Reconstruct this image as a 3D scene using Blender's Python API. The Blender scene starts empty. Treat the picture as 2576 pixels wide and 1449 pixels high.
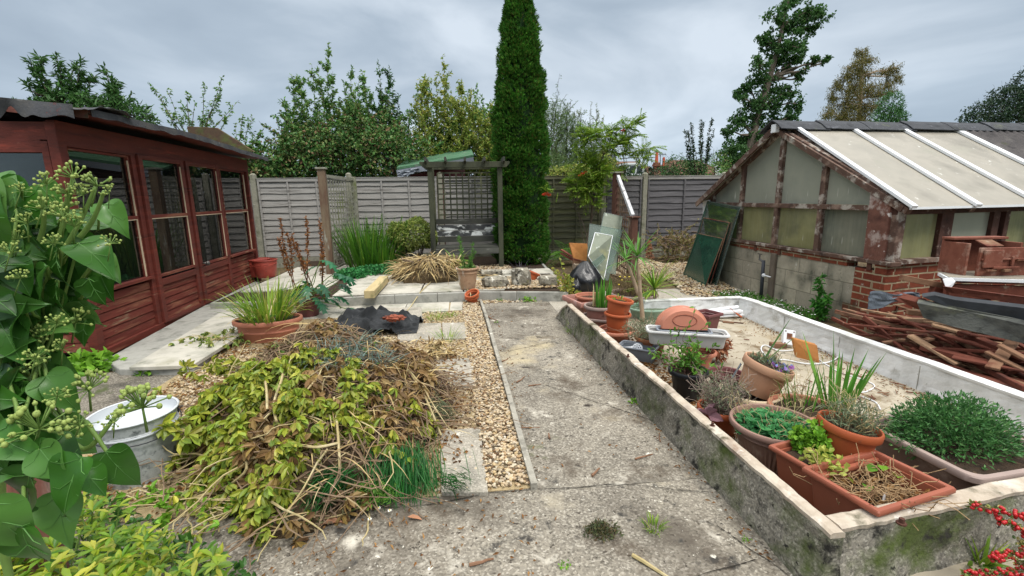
import bpy, math, random
import numpy as np
from mathutils import Vector, Matrix, noise
R_ = math.radians
random.seed(7); rng = np.random.default_rng(7)
sc = bpy.context.scene
# ---------------------------------------------------------------- camera
F, CX, CY, CZ = 1150., 1288., 724.5, 1.4
PITCH, YAW, ROLL = R_(11.27), R_(6.3), R_(-0.75)
cam = bpy.data.objects.new('camera', bpy.data.cameras.new('camera'))
sc.collection.objects.link(cam); sc.camera = cam
CM = Matrix.Rotation(-YAW, 3, 'Z') @ Matrix.Rotation(math.pi/2-PITCH, 3, 'X') @ Matrix.Rotation(ROLL, 3, 'Z')
cam.matrix_world = Matrix.Translation((0, 0, CZ)) @ CM.to_4x4()
cam.data.sensor_width = 36; cam.data.lens = 36*F/2576
cam.data.clip_start = .05; cam.data.clip_end = 2000
sc.render.resolution_x = 1024; sc.render.resolution_y = 576
# ---------------------------------------------------------------- world: overcast sky
SUN_EL, SUN_AZ = R_(55), R_(150)     # azimuth clockwise from +Y
w = bpy.data.worlds.new('World'); sc.world = w; w.use_nodes = True
nt = w.node_tree; nt.nodes.clear(); L = nt.links.new
def nd(t, **k):
    n = nt.nodes.new(t)
    for a, b in k.items(): setattr(n, a, b)
    return n
sky = nd('ShaderNodeTexSky', sky_type='NISHITA', sun_disc=False, sun_elevation=SUN_EL, sun_rotation=SUN_AZ)
skm = nd('ShaderNodeVectorMath', operation='SCALE'); L(sky.outputs[0], skm.inputs[0]); skm.inputs['Scale'].default_value = .10
tc = nd('ShaderNodeTexCoord'); sep = nd('ShaderNodeSeparateXYZ'); L(tc.outputs['Generated'], sep.inputs[0])
mp = nd('ShaderNodeMapping'); mp.inputs['Scale'].default_value = (1.3, 1.0, 3.6); mp.inputs['Rotation'].default_value = (0, R_(10), R_(20)); L(tc.outputs['Generated'], mp.inputs[0])
n1 = nd('ShaderNodeTexNoise'); n1.inputs['Scale'].default_value = 1.35; n1.inputs['Detail'].default_value = 6; n1.inputs['Roughness'].default_value = .5; n1.inputs['Distortion'].default_value = .5; L(mp.outputs[0], n1.inputs['Vector'])
cr = nd('ShaderNodeValToRGB'); e = cr.color_ramp.elements
e[0].position = .34; e[0].color = (.255, .315, .385, 1); e[1].position = .68; e[1].color = (.55, .615, .685, 1)
m_ = cr.color_ramp.elements.new(.5); m_.color = (.345, .412, .485, 1)
L(n1.outputs['Fac'], cr.inputs[0])
hz = nd('ShaderNodeMapRange'); hz.inputs['From Min'].default_value = 0.0; hz.inputs['From Max'].default_value = .22; hz.inputs['To Min'].default_value = 1.28; hz.inputs['To Max'].default_value = 1.0; L(sep.outputs['Z'], hz.inputs[0])
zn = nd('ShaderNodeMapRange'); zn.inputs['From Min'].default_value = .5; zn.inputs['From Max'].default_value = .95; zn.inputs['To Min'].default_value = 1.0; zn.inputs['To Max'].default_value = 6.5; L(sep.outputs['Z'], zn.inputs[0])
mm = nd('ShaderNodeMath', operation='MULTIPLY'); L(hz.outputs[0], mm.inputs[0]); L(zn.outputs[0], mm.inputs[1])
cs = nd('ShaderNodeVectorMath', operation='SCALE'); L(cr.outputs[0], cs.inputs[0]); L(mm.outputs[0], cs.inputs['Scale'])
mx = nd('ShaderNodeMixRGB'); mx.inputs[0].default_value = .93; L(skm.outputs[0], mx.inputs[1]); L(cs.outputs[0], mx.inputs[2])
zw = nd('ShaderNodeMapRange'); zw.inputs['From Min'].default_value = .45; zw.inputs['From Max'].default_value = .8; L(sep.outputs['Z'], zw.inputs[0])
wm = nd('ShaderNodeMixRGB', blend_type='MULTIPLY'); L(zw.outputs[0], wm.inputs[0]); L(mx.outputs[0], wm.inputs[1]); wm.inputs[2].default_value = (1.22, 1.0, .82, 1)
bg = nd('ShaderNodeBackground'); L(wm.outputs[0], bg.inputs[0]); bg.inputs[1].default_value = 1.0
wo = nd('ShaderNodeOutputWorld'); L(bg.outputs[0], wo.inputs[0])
sd = bpy.data.lights.new('sun', 'SUN'); sd.energy = 1.5; sd.angle = R_(14); sd.color = (1, .965, .91)
so = bpy.data.objects.new('sun', sd); sc.collection.objects.link(so)
sdir = Vector((math.sin(SUN_AZ)*math.cos(SUN_EL), math.cos(SUN_AZ)*math.cos(SUN_EL), math.sin(SUN_EL)))
so.rotation_euler = sdir.to_track_quat('Z', 'Y').to_euler()
vs = sc.view_settings; vs.view_transform = 'Standard'; vs.look = 'None'; vs.gamma = 1; vs.use_curve_mapping = False; vs.exposure = .42
# ---------------------------------------------------------------- pixel -> world (2576 wide frame)
CO = Vector((0, 0, CZ))
def ray(u, v): return CM @ Vector(((u-CX)/F, -(v-CY)/F, -1))
def G(u, v, z=0.): d = ray(u, v); return CO + d*((z-CZ)/d.z)
def GY(u, v, y): d = ray(u, v); return CO + d*(y/d.y)
def GX(u, v, x): d = ray(u, v); return CO + d*(x/d.x)
def GD(u, v, dist): d = ray(u, v).normalized(); return CO + d*dist
def depth(p): return -(CM.transposed() @ (Vector(p)-CO)).z
def prj(p):
    q = CM.transposed() @ (Vector(p)-CO); return CX-F*q.x/q.z, CY+F*q.y/q.z
# ---------------------------------------------------------------- materials
def lin(c):
    if isinstance(c, str):
        c = [int(c[i:i+2], 16)/255 for i in (0, 2, 4)]
        c = [x/12.92 if x <= .04045 else ((x+.055)/1.055)**2.4 for x in c]
    return tuple(c)+(1,)
def ramp(nt, fac, cols, lo=.3, hi=.7, interp='LINEAR'):
    r = nt.nodes.new('ShaderNodeValToRGB'); r.color_ramp.interpolation = interp; el = r.color_ramp.elements
    n = len(cols)
    for i, c in enumerate(cols):
        p = lo+(hi-lo)*i/max(1, n-1)
        if i < 2: x = el[i]; x.position = p if i == 0 or n > 1 else 1
        else: x = el.new(p)
        x.color = lin(c)
    nt.links.new(fac, r.inputs[0]); return r.outputs[0]
def tnoise(nt, vec, scale, detail=5, rough=.6, dist=0):
    n = nt.nodes.new('ShaderNodeTexNoise'); n.inputs['Scale'].default_value = scale; n.inputs['Detail'].default_value = detail
    n.inputs['Roughness'].default_value = rough; n.inputs['Distortion'].default_value = dist; nt.links.new(vec, n.inputs['Vector']); return n.outputs['Fac']
def mat(name, cols, scale=5, rough=.8, bump=.2, bscale=30, st=(1, 1, 1), over=(), spec=.3, lo=.3, hi=.7, bdist=.01, extra=None, metal=0):
    """noise colour ramp + overlays [(colour, scale, lo, hi[, stretch])] + noise bump"""
    m = bpy.data.materials.new(name); m.use_nodes = True; nt = m.node_tree; nt.nodes.clear(); N = nt.nodes.new; K = nt.links.new
    t = N('ShaderNodeTexCoord'); mp = N('ShaderNodeMapping'); mp.inputs['Scale'].default_value = st; K(t.outputs['Object'], mp.inputs[0])
    col = ramp(nt, tnoise(nt, mp.outputs[0], scale), cols, lo, hi)
    b = N('ShaderNodeBsdfPrincipled'); o = N('ShaderNodeOutputMaterial'); K(b.outputs[0], o.inputs[0])
    hgt = tnoise(nt, mp.outputs[0], bscale, 4)
    if extra: col, hgt = extra(nt, t, mp, col, hgt)
    for i, ov in enumerate(over):
        v = mp.outputs[0]
        if len(ov) > 4:
            m2 = N('ShaderNodeMapping'); m2.inputs['Scale'].default_value = ov[4]; K(t.outputs['Object'], m2.inputs[0]); v = m2.outputs[0]
        off = N('ShaderNodeVectorMath'); off.operation = 'ADD'; off.inputs[1].default_value = (3.7*i+1, 1.3*i, 7.1*i+2); K(v, off.inputs[0])
        f = tnoise(nt, off.outputs[0], ov[1], 6, .65)
        mr = N('ShaderNodeMapRange'); mr.inputs['From Min'].default_value = ov[2]; mr.inputs['From Max'].default_value = ov[3]; K(f, mr.inputs[0])
        x = N('ShaderNodeMixRGB'); K(mr.outputs[0], x.inputs[0]); K(col, x.inputs[1]); x.inputs[2].default_value = lin(ov[0]); col = x.outputs[0]
    K(col, b.inputs['Base Color']); b.inputs['Roughness'].default_value = rough; b.inputs['Specular IOR Level'].default_value = spec; b.inputs['Metallic'].default_value = metal
    if bump:
        bp = N('ShaderNodeBump'); bp.inputs['Strength'].default_value = bump; bp.inputs['Distance'].default_value = bdist; K(hgt, bp.inputs['Height']); K(bp.outputs[0], b.inputs['Normal'])
    return m
def leafmat(name, cols, trans=.3, rough=.45, spec=.35, ns=14, lo=.75, hi=1.25):
    m = bpy.data.materials.new(name); m.use_nodes = True; nt = m.node_tree; nt.nodes.clear(); N = nt.nodes.new; K = nt.links.new
    g = N('ShaderNodeNewGeometry'); col = ramp(nt, g.outputs['Random Per Island'], cols, 0, 1)
    t = N('ShaderNodeTexCoord'); f = tnoise(nt, t.outputs['Object'], ns, 3)
    mr = N('ShaderNodeMapRange'); mr.inputs['From Min'].default_value = .25; mr.inputs['From Max'].default_value = .75; mr.inputs['To Min'].default_value = lo; mr.inputs['To Max'].default_value = hi; K(f, mr.inputs[0])
    vm = N('ShaderNodeVectorMath'); vm.operation = 'SCALE'; K(col, vm.inputs[0]); K(mr.outputs[0], vm.inputs['Scale']); col = vm.outputs[0]
    b = N('ShaderNodeBsdfPrincipled'); K(col, b.inputs['Base Color']); b.inputs['Roughness'].default_value = rough; b.inputs['Specular IOR Level'].default_value = spec
    tr = N('ShaderNodeBsdfTranslucent'); K(col, tr.inputs[0]); mx = N('ShaderNodeMixShader'); mx.inputs[0].default_value = trans
    K(b.outputs[0], mx.inputs[1]); K(tr.outputs[0], mx.inputs[2]); o = N('ShaderNodeOutputMaterial'); K(mx.outputs[0], o.inputs[0]); return m
def glassmat(name, tint=(.9, .95, .93), alpha=.2, rough=.02, refl=1.0):
    m = bpy.data.materials.new(name); m.use_nodes = True; nt = m.node_tree; nt.nodes.clear(); N = nt.nodes.new; K = nt.links.new
    t = N('ShaderNodeBsdfTransparent'); t.inputs[0].default_value = tint+(1,); d = N('ShaderNodeBsdfDiffuse'); d.inputs[0].default_value = (.25, .3, .28, 1)
    m1 = N('ShaderNodeMixShader'); m1.inputs[0].default_value = alpha; K(t.outputs[0], m1.inputs[1]); K(d.outputs[0], m1.inputs[2])
    g = N('ShaderNodeBsdfGlossy'); g.inputs['Roughness'].default_value = rough; fr = N('ShaderNodeFresnel'); fr.inputs[0].default_value = 1.5
    mu = N('ShaderNodeMath'); mu.operation = 'MULTIPLY_ADD'; mu.inputs[1].default_value = refl; mu.inputs[2].default_value = .01*refl; K(fr.outputs[0], mu.inputs[0])
    m2 = N('ShaderNodeMixShader'); K(mu.outputs[0], m2.inputs[0]); K(m1.outputs[0], m2.inputs[1]); K(g.outputs[0], m2.inputs[2])
    o = N('ShaderNodeOutputMaterial'); K(m2.outputs[0], o.inputs[0]); return m
# ---------------------------------------------------------------- mesh builder
def frame(d, up=Vector((0, 0, 1))):
    d = Vector(d).normalized(); s = d.cross(up)
    if s.length < 1e-4: s = d.cross(Vector((1, 0, 0)))
    s.normalize(); return d, s, s.cross(d).normalized()
class MB:
    def __init__(s): s.V = []; s.F = []; s.n = 0
    def add(s, V, F):
        V = np.asarray(V, float).reshape(-1, 3); s.V.append(V)
        for f in F: s.F.append(tuple(int(i)+s.n for i in f))
        s.n += len(V); return s
    def addT(s, V, T):
        V = np.asarray(V, float).reshape(-1, 3); s.V.append(V); s.F.extend(map(tuple, (np.asarray(T)+s.n).tolist())); s.n += len(V); return s
    def box(s, c, d, rz=0., M=None, jit=0):
        c = Vector(c); x, y, z = [a/2 for a in d]
        P = [Vector((a*x, b*y, e*z)) for e in (-1, 1) for a, b in ((-1, -1), (1, -1), (1, 1), (-1, 1))]
        R = M if M is not None else Matrix.Rotation(rz, 3, 'Z')
        if jit: P = [p+Vector([random.uniform(-jit, jit) for _ in range(3)]) for p in P]
        return s.add([c+R@p for p in P], [(0, 3, 2, 1), (4, 5, 6, 7), (0, 1, 5, 4), (1, 2, 6, 5), (2, 3, 7, 6), (3, 0, 4, 7)])
    def bar(s, a, b, w, h, up=(0, 0, 1)):
        """beam from a to b, w across, h in the up direction, centred"""
        a, b = Vector(a), Vector(b); d, sd, u = frame(b-a, Vector(up)); P = []
        for q in (a, b):
            for i, j in ((-1, -1), (1, -1), (1, 1), (-1, 1)): P.append(q+sd*(i*w/2)+u*(j*h/2))
        return s.add(P, [(0, 1, 2, 3), (7, 6, 5, 4), (0, 4, 5, 1), (1, 5, 6, 2), (2, 6, 7, 3), (3, 7, 4, 0)])
    def tube(s, pts, r, n=6, cap=True):
        pts = [Vector(p) for p in pts]; m = len(pts); rs = list(np.interp(np.linspace(0, 1, m), np.linspace(0, 1, len(r)), r)) if hasattr(r, '__len__') else [r]*m; V = []; Fc = []; pu = Vector((0, 0, 1))
        for i, p in enumerate(pts):
            d = (pts[min(i+1, m-1)]-pts[max(i-1, 0)])
            if d.length < 1e-6: d = Vector((0, 0, 1))
            d, sd, u = frame(d, pu if abs(d.normalized().dot(pu)) < .98 else Vector((0, 1, 0)))
            for k in range(n):
                a = 2*math.pi*k/n; V.append(p+(sd*math.cos(a)+u*math.sin(a))*rs[i])
        for i in range(m-1):
            for k in range(n): k2 = (k+1) % n; Fc.append((i*n+k, i*n+k2, (i+1)*n+k2, (i+1)*n+k))
        if cap: Fc += [tuple(range(n))[::-1], tuple((m-1)*n+k for k in range(n))]
        return s.add(V, Fc)
    def ball(s, c, r, seg=8, rings=5, sc=(1, 1, 1), nz=0, ns=3, M=None):
        V = []; Fc = []; c = Vector(c)
        for i in range(rings+1):
            t = math.pi*i/rings
            for k in range(seg):
                a = 2*math.pi*k/seg; q = Vector((math.sin(t)*math.cos(a), math.sin(t)*math.sin(a), math.cos(t)))
                if nz: q *= 1+nz*noise.noise((q+c)*ns)
                q = Vector((q.x*sc[0], q.y*sc[1], q.z*sc[2]))*r
                if M is not None: q = M@q
                V.append(c+q)
        for i in range(rings):
            for k in range(seg): k2 = (k+1) % seg; Fc.append((i*seg+k, (i+1)*seg+k, (i+1)*seg+k2, i*seg+k2))
        return s.add(V, Fc)
    def poly(s, P, th, nrm):
        """flat polygon extruded by th along nrm"""
        P = [Vector(p) for p in P]; n = len(P); o = Vector(nrm).normalized()*th
        return s.add(P+[p+o for p in P], [tuple(range(n))[::-1], tuple(range(n, 2*n))]+[(i, (i+1) % n, n+(i+1) % n, n+i) for i in range(n)])
    def loft(s, loops, closed=True, cap0=False, cap1=False):
        n = len(loops[0]); V = [p for l in loops for p in l]; Fc = []
        for i in range(len(loops)-1):
            for k in range(n if closed else n-1): k2 = (k+1) % n; Fc.append((i*n+k, i*n+k2, (i+1)*n+k2, (i+1)*n+k))
        if cap0: Fc.append(tuple(range(n))[::-1])
        if cap1: Fc.append(tuple((len(loops)-1)*n+k for k in range(n)))
        return s.add(V, Fc)
    def grid(s, fn, nu, nv):
        V = [fn(i/(nu-1), j/(nv-1)) for j in range(nv) for i in range(nu)]
        return s.add(V, [(j*nu+i, j*nu+i+1, (j+1)*nu+i+1, (j+1)*nu+i) for j in range(nv-1) for i in range(nu-1)])
def prop(o, label=None, cat=None, group=None, kind=None):
    for k, v in (('label', label), ('category', cat), ('group', group), ('kind', kind)):
        if v: o[k] = v
    return o
def thing(name, label, cat, loc=(0, 0, 0), rot=(0, 0, 0), group=None):
    o = bpy.data.objects.new(name, None); sc.collection.objects.link(o); o.location = loc; o.rotation_euler = rot; o.empty_display_size = .05
    return prop(o, label, cat, group)
def rootof(o):
    while o.parent: o = o.parent
    return o
def obj(name, mb, m, parent=None, local=False, smooth=False, bevel=0, solid=0, label=None):
    V = np.concatenate(mb.V) if mb.V else np.zeros((0, 3))
    me = bpy.data.meshes.new(name)
    if parent is not None and not local:
        r = rootof(parent); Mi = (Matrix.Translation(r.location) @ r.rotation_euler.to_matrix().to_4x4()).inverted() if r.type == 'EMPTY' else Matrix.Translation(-r.location)
        A = np.array(Mi); V = V@A[:3, :3].T+A[:3, 3]
    o = bpy.data.objects.new(name, me); sc.collection.objects.link(o)
    if parent is None and len(V):
        c = np.array([(V[:, 0].min()+V[:, 0].max())/2, (V[:, 1].min()+V[:, 1].max())/2, V[:, 2].min()]); V = V-c; o.location = c
    me.from_pydata(V.tolist(), [], mb.F); me.update()
    if m is not None: me.materials.append(m)
    if smooth: me.polygons.foreach_set('use_smooth', [True]*len(me.polygons))
    if parent is not None: o.parent = parent
    if solid: q = o.modifiers.new('s', 'SOLIDIFY'); q.thickness = solid; q.offset = -1
    if bevel: q = o.modifiers.new('b', 'BEVEL'); q.width = bevel; q.segments = 2; q.limit_method = 'ANGLE'; q.angle_limit = R_(40)
    if label: o['label'] = label
    return o
def one(name, mb, m, label, cat, group=None, **k): return prop(obj(name, mb, m, **k), label, cat, group)
def struct(name, mb, m, **k): return prop(obj(name, mb, m, **k), kind='structure')
def stuff(name, mb, m, label, cat, **k): return prop(obj(name, mb, m, **k), label, cat, kind='stuff')
# ---------------------------------------------------------------- foliage
def nrmz(a): return a/np.maximum(np.linalg.norm(a, axis=-1, keepdims=True), 1e-9)
def rdir(n, up=0., spread=1.):
    d = rng.normal(size=(n, 3))*spread; d[:, 2] += up; return nrmz(d)
def leaves(mb, P, D, Lh, W, kind='dia', curl=.15, N=None, fold=.25):
    P = np.asarray(P, float).reshape(-1, 3); n = len(P)
    if not n: return
    D = nrmz(np.broadcast_to(np.asarray(D, float), (n, 3))); Lh = np.broadcast_to(np.asarray(Lh, float), (n,))[:, None]; W = np.broadcast_to(np.asarray(W, float), (n,))[:, None]
    if N is None: N = rng.normal(size=(n, 3))*.6+np.array([0, 0, .8])
    S = nrmz(np.cross(D, N)); N = np.cross(S, D)
    def pt(t, s, h=0): return P+D*Lh*t+S*W*(s*.5)+N*(W*h-Lh*curl*t*t)
    if kind == 'dia':
        V = np.stack([pt(0, 0), pt(.45, 1, fold), pt(1, 0), pt(.45, -1, fold)], 1); T = np.array([(0, 1, 2), (0, 2, 3)]); k = 4
    else:
        a, b = (.7, 1) if kind == 'obo' else (1, .8)
        V = np.stack([pt(0, 0), pt(.3, a, fold), pt(.7, b, fold), pt(1, 0), pt(.7, -b, fold), pt(.3, -a, fold), pt(.3, 0), pt(.7, 0)], 1)
        T = np.array([(0, 1, 6), (1, 2, 7), (1, 7, 6), (2, 3, 7), (0, 6, 5), (6, 7, 4), (6, 4, 5), (7, 3, 4)]); k = 8
    idx = (np.arange(n)[:, None, None]*k+T[None]).reshape(-1, 3); mb.addT(V.reshape(-1, 3), idx)
def blade(mb, p, d, L_, w, droop=.5, seg=5, up=None, twist=0):
    """strap leaf starting at p in direction d, bending down"""
    p = Vector(p); d = Vector(d).normalized(); q = p.copy(); V = []; sl = L_/seg
    s = d.cross(Vector((0, 0, 1)));
    if s.length < .05: s = Vector((random.uniform(-1, 1), random.uniform(-1, 1), 0))
    s.normalize()
    if twist: s.rotate(Matrix.Rotation(twist, 3, d))
    for i in range(seg+1):
        t = i/seg; ww = w*(1-t**2.2)*.5*(.55+.45*min(1, t*4)); V += [q-s*ww, q+s*ww]
        d = (d+Vector((0, 0, -droop/seg*(.4+1.2*t)))).normalized(); q = q+d*sl
    mb.add(V, [(2*i, 2*i+1, 2*i+3, 2*i+2) for i in range(seg)])
def tuft(mb, c, n, L_, w, r=.05, out=.5, droop=.8, lj=.35, twist=.6):
    for _ in range(n):
        a = random.uniform(0, 2*math.pi); q = random.random()**.5; o = out*random.uniform(.2, 1.3)
        blade(mb, Vector(c)+Vector((math.cos(a)*r*q, math.sin(a)*r*q, 0)), (math.cos(a)*o, math.sin(a)*o, 1), L_*random.uniform(1-lj, 1+lj*.6), w*random.uniform(.7, 1.2), droop*random.uniform(.4, 1.4), twist=random.uniform(-twist, twist))
def wander(a, b, n=8, j=.1, sag=0):
    a, b = Vector(a), Vector(b); l = (b-a).length; o = Vector([random.uniform(0, 50) for _ in range(3)]); P = []
    for i in range(n+1):
        t = i/n; e = math.sin(math.pi*t); P.append(a.lerp(b, t)+Vector([noise.noise(o+Vector((t*2.5, k*9, 0))) for k in range(3)])*l*j*min(1, 2*t+.001)+Vector((0, 0, -sag*e)))
    return P
def along(P, n, t0=0., t1=1.):
    P = np.array([list(p) for p in P]); t = rng.uniform(t0, t1, n)*(len(P)-1); i = np.clip(t.astype(int), 0, len(P)-2); f = (t-i)[:, None]
    return P[i]*(1-f)+P[i+1]*f, nrmz(P[i+1]-P[i]), t/(len(P)-1)
def ellpts(c, r, n, shell=.5):
    d = rdir(n); q = (shell+(1-shell)*rng.random(n)**.6)[:, None]; return np.array(c)+d*q*np.array(r), d
# ================================================================ MATERIALS
def concrete_extra(spk=.5):
    def f(nt, t, mp, col, hgt):
        N = nt.nodes.new; K = nt.links.new
        v = N('ShaderNodeTexVoronoi'); v.inputs['Scale'].default_value = 120; K(t.outputs['Object'], v.inputs[0])
        sp = N('ShaderNodeSeparateColor'); K(v.outputs['Color'], sp.inputs[0])
        c = ramp(nt, sp.outputs[0], ['403c36', '7a746a', '958e82', 'aca494', 'dcd5c6'], .0, 1)
        x = N('ShaderNodeMixRGB'); x.inputs[0].default_value = spk; K(col, x.inputs[1]); K(c, x.inputs[2])
        a = N('ShaderNodeMath'); a.operation = 'ADD'; K(hgt, a.inputs[0]); K(sp.outputs[1], a.inputs[1]); return x.outputs[0], a.outputs[0]
    return f
M_conc = mat('weathered_concrete', ['5b564d', '756f63', '8f887b'], 1.4, .9, .6, 60, bdist=.004, extra=concrete_extra(.36),
             over=[('524b42', .9, .50, .64), ('a59c88', 1.7, .58, .70), ('4c4a44', .7, .55, .72), ('b9ab8a', .9, .58, .74), ('3c3a36', 9, .60, .68), ('c2bcae', 5, .60, .72), ('d8d4c6', 18, .66, .70), ('d8d4c6', 45, .66, .71), ('3a342d', 34, .60, .67), ('4a3f33', 2.2, .55, .70), ('352f29', 5, .62, .70), ('5d6240', 3.2, .66, .78)])
M_conc2 = mat('mossy_concrete', ['55534b', '77746a', '8b867a'], 3, .95, .9, 45, bdist=.01, extra=concrete_extra(.35),
              over=[('4e5a2c', 4, .48, .66), ('2c2b27', 10, .55, .66), ('262520', 24, .62, .68), ('dcd8cb', 14, .68, .72), ('3f3c35', 1.5, .5, .7)])
M_cap = mat('painted_coping', ['c0b6a6', 'a89b8a', 'cfc6b8'], 6, .85, .4, 40, over=[('7a5c48', 3, .56, .68), ('54503c', 5, .58, .7), ('9c8f82', 8, .55, .7), ('6f675c', 14, .62, .72), ('e9e5de', 4, .6, .7)])
M_white = mat('flaking_white_paint', ['c3c4c2', 'd9dad9', 'b4b4b0'], 3, .75, .45, 18, over=[('8f8a7e', 2.2, .56, .70), ('8b8679', 9, .64, .72), ('5f5f48', 3, .66, .78), ('4a463e', 30, .69, .72)])
M_floor = mat('stained_concrete_floor', ['8f8573', 'a39a88', 'b0a898'], 1.0, .9, .35, 50, bdist=.004, over=[('8a7a5e', 2, .55, .7), ('6b5b44', 4, .56, .70), ('cfc8b8', 6, .62, .72), ('6a5a42', 22, .60, .67), ('5f6048', 2.5, .62, .72)])
M_slab = mat('paving_slab', ['8f8a7f', 'a49e91', '7d7a70'], 3, .9, .45, 60, bdist=.004, extra=concrete_extra(.3), over=[('5f5d50', 4, .58, .7), ('cfcabc', 8, .66, .7)])
M_slabL = mat('pale_slab', ['a6a296', 'b8b4a8', '95927f'], 2, .85, .3, 70, bdist=.003, st=(1, 1, 1), over=[('76776a', 2.5, .5, .72), ('6a6d5c', 9, .6, .7)])
M_kerb = mat('kerb_concrete', ['8a8982', '9d9c94', '787871'], 5, .9, .3, 60, over=[('4f5044', 4, .58, .72), ('c9c6bc', 8, .66, .72)])
M_soil = mat('dark_soil', ['2b2219', '3d3024', '1f1913'], 12, 1, 1, 40, bdist=.02, over=[('5a4a36', 30, .6, .66)])
M_earth = mat('leaf_littered_earth', ['4b3f2e', '5f513b', '382f23'], 4, 1, .8, 40, bdist=.02, over=[('8a7650', 18, .58, .64), ('4e5a2c', 2, .58, .7)])
M_grass_g = mat('rough_grass_ground', ['39422a', '4c5733', '5b5940'], .5, 1, .4, 10)
M_pebbed = mat('gravel_bed', ['8c7c5e', 'a3916e', '6d6049'], 40, .95, 1, 60, bdist=.01)
M_peb = mat('flint_gravel', ['b8ad99', 'cbc5b8', '9d9484'], 30, .7, .2, 60)
def isl(m, cols):
    nt = m.node_tree; g = nt.nodes.new('ShaderNodeNewGeometry'); c = ramp(nt, g.outputs['Random Per Island'], cols, 0, 1)
    b = [n for n in nt.nodes if n.type == 'BSDF_PRINCIPLED'][0]; old = b.inputs['Base Color'].links[0].from_socket
    x = nt.nodes.new('ShaderNodeMixRGB'); x.blend_type = 'MULTIPLY'; x.inputs[0].default_value = 1; nt.links.new(old, x.inputs[1]); nt.links.new(c, x.inputs[2]); nt.links.new(x.outputs[0], b.inputs['Base Color'])
isl(M_peb, ['ffffff', 'e6cfa6', 'fff6e4', 'c8a880', 'f8f0e0', '857a6c', 'ecd6ae', 'f4ece0', '94704e', '70665c'])
M_red = mat('faded_red_woodstain', ['54231d', '642c22', '45201a'], 3, .6, .3, 20, st=(.4, 1, 4), spec=.35, over=[('843a2c', 4, .56, .72), ('8f6b56', 7, .66, .74), ('33110f', 2, .6, .8)])
M_redlow = mat('weathered_red_boards', ['58241c', '6a2f25', '4c1f18'], 3, .7, .3, 20, st=(.4, 1, 4), over=[('8a5a44', 3.5, .5, .66), ('8b8066', 5, .60, .70), ('4a1a16', 2, .6, .8)])
M_felt = mat('torn_roof_felt', ['34363a', '46474a', '55534f'], 5, .9, .5, 40, over=[('7d7b76', 6, .6, .7), ('6b2f28', 5, .62, .7)])
M_feltred = mat('red_mineral_felt', ['5f3a34', '714840', '4c3a34'], 5, .95, .5, 60, over=[('7b7d6c', 5, .56, .66), ('3c4030', 4, .6, .7)])
M_fence = mat('silvered_larch_lap', ['868480', '9c9994', '6c6965'], 2.2, .9, .5, 14, st=(.35, 1, 6), over=[('a9a6a0', 4, .58, .7), ('4d4a46', 3, .6, .72), ('35322f', 14, .66, .7)])
M_fence2 = mat('dark_grey_larch_lap', ['504f50', '646264', '434244'], 2.2, .9, .5, 14, st=(.35, 1, 6), over=[('7b797a', 4, .58, .7), ('33312f', 3, .62, .74)])
M_fence3 = mat('green_tinged_larch_lap', ['55564a', '686853', '4b4c40'], 2.2, .9, .5, 14, st=(.35, 1, 6), over=[('6a6d42', 2, .5, .7), ('38382f', 4, .6, .72)])
M_post = mat('concrete_post', ['7d7b6c', '918f80', '6c6b5d'], 6, .95, .4, 60, over=[('b3b0a2', 10, .62, .68), ('565a40', 3, .56, .7)])
M_trellis = mat('green_grey_trellis', ['77776a', '8d8c7f', '63644f'], 6, .9, .3, 40, over=[('6d7548', 2, .52, .7)])
M_brown = mat('old_brown_stain', ['4d342a', '5f4135', '3f2c25'], 5, .8, .4, 24, st=(1, 1, .25), over=[('8b8378', 7, .58, .68), ('6f5a48', 4, .6, .7)])
M_postw = mat('weathered_trellis_post', ['5c4438', '6f5a49', '4a3a30'], 5, .85, .4, 24, st=(1, 1, .2), over=[('857c66', 3, .5, .68), ('9a9a8e', 8, .64, .7)])
M_arb = mat('dark_mossy_timber', ['363930', '474a3a', '2b2d27'], 4, .9, .4, 24, st=(1, 1, .3), over=[('6a6c52', 3, .56, .7), ('24261f', 6, .6, .7)])
M_arbH = mat('dark_seat_boards', ['33352f', '45463f', '26282a'], 4, .85, .4, 24, st=(.3, 1, 1), over=[('6f706a', 6, .62, .7)])
M_arbW = mat('flaking_white_seat_boards', ['34363a', '484a4a', '2a2c2b'], 4, .85, .4, 24, st=(.5, 1, 1), over=[('cfd2cf', 9, .52, .58), ('8a8c88', 5, .6, .68)])
M_wtrim = mat('white_glazing_bar', ['e6e8ea', 'dcdfe2'], 5, .5, .1, 20, over=[('a9a69e', 6, .66, .74)])
M_ghf = mat('peeling_brown_frame', ['4c3830', '5e483d', '3a2b26'], 6, .8, .5, 30, over=[('a49c92', 7, .52, .62), ('8a7466', 4, .54, .66)])
M_ghp = mat('blistered_brown_board', ['5c3b31', '6f4a3e', '4b2f28'], 5, .8, .6, 30, over=[('a3928a', 7, .54, .66), ('d0c8c2', 12, .62, .68)])
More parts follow.
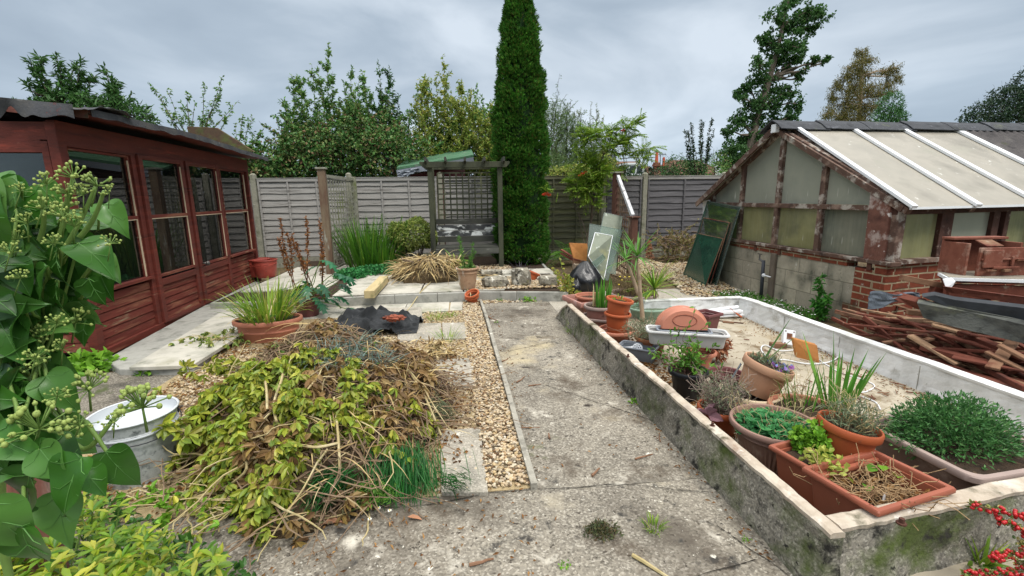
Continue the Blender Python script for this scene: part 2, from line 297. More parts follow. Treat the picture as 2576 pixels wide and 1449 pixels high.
def streak_extra(nt, t, mp, col, hgt):
    N = nt.nodes.new; K = nt.links.new
    s = N('ShaderNodeSeparateXYZ'); K(t.outputs['Object'], s.inputs[0])
    m2 = N('ShaderNodeMapping'); m2.inputs['Scale'].default_value = (34, 34, 1.2); K(t.outputs['Object'], m2.inputs[0]); f = tnoise(nt, m2.outputs[0], 1, 3)
    c = N('ShaderNodeMapRange'); c.inputs['From Min'].default_value = .42; c.inputs['From Max'].default_value = .75; K(f, c.inputs[0])
    x = N('ShaderNodeMixRGB'); x.inputs[2].default_value = lin('9a9a86'); m3 = N('ShaderNodeMath'); m3.operation = 'MULTIPLY'; m3.inputs[1].default_value = .16; K(c.outputs[0], m3.inputs[0]); K(m3.outputs[0], x.inputs[0]); K(col, x.inputs[1])
    m4 = N('ShaderNodeMapping'); m4.inputs['Scale'].default_value = (9, 9, .9); K(t.outputs['Object'], m4.inputs[0]); g = tnoise(nt, m4.outputs[0], 1, 4, .7)
    d = N('ShaderNodeMapRange'); d.inputs['From Min'].default_value = .60; d.inputs['From Max'].default_value = .70; K(g, d.inputs[0])
    zz = N('ShaderNodeMapRange'); zz.inputs['From Min'].default_value = .19; zz.inputs['From Max'].default_value = .10; K(s.outputs['Z'], zz.inputs[0])
    z2 = N('ShaderNodeMapRange'); z2.inputs['From Min'].default_value = .02; z2.inputs['From Max'].default_value = .07; K(s.outputs['Z'], z2.inputs[0])
    a = N('ShaderNodeMath'); a.operation = 'MULTIPLY'; K(d.outputs[0], a.inputs[0]); K(zz.outputs[0], a.inputs[1]); b = N('ShaderNodeMath'); b.operation = 'MULTIPLY'; K(a.outputs[0], b.inputs[0]); K(z2.outputs[0], b.inputs[1])
    y = N('ShaderNodeMixRGB'); y.inputs[2].default_value = lin('d9d9cf'); K(b.outputs[0], y.inputs[0]); K(x.outputs[0], y.inputs[1]); return y.outputs[0], hgt
M_pane = mat('dirty_frosted_plastic', ['7f8277', '8f9184', '70756d'], .7, .22, .05, 8, spec=.5, extra=streak_extra)
M_pane2 = mat('dim_lower_glass', ['6e6c48', '82805a', '5a5b48'], 1.1, .16, .04, 8, spec=.6, extra=streak_extra)
M_roofp = mat('weathered_roof_sheet', ['8b867a', '989285', '7d786c'], 1.6, .45, .05, 30, spec=.5, st=(1, 1, 1), over=[('8e8b7c', 3, .55, .75), ('c9c8c0', 9, .64, .72)])
M_ridge = mat('black_ridge_felt', ['36383b', '44464a', '2b2d30'], 7, .85, .5, 40, over=[('62646a', 6, .6, .7), ('55594a', 4, .6, .7)])
M_brickr = None
def brickmat(name, c1, c2, mort, bw, bh, ms, over=(), bump=.7):
    m = bpy.data.materials.new(name); m.use_nodes = True; nt = m.node_tree; nt.nodes.clear(); N = nt.nodes.new; K = nt.links.new
    t = N('ShaderNodeTexCoord'); s = N('ShaderNodeSeparateXYZ'); K(t.outputs['Object'], s.inputs[0]); a = N('ShaderNodeMath'); a.operation = 'SUBTRACT'; K(s.outputs[0], a.inputs[0]); K(s.outputs[1], a.inputs[1])
    cb = N('ShaderNodeCombineXYZ'); K(a.outputs[0], cb.inputs[0]); K(s.outputs[2], cb.inputs[1])
    wn = tnoise(nt, t.outputs['Object'], 7, 3); wv = N('ShaderNodeVectorMath'); wv.operation = 'SCALE'; wv.inputs['Scale'].default_value = .012; K(wn, wv.inputs[0]); ad = N('ShaderNodeVectorMath'); K(cb.outputs[0], ad.inputs[0]); K(wv.outputs[0], ad.inputs[1])
    b = N('ShaderNodeTexBrick'); K(ad.outputs[0], b.inputs['Vector']); b.inputs['Scale'].default_value = 1; b.inputs['Brick Width'].default_value = bw; b.inputs['Row Height'].default_value = bh; b.inputs['Mortar Size'].default_value = ms; b.inputs['Mortar Smooth'].default_value = .3; b.inputs['Bias'].default_value = 0
    b.inputs['Color1'].default_value = lin(c1); b.inputs['Color2'].default_value = lin(c2); b.inputs['Mortar'].default_value = lin(mort)
    f = tnoise(nt, t.outputs['Object'], 14, 5); mr = N('ShaderNodeMapRange'); mr.inputs['To Min'].default_value = .5; mr.inputs['To Max'].default_value = 1.5; K(f, mr.inputs[0]); sc_ = N('ShaderNodeVectorMath'); sc_.operation = 'SCALE'; K(b.outputs[0], sc_.inputs[0]); K(mr.outputs[0], sc_.inputs['Scale']); col = sc_.outputs[0]
    for i, ov in enumerate(over):
        g = tnoise(nt, t.outputs['Object'], ov[1]+.01*i, 6, .65); r = N('ShaderNodeMapRange'); r.inputs['From Min'].default_value = ov[2]; r.inputs['From Max'].default_value = ov[3]; K(g, r.inputs[0]); x = N('ShaderNodeMixRGB'); K(r.outputs[0], x.inputs[0]); K(col, x.inputs[1]); x.inputs[2].default_value = lin(ov[0]); col = x.outputs[0]
    p = N('ShaderNodeBsdfPrincipled'); K(col, p.inputs['Base Color']); p.inputs['Roughness'].default_value = .9; p.inputs['Specular IOR Level'].default_value = .2
    h = N('ShaderNodeMath'); h.operation = 'MULTIPLY_ADD'; h.inputs[1].default_value = -1.5; K(b.outputs['Fac'], h.inputs[0]); K(f, h.inputs[2])
    bp = N('ShaderNodeBump'); bp.inputs['Strength'].default_value = bump; bp.inputs['Distance'].default_value = .008; K(h.outputs[0], bp.inputs['Height']); K(bp.outputs[0], p.inputs['Normal']); o = N('ShaderNodeOutputMaterial'); K(p.outputs[0], o.inputs[0]); return m
M_brick = brickmat('red_brickwork', '6b3426', '80432f', '9a8c72', .225, .075, .009, [('a89e90', 18, .62, .70), ('4c4232', 3, .50, .68), ('565a3c', 5, .62, .72)])
M_block = brickmat('grey_blockwork', '979080', 'a59d8b', '7d7768', .45, .225, .006, [('5f5e52', 3.5, .5, .68), ('b5b2a6', 12, .62, .7), ('4c4d42', 9, .62, .7)], .5)
M_tile = brickmat('brown_roof_tiles', '6b4a3c', '7a5647', '4a352b', .25, .16, .02, [('6c6e58', 3, .55, .7)], .4)
def plastic(name, c, dusty='b9a79a', r=.55, amt=.62, v=.12, dark='5a4a40'):
    l = lin(c)[:3]; a = tuple(x*(1-v) for x in l); b = tuple(min(1, x*(1+v)) for x in l)
    return mat(name, [a, l, b], 4, r, .06, 30, spec=.4, over=[(dusty, 5, amt, amt+.14), (dark, 9, .64, .76)])
M_terra = plastic('faded_terracotta_plastic', 'b4755e'); M_orange = plastic('orange_plastic', 'b25a34', 'c98a6a'); M_pinkt = plastic('dusty_pink_plastic', 'a8796d', 'c2aaa4', .65, .55)
M_plum = plastic('plum_plastic', '6c4040'); M_cream = plastic('cream_plastic', 'c8b498', 'a89878'); M_beige = plastic('beige_plastic', 'b98f72', 'c9b096', .7); M_ribb = plastic('brown_pink_plastic', '8f7165', 'b09a8c', .65, .55)
M_blackp = plastic('black_plastic', '1b1d21', '3a3b3e', .35); M_greenp = plastic('pale_green_plastic', '8ba592', 'a9b8a8', .6); M_greyw = plastic('off_white_plastic', 'bdbdbb', '9b9890', .5); M_bgrey = plastic('slate_grey_plastic', '7f858d', '8f9296', .5)
M_trough = plastic('mauve_brown_plastic', '6a5750', '988a84', .6, .52); M_trim = plastic('bleached_rim_plastic', '98867e', 'b5a79f', .6); M_planter = plastic('brick_brown_plastic', '94543f', 'a86c58', .5); M_redb = plastic('red_bucket_plastic', '9c4438', 'a86a60', .5); M_ora2 = plastic('warm_orange_plastic', 'a4532f', 'b8744c', .5)
M_brnpot = plastic('brown_orange_plastic', '8a5433', '6f5a3e', .6)
M_zinc = mat('galvanised_zinc', ['959a9b', 'b4b8b8', '7f8586'], 22, .5, .05, 20, spec=.5, metal=.1, over=[('b9bdbe', 9, .56, .62), ('5f6466', 14, .58, .66)])
M_zin2 = mat('pale_bucket_inside', ['b5babd', 'c6cacc'], 4, .4, .05, 20, over=[('8f9290', 5, .6, .7)])
M_stone = mat('lichened_limestone', ['787367', '928c7d', '5c574d'], 8, .95, 1, 25, bdist=.03, over=[('d8d4c6', 9, .56, .62), ('2b2a26', 14, .58, .64), ('8d8a5e', 5, .62, .7)])
M_claypot = mat('lime_streaked_clay', ['9b7a5f', 'ab8c70', '8a6b54'], 8, .9, .3, 30, over=[('d2cabb', 9, .52, .62, (1, 1, .25)), ('6b6a4e', 4, .6, .7)])
M_timb = mat('pale_new_timber', ['a9976f', 'bba97f', '94875f'], 6, .8, .3, 30, st=(1, .2, 1), over=[('74784f', 5, .55, .66)])
M_wood1 = mat('red_brown_offcut', ['542a1f', '68382a', '41231c'], 5, .8, .3, 30, over=[('8f7a68', 7, .6, .7), ('2e1a15', 4, .6, .7)])
M_wood2 = mat('bare_brown_offcut', ['6b4f3a', '80604a', '4e3a2c'], 6, .85, .3, 30, over=[('9a8a76', 7, .6, .7), ('5c2a1e', 3, .5, .6)])
M_wood4 = mat('pale_split_offcut', ['8f6f52', 'a5866a', '6f5440'], 6, .85, .3, 30, over=[('5c3424', 4, .56, .66)])
M_wood3 = mat('orange_brown_board', ['9a6330', 'ac733c', '85532a'], 5, .6, .2, 30, st=(1, .3, 1), over=[('5c3a1e', 4, .6, .72)])
M_greyb = mat('rotten_grey_board', ['4b4d4a', '5c5e59', '3a3c3a'], 5, .95, .6, 30, st=(.25, 2, 2), over=[('6f7260', 4, .58, .7), ('2a2b29', 7, .6, .7)])
M_blackb = mat('tarred_black_sheet', ['232629', '303439', '1c1f22'], 5, .55, .3, 20, over=[('4a4e52', 6, .6, .7)])
M_bag = mat('black_bin_liner', ['0c0d10', '14161a'], 5, .36, .6, 9, spec=.6, bdist=.02)
M_sheet = mat('dusty_black_fabric', ['1d1f21', '2b2d2f', '3a3c3e'], 6, .9, .6, 30, over=[('5a5c5e', 5, .6, .7)])
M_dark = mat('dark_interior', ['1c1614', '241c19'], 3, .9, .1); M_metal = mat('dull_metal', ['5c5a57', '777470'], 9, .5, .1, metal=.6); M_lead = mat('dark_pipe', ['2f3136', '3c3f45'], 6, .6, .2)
M_rust = mat('rusty_iron', ['4a3028', '5f3d30'], 14, .9, .5); M_whitep = mat('white_plastic', ['d8dadd', 'e6e8ea'], 5, .4, .03, over=[('a9a8a2', 6, .64, .74)])
M_glass = glassmat('shed_window_glass', (.60, .68, .66), .02, .0, 1.5)
M_gsheet = glassmat('loose_green_glass', (.42, .66, .56), .16, .06, .6); M_gsheet2 = glassmat('loose_pale_glass', (.74, .84, .80), .22, .3, .16)
M_dgreen = mat('dirty_green_pane', ['1b3b30', '24493b', '15302a'], 3, .18, .1, 20, spec=.6, over=[('3c5a4a', 5, .58, .7)])
M_fgl = mat('ribbed_pale_plastic', ['6f7567', '7d8474', '62685b'], 4, .5, .1, 30, over=[('b6bdb0', 8, .6, .66), ('9a9a6c', 2, .5, .7)])
M_bark = mat('grey_brown_bark', ['5a5046', '6f6458', '463d35'], 9, .95, .6, 30, st=(1, 1, .3)); M_barkd = mat('dark_bark', ['38302a', '4a4038'], 9, .95, .6, 30, st=(1, 1, .3)); M_barkp = mat('pale_trunk_bark', ['8f7c66', 'a5917a', '7a6854'], 12, .95, .7, 40, st=(1, 1, .5), over=[('5f4f40', 14, .58, .66)])
M_straw = leafmat('dry_straw', ['a8905f', 'c2ad7c', '8a6f48', 'd0c095', '776044'], .15, .7, .2)
M_twig = mat('dry_twigs', ['6a5440', '84705a', '4e3d30'], 9, .9, .3)
M_pale = mat('pale_stems', ['b5a57e', 'a39468', 'c4b894'], 9, .8, .2)
M_litter = leafmat('fallen_brown_leaves', ['6e4a2c', '8a6238', '4f3624', 'a07b4c', '5f4630'], .1, .8, .15)
M_chyg = leafmat('yellow_green_leaves', ['84922a', 'aab03e', '6c8230', 'c4c050', '5a7a30', '9a9440', '8faa3c', '7a8c34'], .3, .4)
M_chbr = leafmat('withered_tan_leaves', ['94784e', '7f6240', 'a89062', '664c34', '988246'], .25, .6, .2)
M_choi = leafmat('bright_lime_leaves', ['86a024', '5f8c26', 'a4ae34', '4c7a24', 'bcbc48', '3f6c24', '76982e'], .35, .4)
M_ivy = leafmat('glossy_ivy_leaves', ['305c1c', '3e7024', '284b1b', '4b7f32', '5c8440'], .32, .32, .42)
M_ivyf = mat('ivy_flower_green', ['7f9148', '94a458', '6d8040'], 20, .6, .1); M_ivys = mat('ivy_stem_green', ['5f7a38', '74904a'], 9, .6, .1)
M_grass = leafmat('fresh_grass_blades', ['5f8a26', '78a030', '9aae3e', '4a7422', 'b3b25a'], .35, .45)
M_lily = leafmat('strap_leaves', ['3f6e1e', '568628', '2f5a1c', '7a9a36'], .3, .4)
M_iris = leafmat('iris_leaves', ['4f8a2e', '62a03a', '3f7426', '7fae48'], .3, .4)
M_fern = leafmat('fern_fronds', ['4a7a28', '5f9034', '6f9a3c', '3a6420'], .3, .5)
M_fgreen = leafmat('feathery_green', ['1f5a24', '2c6e2c', '174a1e', '3a7a34'], .3, .5)
M_cyp = leafmat('cypress_sprays', ['34661e', '467e2a', '28581c', '66953a', '2e601f', '6a6a34'], .25, .6, .2, 5, .5, 1.5)
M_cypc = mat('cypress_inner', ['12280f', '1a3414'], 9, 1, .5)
M_bram = leafmat('bramble_leaves', ['3c6a32', '4f7c3a', '345c2c', '6f7f40', '5c8a44', '7a7448'], .25, .5)
M_sapl = leafmat('sapling_leaves', ['4f7d3c', '659244', '3f6c34', '86a04c', '6f9452'], .3, .5)
M_sapy = leafmat('yellowing_sapling_leaves', ['a3a84a', '84a044', 'bdb660', '66883a', '94a04a'], .3, .5)
M_dkl = leafmat('dark_tree_leaves', ['1f3a1c', '2a4822', '18301a', '35552a'], .2, .45)
M_laur = leafmat('laurel_leaves', ['385e2c', '4a7238', '2e5026', '5a8446'], .25, .45)
M_rowan = leafmat('rowan_leaves', ['6f9430', '88a83c', '557a28', 'a3b24a'], .35, .5)
M_birch = leafmat('autumn_birch_leaves', ['7a7438', '6a6832', '585e34', '8f823e', '62603a'], .3, .5)
M_euon = leafmat('variegated_leaves', ['8a9a48', '6a8438', 'b0b464', '4f6e30', '9aa050'], .25, .5)
M_ger = leafmat('geranium_leaves', ['347a44', '448f50', '2c6b3a', '569a58'], .25, .5)
M_acan = leafmat('acanthus_leaves', ['1f5a38', '2c6a44', '184a30', '3f7a4e'], .2, .35)
M_dens = leafmat('dense_dark_foliage', ['3c6c36', '4e8042', '305a2e', '648f50'], .2, .5)
M_lime = leafmat('lime_green_herb', ['6fa02c', '84b438', '578a26'], .35, .5)
M_grlav = leafmat('grey_green_herb', ['6a7a5c', '7f8c70', '56684a', '8f8a6c'], .2, .6)
M_berry = mat('red_berries', ['a3121a', 'b81c20', '860e16'], 30, .3, .05, spec=.5); M_oberry = mat('orange_berries', ['c23a14', 'd04a1c'], 30, .4, .05)
M_brnfl = leafmat('dead_flower_bracts', ['7a4a26', '94602f', '5f3a20', 'a87440'], .15, .7)
M_pansy = leafmat('pansy_petals', ['8a3a9a', 'b06ac0', '6f8fc4', 'a8c0d8', '7a2f80'], .2, .5)
M_yflow = leafmat('yellow_petals', ['d0b82c', 'e0cc50'], .2, .5); M_wflow = leafmat('white_petals', ['e4e4de', 'f0f0ec'], .2, .5)
# ================================================================ GROUND
def ngrid(x0, x1, y0, y1, z, nx, ny, amp=0, f=1.5):
    return MB().grid(lambda a, b: (x0+(x1-x0)*a, y0+(y1-y0)*b, z+amp*noise.noise(Vector(((x0+(x1-x0)*a)*f, (y0+(y1-y0)*b)*f, z)))), nx, ny)
struct('ground', ngrid(-250, 250, -60, 420, -.05, 12, 12), M_grass_g)
struct('garden_soil', ngrid(-5.2, 9, -1.5, 10.4, -.012, 60, 60, .006), M_earth)
def tiled(quads, z, th=.05, gap=.0): 
    m = MB()
    for q in quads: m.poly([(p[0], p[1], z-th) for p in q], th, (0, 0, 1))
    return m
# foreground concrete (slightly uneven, two bays with a joint)
def L2(p, q, t): return (p[0]+(q[0]-p[0])*t, p[1]+(q[1]-p[1])*t)
fg = MB()
fg.grid(lambda a, b: (-2.6+4.9*a, -.6+2.588*b, .0+.004*noise.noise(Vector((a*6, b*4, 0)))), 40, 30)
struct('concrete_yard', fg, M_conc)
cp = MB(); cp.grid(lambda a, b: (.335-.12*b+(.825+.03*(1-b)+.10*b)*a, 1.95+4.28*b, .001+.004*noise.noise(Vector((a*3, b*9, 5)))), 20, 60)
struct('concrete_path', cp, M_conc)
lc = MB(); lc.grid(lambda a, b: (-4.6+2.9*a-.35*b*(a), 1.89+2.1*b, -.003+.006*noise.noise(Vector((a*5, b*5, 8)))), 30, 30)
struct('side_concrete', lc, mat('dark_damp_concrete', ['4f4b42', '655f54', '7c7669'], 2.2, .92, .8, 40, bdist=.008, extra=concrete_extra(.35), over=[('35332c', 1.6, .5, .66), ('4c5530', 4, .58, .7), ('9a9484', 9, .64, .7)]))
rp = MB(); rp.grid(lambda a, b: (1.15+3.0*a, 4.93+1.56*b, .002+.004*noise.noise(Vector((a*4, b*4, 3)))), 24, 20)
struct('rear_paving', rp, M_slab)
# cracks: thin dark inset strips following wandering joints
cr_ = MB()
for a, b in (((1.18, 1.18), (.95, .2)), ((.1, 1.97), (1.2, 1.86)), ((-1.7, 1.97), (.1, 1.97)), ((.4, 4.0), (1.1, 4.35)), ((.6, 3.2), (1.15, 2.5)), ((1.05, 1.62), (1.19, 1.3)), ((.2, 1.2), (1.1, 1.45)), ((.5, 5.3), (1.1, 5.0))):
    P = wander((*a, 0), (*b, 0), 60, .09); m = len(P)
    W_ = [.0008+.0022*random.random() for _ in P]
    V = []
    for i, p in enumerate(P):
        d = (P[min(i+1, m-1)]-P[max(0, i-1)]).normalized(); s = Vector((-d.y, d.x, 0)); V += [(p.x-s.x*W_[i], p.y-s.y*W_[i], .0055), (p.x+s.x*W_[i], p.y+s.y*W_[i], .0055)]
    cr_.add(V, [(2*i, 2*i+1, 2*i+3, 2*i+2) for i in range(m-1)])
struct('concrete_joints', cr_, mat('joint_dirt', ['24211b', '34302a'], 20, 1, .4))
# enclosure floor
fl = MB(); fl.grid(lambda a, b: (1.26+(2.05)*a, 1.25+3.72*b, .012+.006*noise.noise(Vector((a*4, b*6, 2)))), 30, 40)
struct('enclosure_floor', fl, M_floor)
# terrace
KP = [G(u, v, .115) for u, v in ((760, 757), (811, 753), (993, 744), (1100, 740), (1203, 736), (1300, 736), (1430, 737))]
KP = [Vector((p.x, p.y, .115)) for p in KP]
tr = MB(); ky = [p for p in KP]; top = [(p.x, p.y+.02, .112) for p in ky]+[(1.62, 10.1, .112), (-3.2, 10.1, .112), (-3.2, top_y := ky[0].y+.05, .112)]
tr.poly([(p[0], p[1], -.04) for p in top], .152, (0, 0, 1)); struct('terrace', tr, M_soil)
kb = MB()
for i in range(len(KP)-1):
    a, b = KP[i], KP[i+1]; d = (b-a).normalized()
    kb.bar(a+d*.002+Vector((0, -.0, -.055)), b-d*.002+Vector((0, 0, -.055)), .055, .135+.001*i)
kb.bar(Vector((-3.2, ky[0].y+.05, .06)), KP[0]+Vector((-.002, 0, -.055)), .05, .13)
kb.bar(KP[-1]+Vector((.01, .02, -.055)), Vector((1.62, 10.0, .06)), .05, .13)
struct('kerb_step', kb, M_kerb, bevel=.008)
# terrace slabs: individually laid, world aligned rows
ts = []
def slabrow(name, rects, z, m, th=.04, label=None):
    mb = MB()
    for (x0, x1, y0, y1) in rects:
        j = [random.uniform(-.006, .006) for _ in range(8)]
        mb.poly([(x0+j[0], y0+j[1], z-th), (x1+j[2], y0+j[3], z-th), (x1+j[4], y1+j[5], z-th), (x0+j[6], y1+j[7], z-th)], th+random.uniform(-.003, .003), (0, 0, 1))
    return mb
rc = []
for i, x in enumerate((-3.15, -2.55)):
    for k in range(4): rc.append((x+.01, x+.58, 6.75+k*.6+.1*i, 7.33+k*.6+.1*i))
for k in range(3): rc.append((-1.75-.0*k, -1.18, 6.25+k*.6, 6.83+k*.6))
for x, y in ((-1.16, 6.25), (-.57, 6.27), (.02, 6.28), (-1.15, 6.85), (-.56, 6.86)): rc.append((x, x+.575, y, y+.57))
for x, y in ((.75, 7.0), (1.02, 7.55), (.35, 7.6), (.2, 7.0)): rc.append((x, x+.55, y, y+.52))
struct('terrace_paving', slabrow('s', rc, .128, None), M_slabL, bevel=.004)
rc = [(-1.75+.6*i, -1.17+.6*i, 5.62, 6.12) for i in range(3)]+[(-2.4, -1.77, 5.6, 6.1)]
rc += [(.05, .2, 5.7, 6.1)]
struct('lower_paving', slabrow('s', [(-2.4, -1.5, 5.5, 6.12), (-1.49, -.75, 5.62, 6.12), (-.74, -.18, 5.62, 6.13), (-.17, .0, 5.64, 6.12)], .012, None, .03), M_slabL, bevel=.003)
# slabs in the gravel beside the strip (each its own stone)
slabs = [([(1108, 1083), (1208, 1075), (1228, 1238), (1110, 1238)], 'nearest square slab set in the gravel beside the heap'),
         ([(1095, 905), (1188, 900), (1195, 972), (1105, 975)], 'middle square slab in gravel showing right of the heap'),
         ([(1112, 812), (1172, 811), (1176, 851), (1115, 852)], 'small slab in the gravel right of the black fabric'),
         ([(1000, 815), (1109, 812), (1112, 852), (1000, 858)], 'slab partly under the black fabric sheet'),
         ([(960, 775), (1060, 772), (1064, 810), (955, 812)], 'slab behind the black fabric sheet')]
for q, lab in slabs:
    P = [G(u, v, .02) for u, v in q]
    one('paving_slab', MB().poly([(p.x, p.y, -.015) for p in P[::-1]], .036, (0, 0, 1)), M_slab, lab, 'slab', 'slabs set in the gravel', bevel=.004)
# gravel: bed sheet + pebbles
ico = [(0, 0, 1)]+[(.894*math.cos(a), .894*math.sin(a), .447) for a in [2*math.pi*i/5 for i in range(5)]]+[(.894*math.cos(a), .894*math.sin(a), -.447) for a in [2*math.pi*(i+.5)/5 for i in range(5)]]+[(0, 0, -1)]
icf = [(0, 1+i, 1+(i+1) % 5) for i in range(5)]+[(1+i, 6+i, 1+(i+1) % 5) for i in range(5)]+[(1+(i+1) % 5, 6+i, 6+(i+1) % 5) for i in range(5)]+[(11, 6+(i+1) % 5, 6+i) for i in range(5)]
ico = np.array(ico); icf = np.array(icf)
def inpoly(x, y, P):
    r = False; j = len(P)-1
    for i in range(len(P)):
        if (P[i][1] > y) != (P[j][1] > y) and x < (P[j][0]-P[i][0])*(y-P[i][1])/(P[j][1]-P[i][1])+P[i][0]: r = not r
        j = i
    return r
def pebbles(mb, poly, n, z, s0=.0065, s1=.013, pile=.012):
    xs = [p[0] for p in poly]; ys = [p[1] for p in poly]; c = 0; pts = []
    while c < n:
        x, y = random.uniform(min(xs), max(xs)), random.uniform(min(ys), max(ys))
        if inpoly(x, y, poly): pts.append((x, y, z+random.uniform(-.004, pile))); c += 1
    pts = np.array(pts); s = rng.uniform(s0, s1, (n, 1))*np.stack([rng.uniform(.8, 1.4, n), rng.uniform(.7, 1.1, n), rng.uniform(.5, .8, n)], 1)
    a = rng.uniform(0, 6.28, n); B = ico[None]*(1+rng.uniform(-.22, .22, (n, 12, 1)))*s[:, None, :]
    X = B[..., 0]*np.cos(a)[:, None]-B[..., 1]*np.sin(a)[:, None]; Y = B[..., 0]*np.sin(a)[:, None]+B[..., 1]*np.cos(a)[:, None]
    V = np.stack([X, Y, B[..., 2]], -1)+pts[:, None, :]
    mb.addT(V.reshape(-1, 3), (np.arange(n)[:, None, None]*12+icf[None]).reshape(-1, 3))
strip = [(.08, 2.0), (.30, 2.0), (.22, 5.6), (.19, 6.1), (.0, 6.1), (-.01, 5.6)]
wide = [(-.16, 1.98), (.07, 1.98), (.02, 5.6), (-.75, 5.6), (-1.2, 4.3), (-2.2, 4.5), (-2.1, 3.2), (-1.8, 2.6), (-.2, 2.6)]
bed = MB(); bed.poly([(p[0], p[1], -.011) for p in [(-2.35, 1.98), (.31, 1.98), (.2, 6.1), (-.2, 6.1), (-.2, 5.55), (-2.35, 5.5)]], .015, (0, 0, 1)); struct('gravel_bed', bed, M_pebbed)
gm = MB(); pebbles(gm, strip, 8200, .007, pile=.018); pebbles(gm, wide, 10500, .004); pebbles(gm, [(-2.3, 2.0), (-1.5, 2.0), (-1.5, 3.2), (-2.3, 4.4)], 1800, .006)
stuff('gravel', gm, M_peb, 'golden flint gravel strip running up the left side of the concrete path', 'gravel')
gm = MB()
pebbles(gm, [(.1, 6.3), (1.45, 6.3), (1.5, 6.85), (1.1, 7.0), (.1, 6.95)], 2300, .13, .012, .02); pebbles(gm, [(.9, 8.0), (.3, 8.0), (.2, 8.7), (.9, 8.7)], 500, .12, .012, .02)
pebbles(gm, [(.2, 5.95), (1.4, 6.0), (1.4, 6.17), (.2, 6.15)], 260, .006, .012, .018)
stuff('terrace_gravel', gm, M_peb, 'pale gravel around the rockery stones on the raised terrace', 'gravel')
gm = MB(); rg = [G(u, v) for u, v in ((1660, 668), (1740, 660), (1790, 700), (1860, 735), (1800, 752), (1720, 742), (1690, 712), (1620, 690))]
pebbles(gm, [(p.x, p.y) for p in rg], 3400, .008, .014, .024, .03)
pebbles(gm, [(2.7, 7.4), (4.1, 7.2), (4.1, 9.8), (2.6, 9.8)], 3800, .008, .016, .026, .02)
stuff('side_gravel', gm, M_peb, 'golden gravel path between the dark fence and the leaning green glass', 'gravel')
# edging board along the path
ed = MB(); a, b = G(1350, 1224, .02), G(1210, 757, .02); P = wander((a.x-.012, a.y, .012), (b.x, b.y, .012), 10, .006)
for i in range(10): ed.bar(P[i], P[i+1], .032, .055)
one('edging_strip', ed, mat('lichened_edging', ['86837a', '9c988c', '706d64'], 9, .95, .5, 40, over=[('cfcabc', 12, .6, .68), ('47443c', 12, .6, .7)]), 'long thin lichened concrete edging between gravel and path', 'edging')
# ================================================================ ENCLOSURE WALLS
LW = [G(u, v) for u, v in ((1403, 801), (1455, 852), (1523, 924), (1568, 972), (1659, 1060), (1727, 1141), (1900, 1310))]
wl = [Vector((1.09+(.02 if i else 0)+.118*(5.1-y)/3.9, y, 0)) for i, y in enumerate(np.linspace(5.1, 1.237, 110))]
def wallstrip(P, nrm, th, h0, h1, rough=.013):
    """vertical face grid with slight batter and roughness; returns body MB"""
    m = MB(); loops = []
    for i, p in enumerate(P):
        h = h0+(h1-h0)*min(1, i/max(1, len(P)*.10))**.6; n = Vector(nrm); q = []
        for z, o in ((-.03, .034), (h*.15, .026), (h*.3, .018), (h*.45, .013), (h*.6, .008), (h*.75, .004), (h*.88, .002), (h-.012, 0), (h-.012, -th), (-.03, -th)):
            r = rough*(noise.noise(Vector((p.x*7, p.y*7, z*9)))+.6*noise.noise(Vector((p.x*25, p.y*25, z*25)))); q.append(p+n*(o+r*(1 if o >= 0 else 0))+Vector((0, 0, z)))
        loops.append(q)
    return m.loft(loops, True, True, True)
def coping(P, nrm, th, h0, h1):
    m = MB(); loops = []; n = Vector(nrm)
    for i, p in enumerate(P):
        h = h0+(h1-h0)*min(1, i/max(1, len(P)*.10))**.6; r = .010*noise.noise(Vector((p.x*5, p.y*5, 1)))+.006*noise.noise(Vector((p.x*30, p.y*30, 1)))
        loops.append([p+n*(o+r)+Vector((0, 0, h+z)) for o, z in ((.006, -.0125), (.008, .004), (-.004, .010), (-th+.006, .010), (-th-.004, .003), (-th-.004, -.0125))])
    return m.loft(loops, True, True, True)
t = thing('retaining_wall', 'low mossy concrete wall with pale coping beside the path', 'wall', (1.2, 3, 0))
obj('wall', wallstrip(wl, (-1, 0, 0), .045, .02, .25), M_conc2, t, smooth=False); obj('coping', coping(wl, (-1, 0, 0), .045, .02, .25), M_cap, t)
def bolt(p, r=.014):
    m = MB(); m.tube([Vector(p), Vector(p)+Vector((0, 0, .006))], r, 8); m.tube([Vector(p)+Vector((0, 0, .005)), Vector(p)+Vector((0, 0, .022))], r*.55, 6); return m
for (u, v) in ((1580, 898), (1792, 1073)): obj('bolt', bolt(G(u, v, .255)), M_rust, t)
A, B = Vector((1.280, 1.262, 0)), Vector((3.5, 1.515, 0)); fwl = [A.lerp(B, i/60) for i in range(61)]; nf = Vector((.127, -.99, 0)).normalized()
t = thing('front_wall', 'dark mossy concrete wall with cracked white coping at the front', 'wall', (2, 1.2, 0))
obj('wall', wallstrip(fwl, nf, .06, .25, .25), M_conc2, t); obj('coping', coping(fwl, nf, .06, .25, .25), M_cap, t)
obj('bolt', bolt(Vector((1.5, 1.25, .258)), .016), M_rust, t)
t = thing('white_side_wall', 'flaking white painted low wall in front of the timber pile', 'wall', (3.1, 3, 0))
rw = [Vector((3.215+.01*math.sin(y*3), y, 0)) for y in np.linspace(4.90, 1.55, 60)]
obj('wall', wallstrip(rw, (-1, 0, 0), .075, .205, .215, .008), M_white, t); obj('coping', coping(rw, (-1, 0, 0), .075, .205, .215), M_white, t)
for y in (4.1, 3.42, 2.72, 2.05): obj('joint', MB().box((3.197, y, .10), (.006, .003, .18)), M_kerb, t)
t = thing('white_end_wall', 'low white painted wall closing the far end of the enclosure', 'wall', (2.2, 4.74, 0))
bw = [Vector((x, 4.94, 0)) for x in np.linspace(2.08, 3.29, 24)]
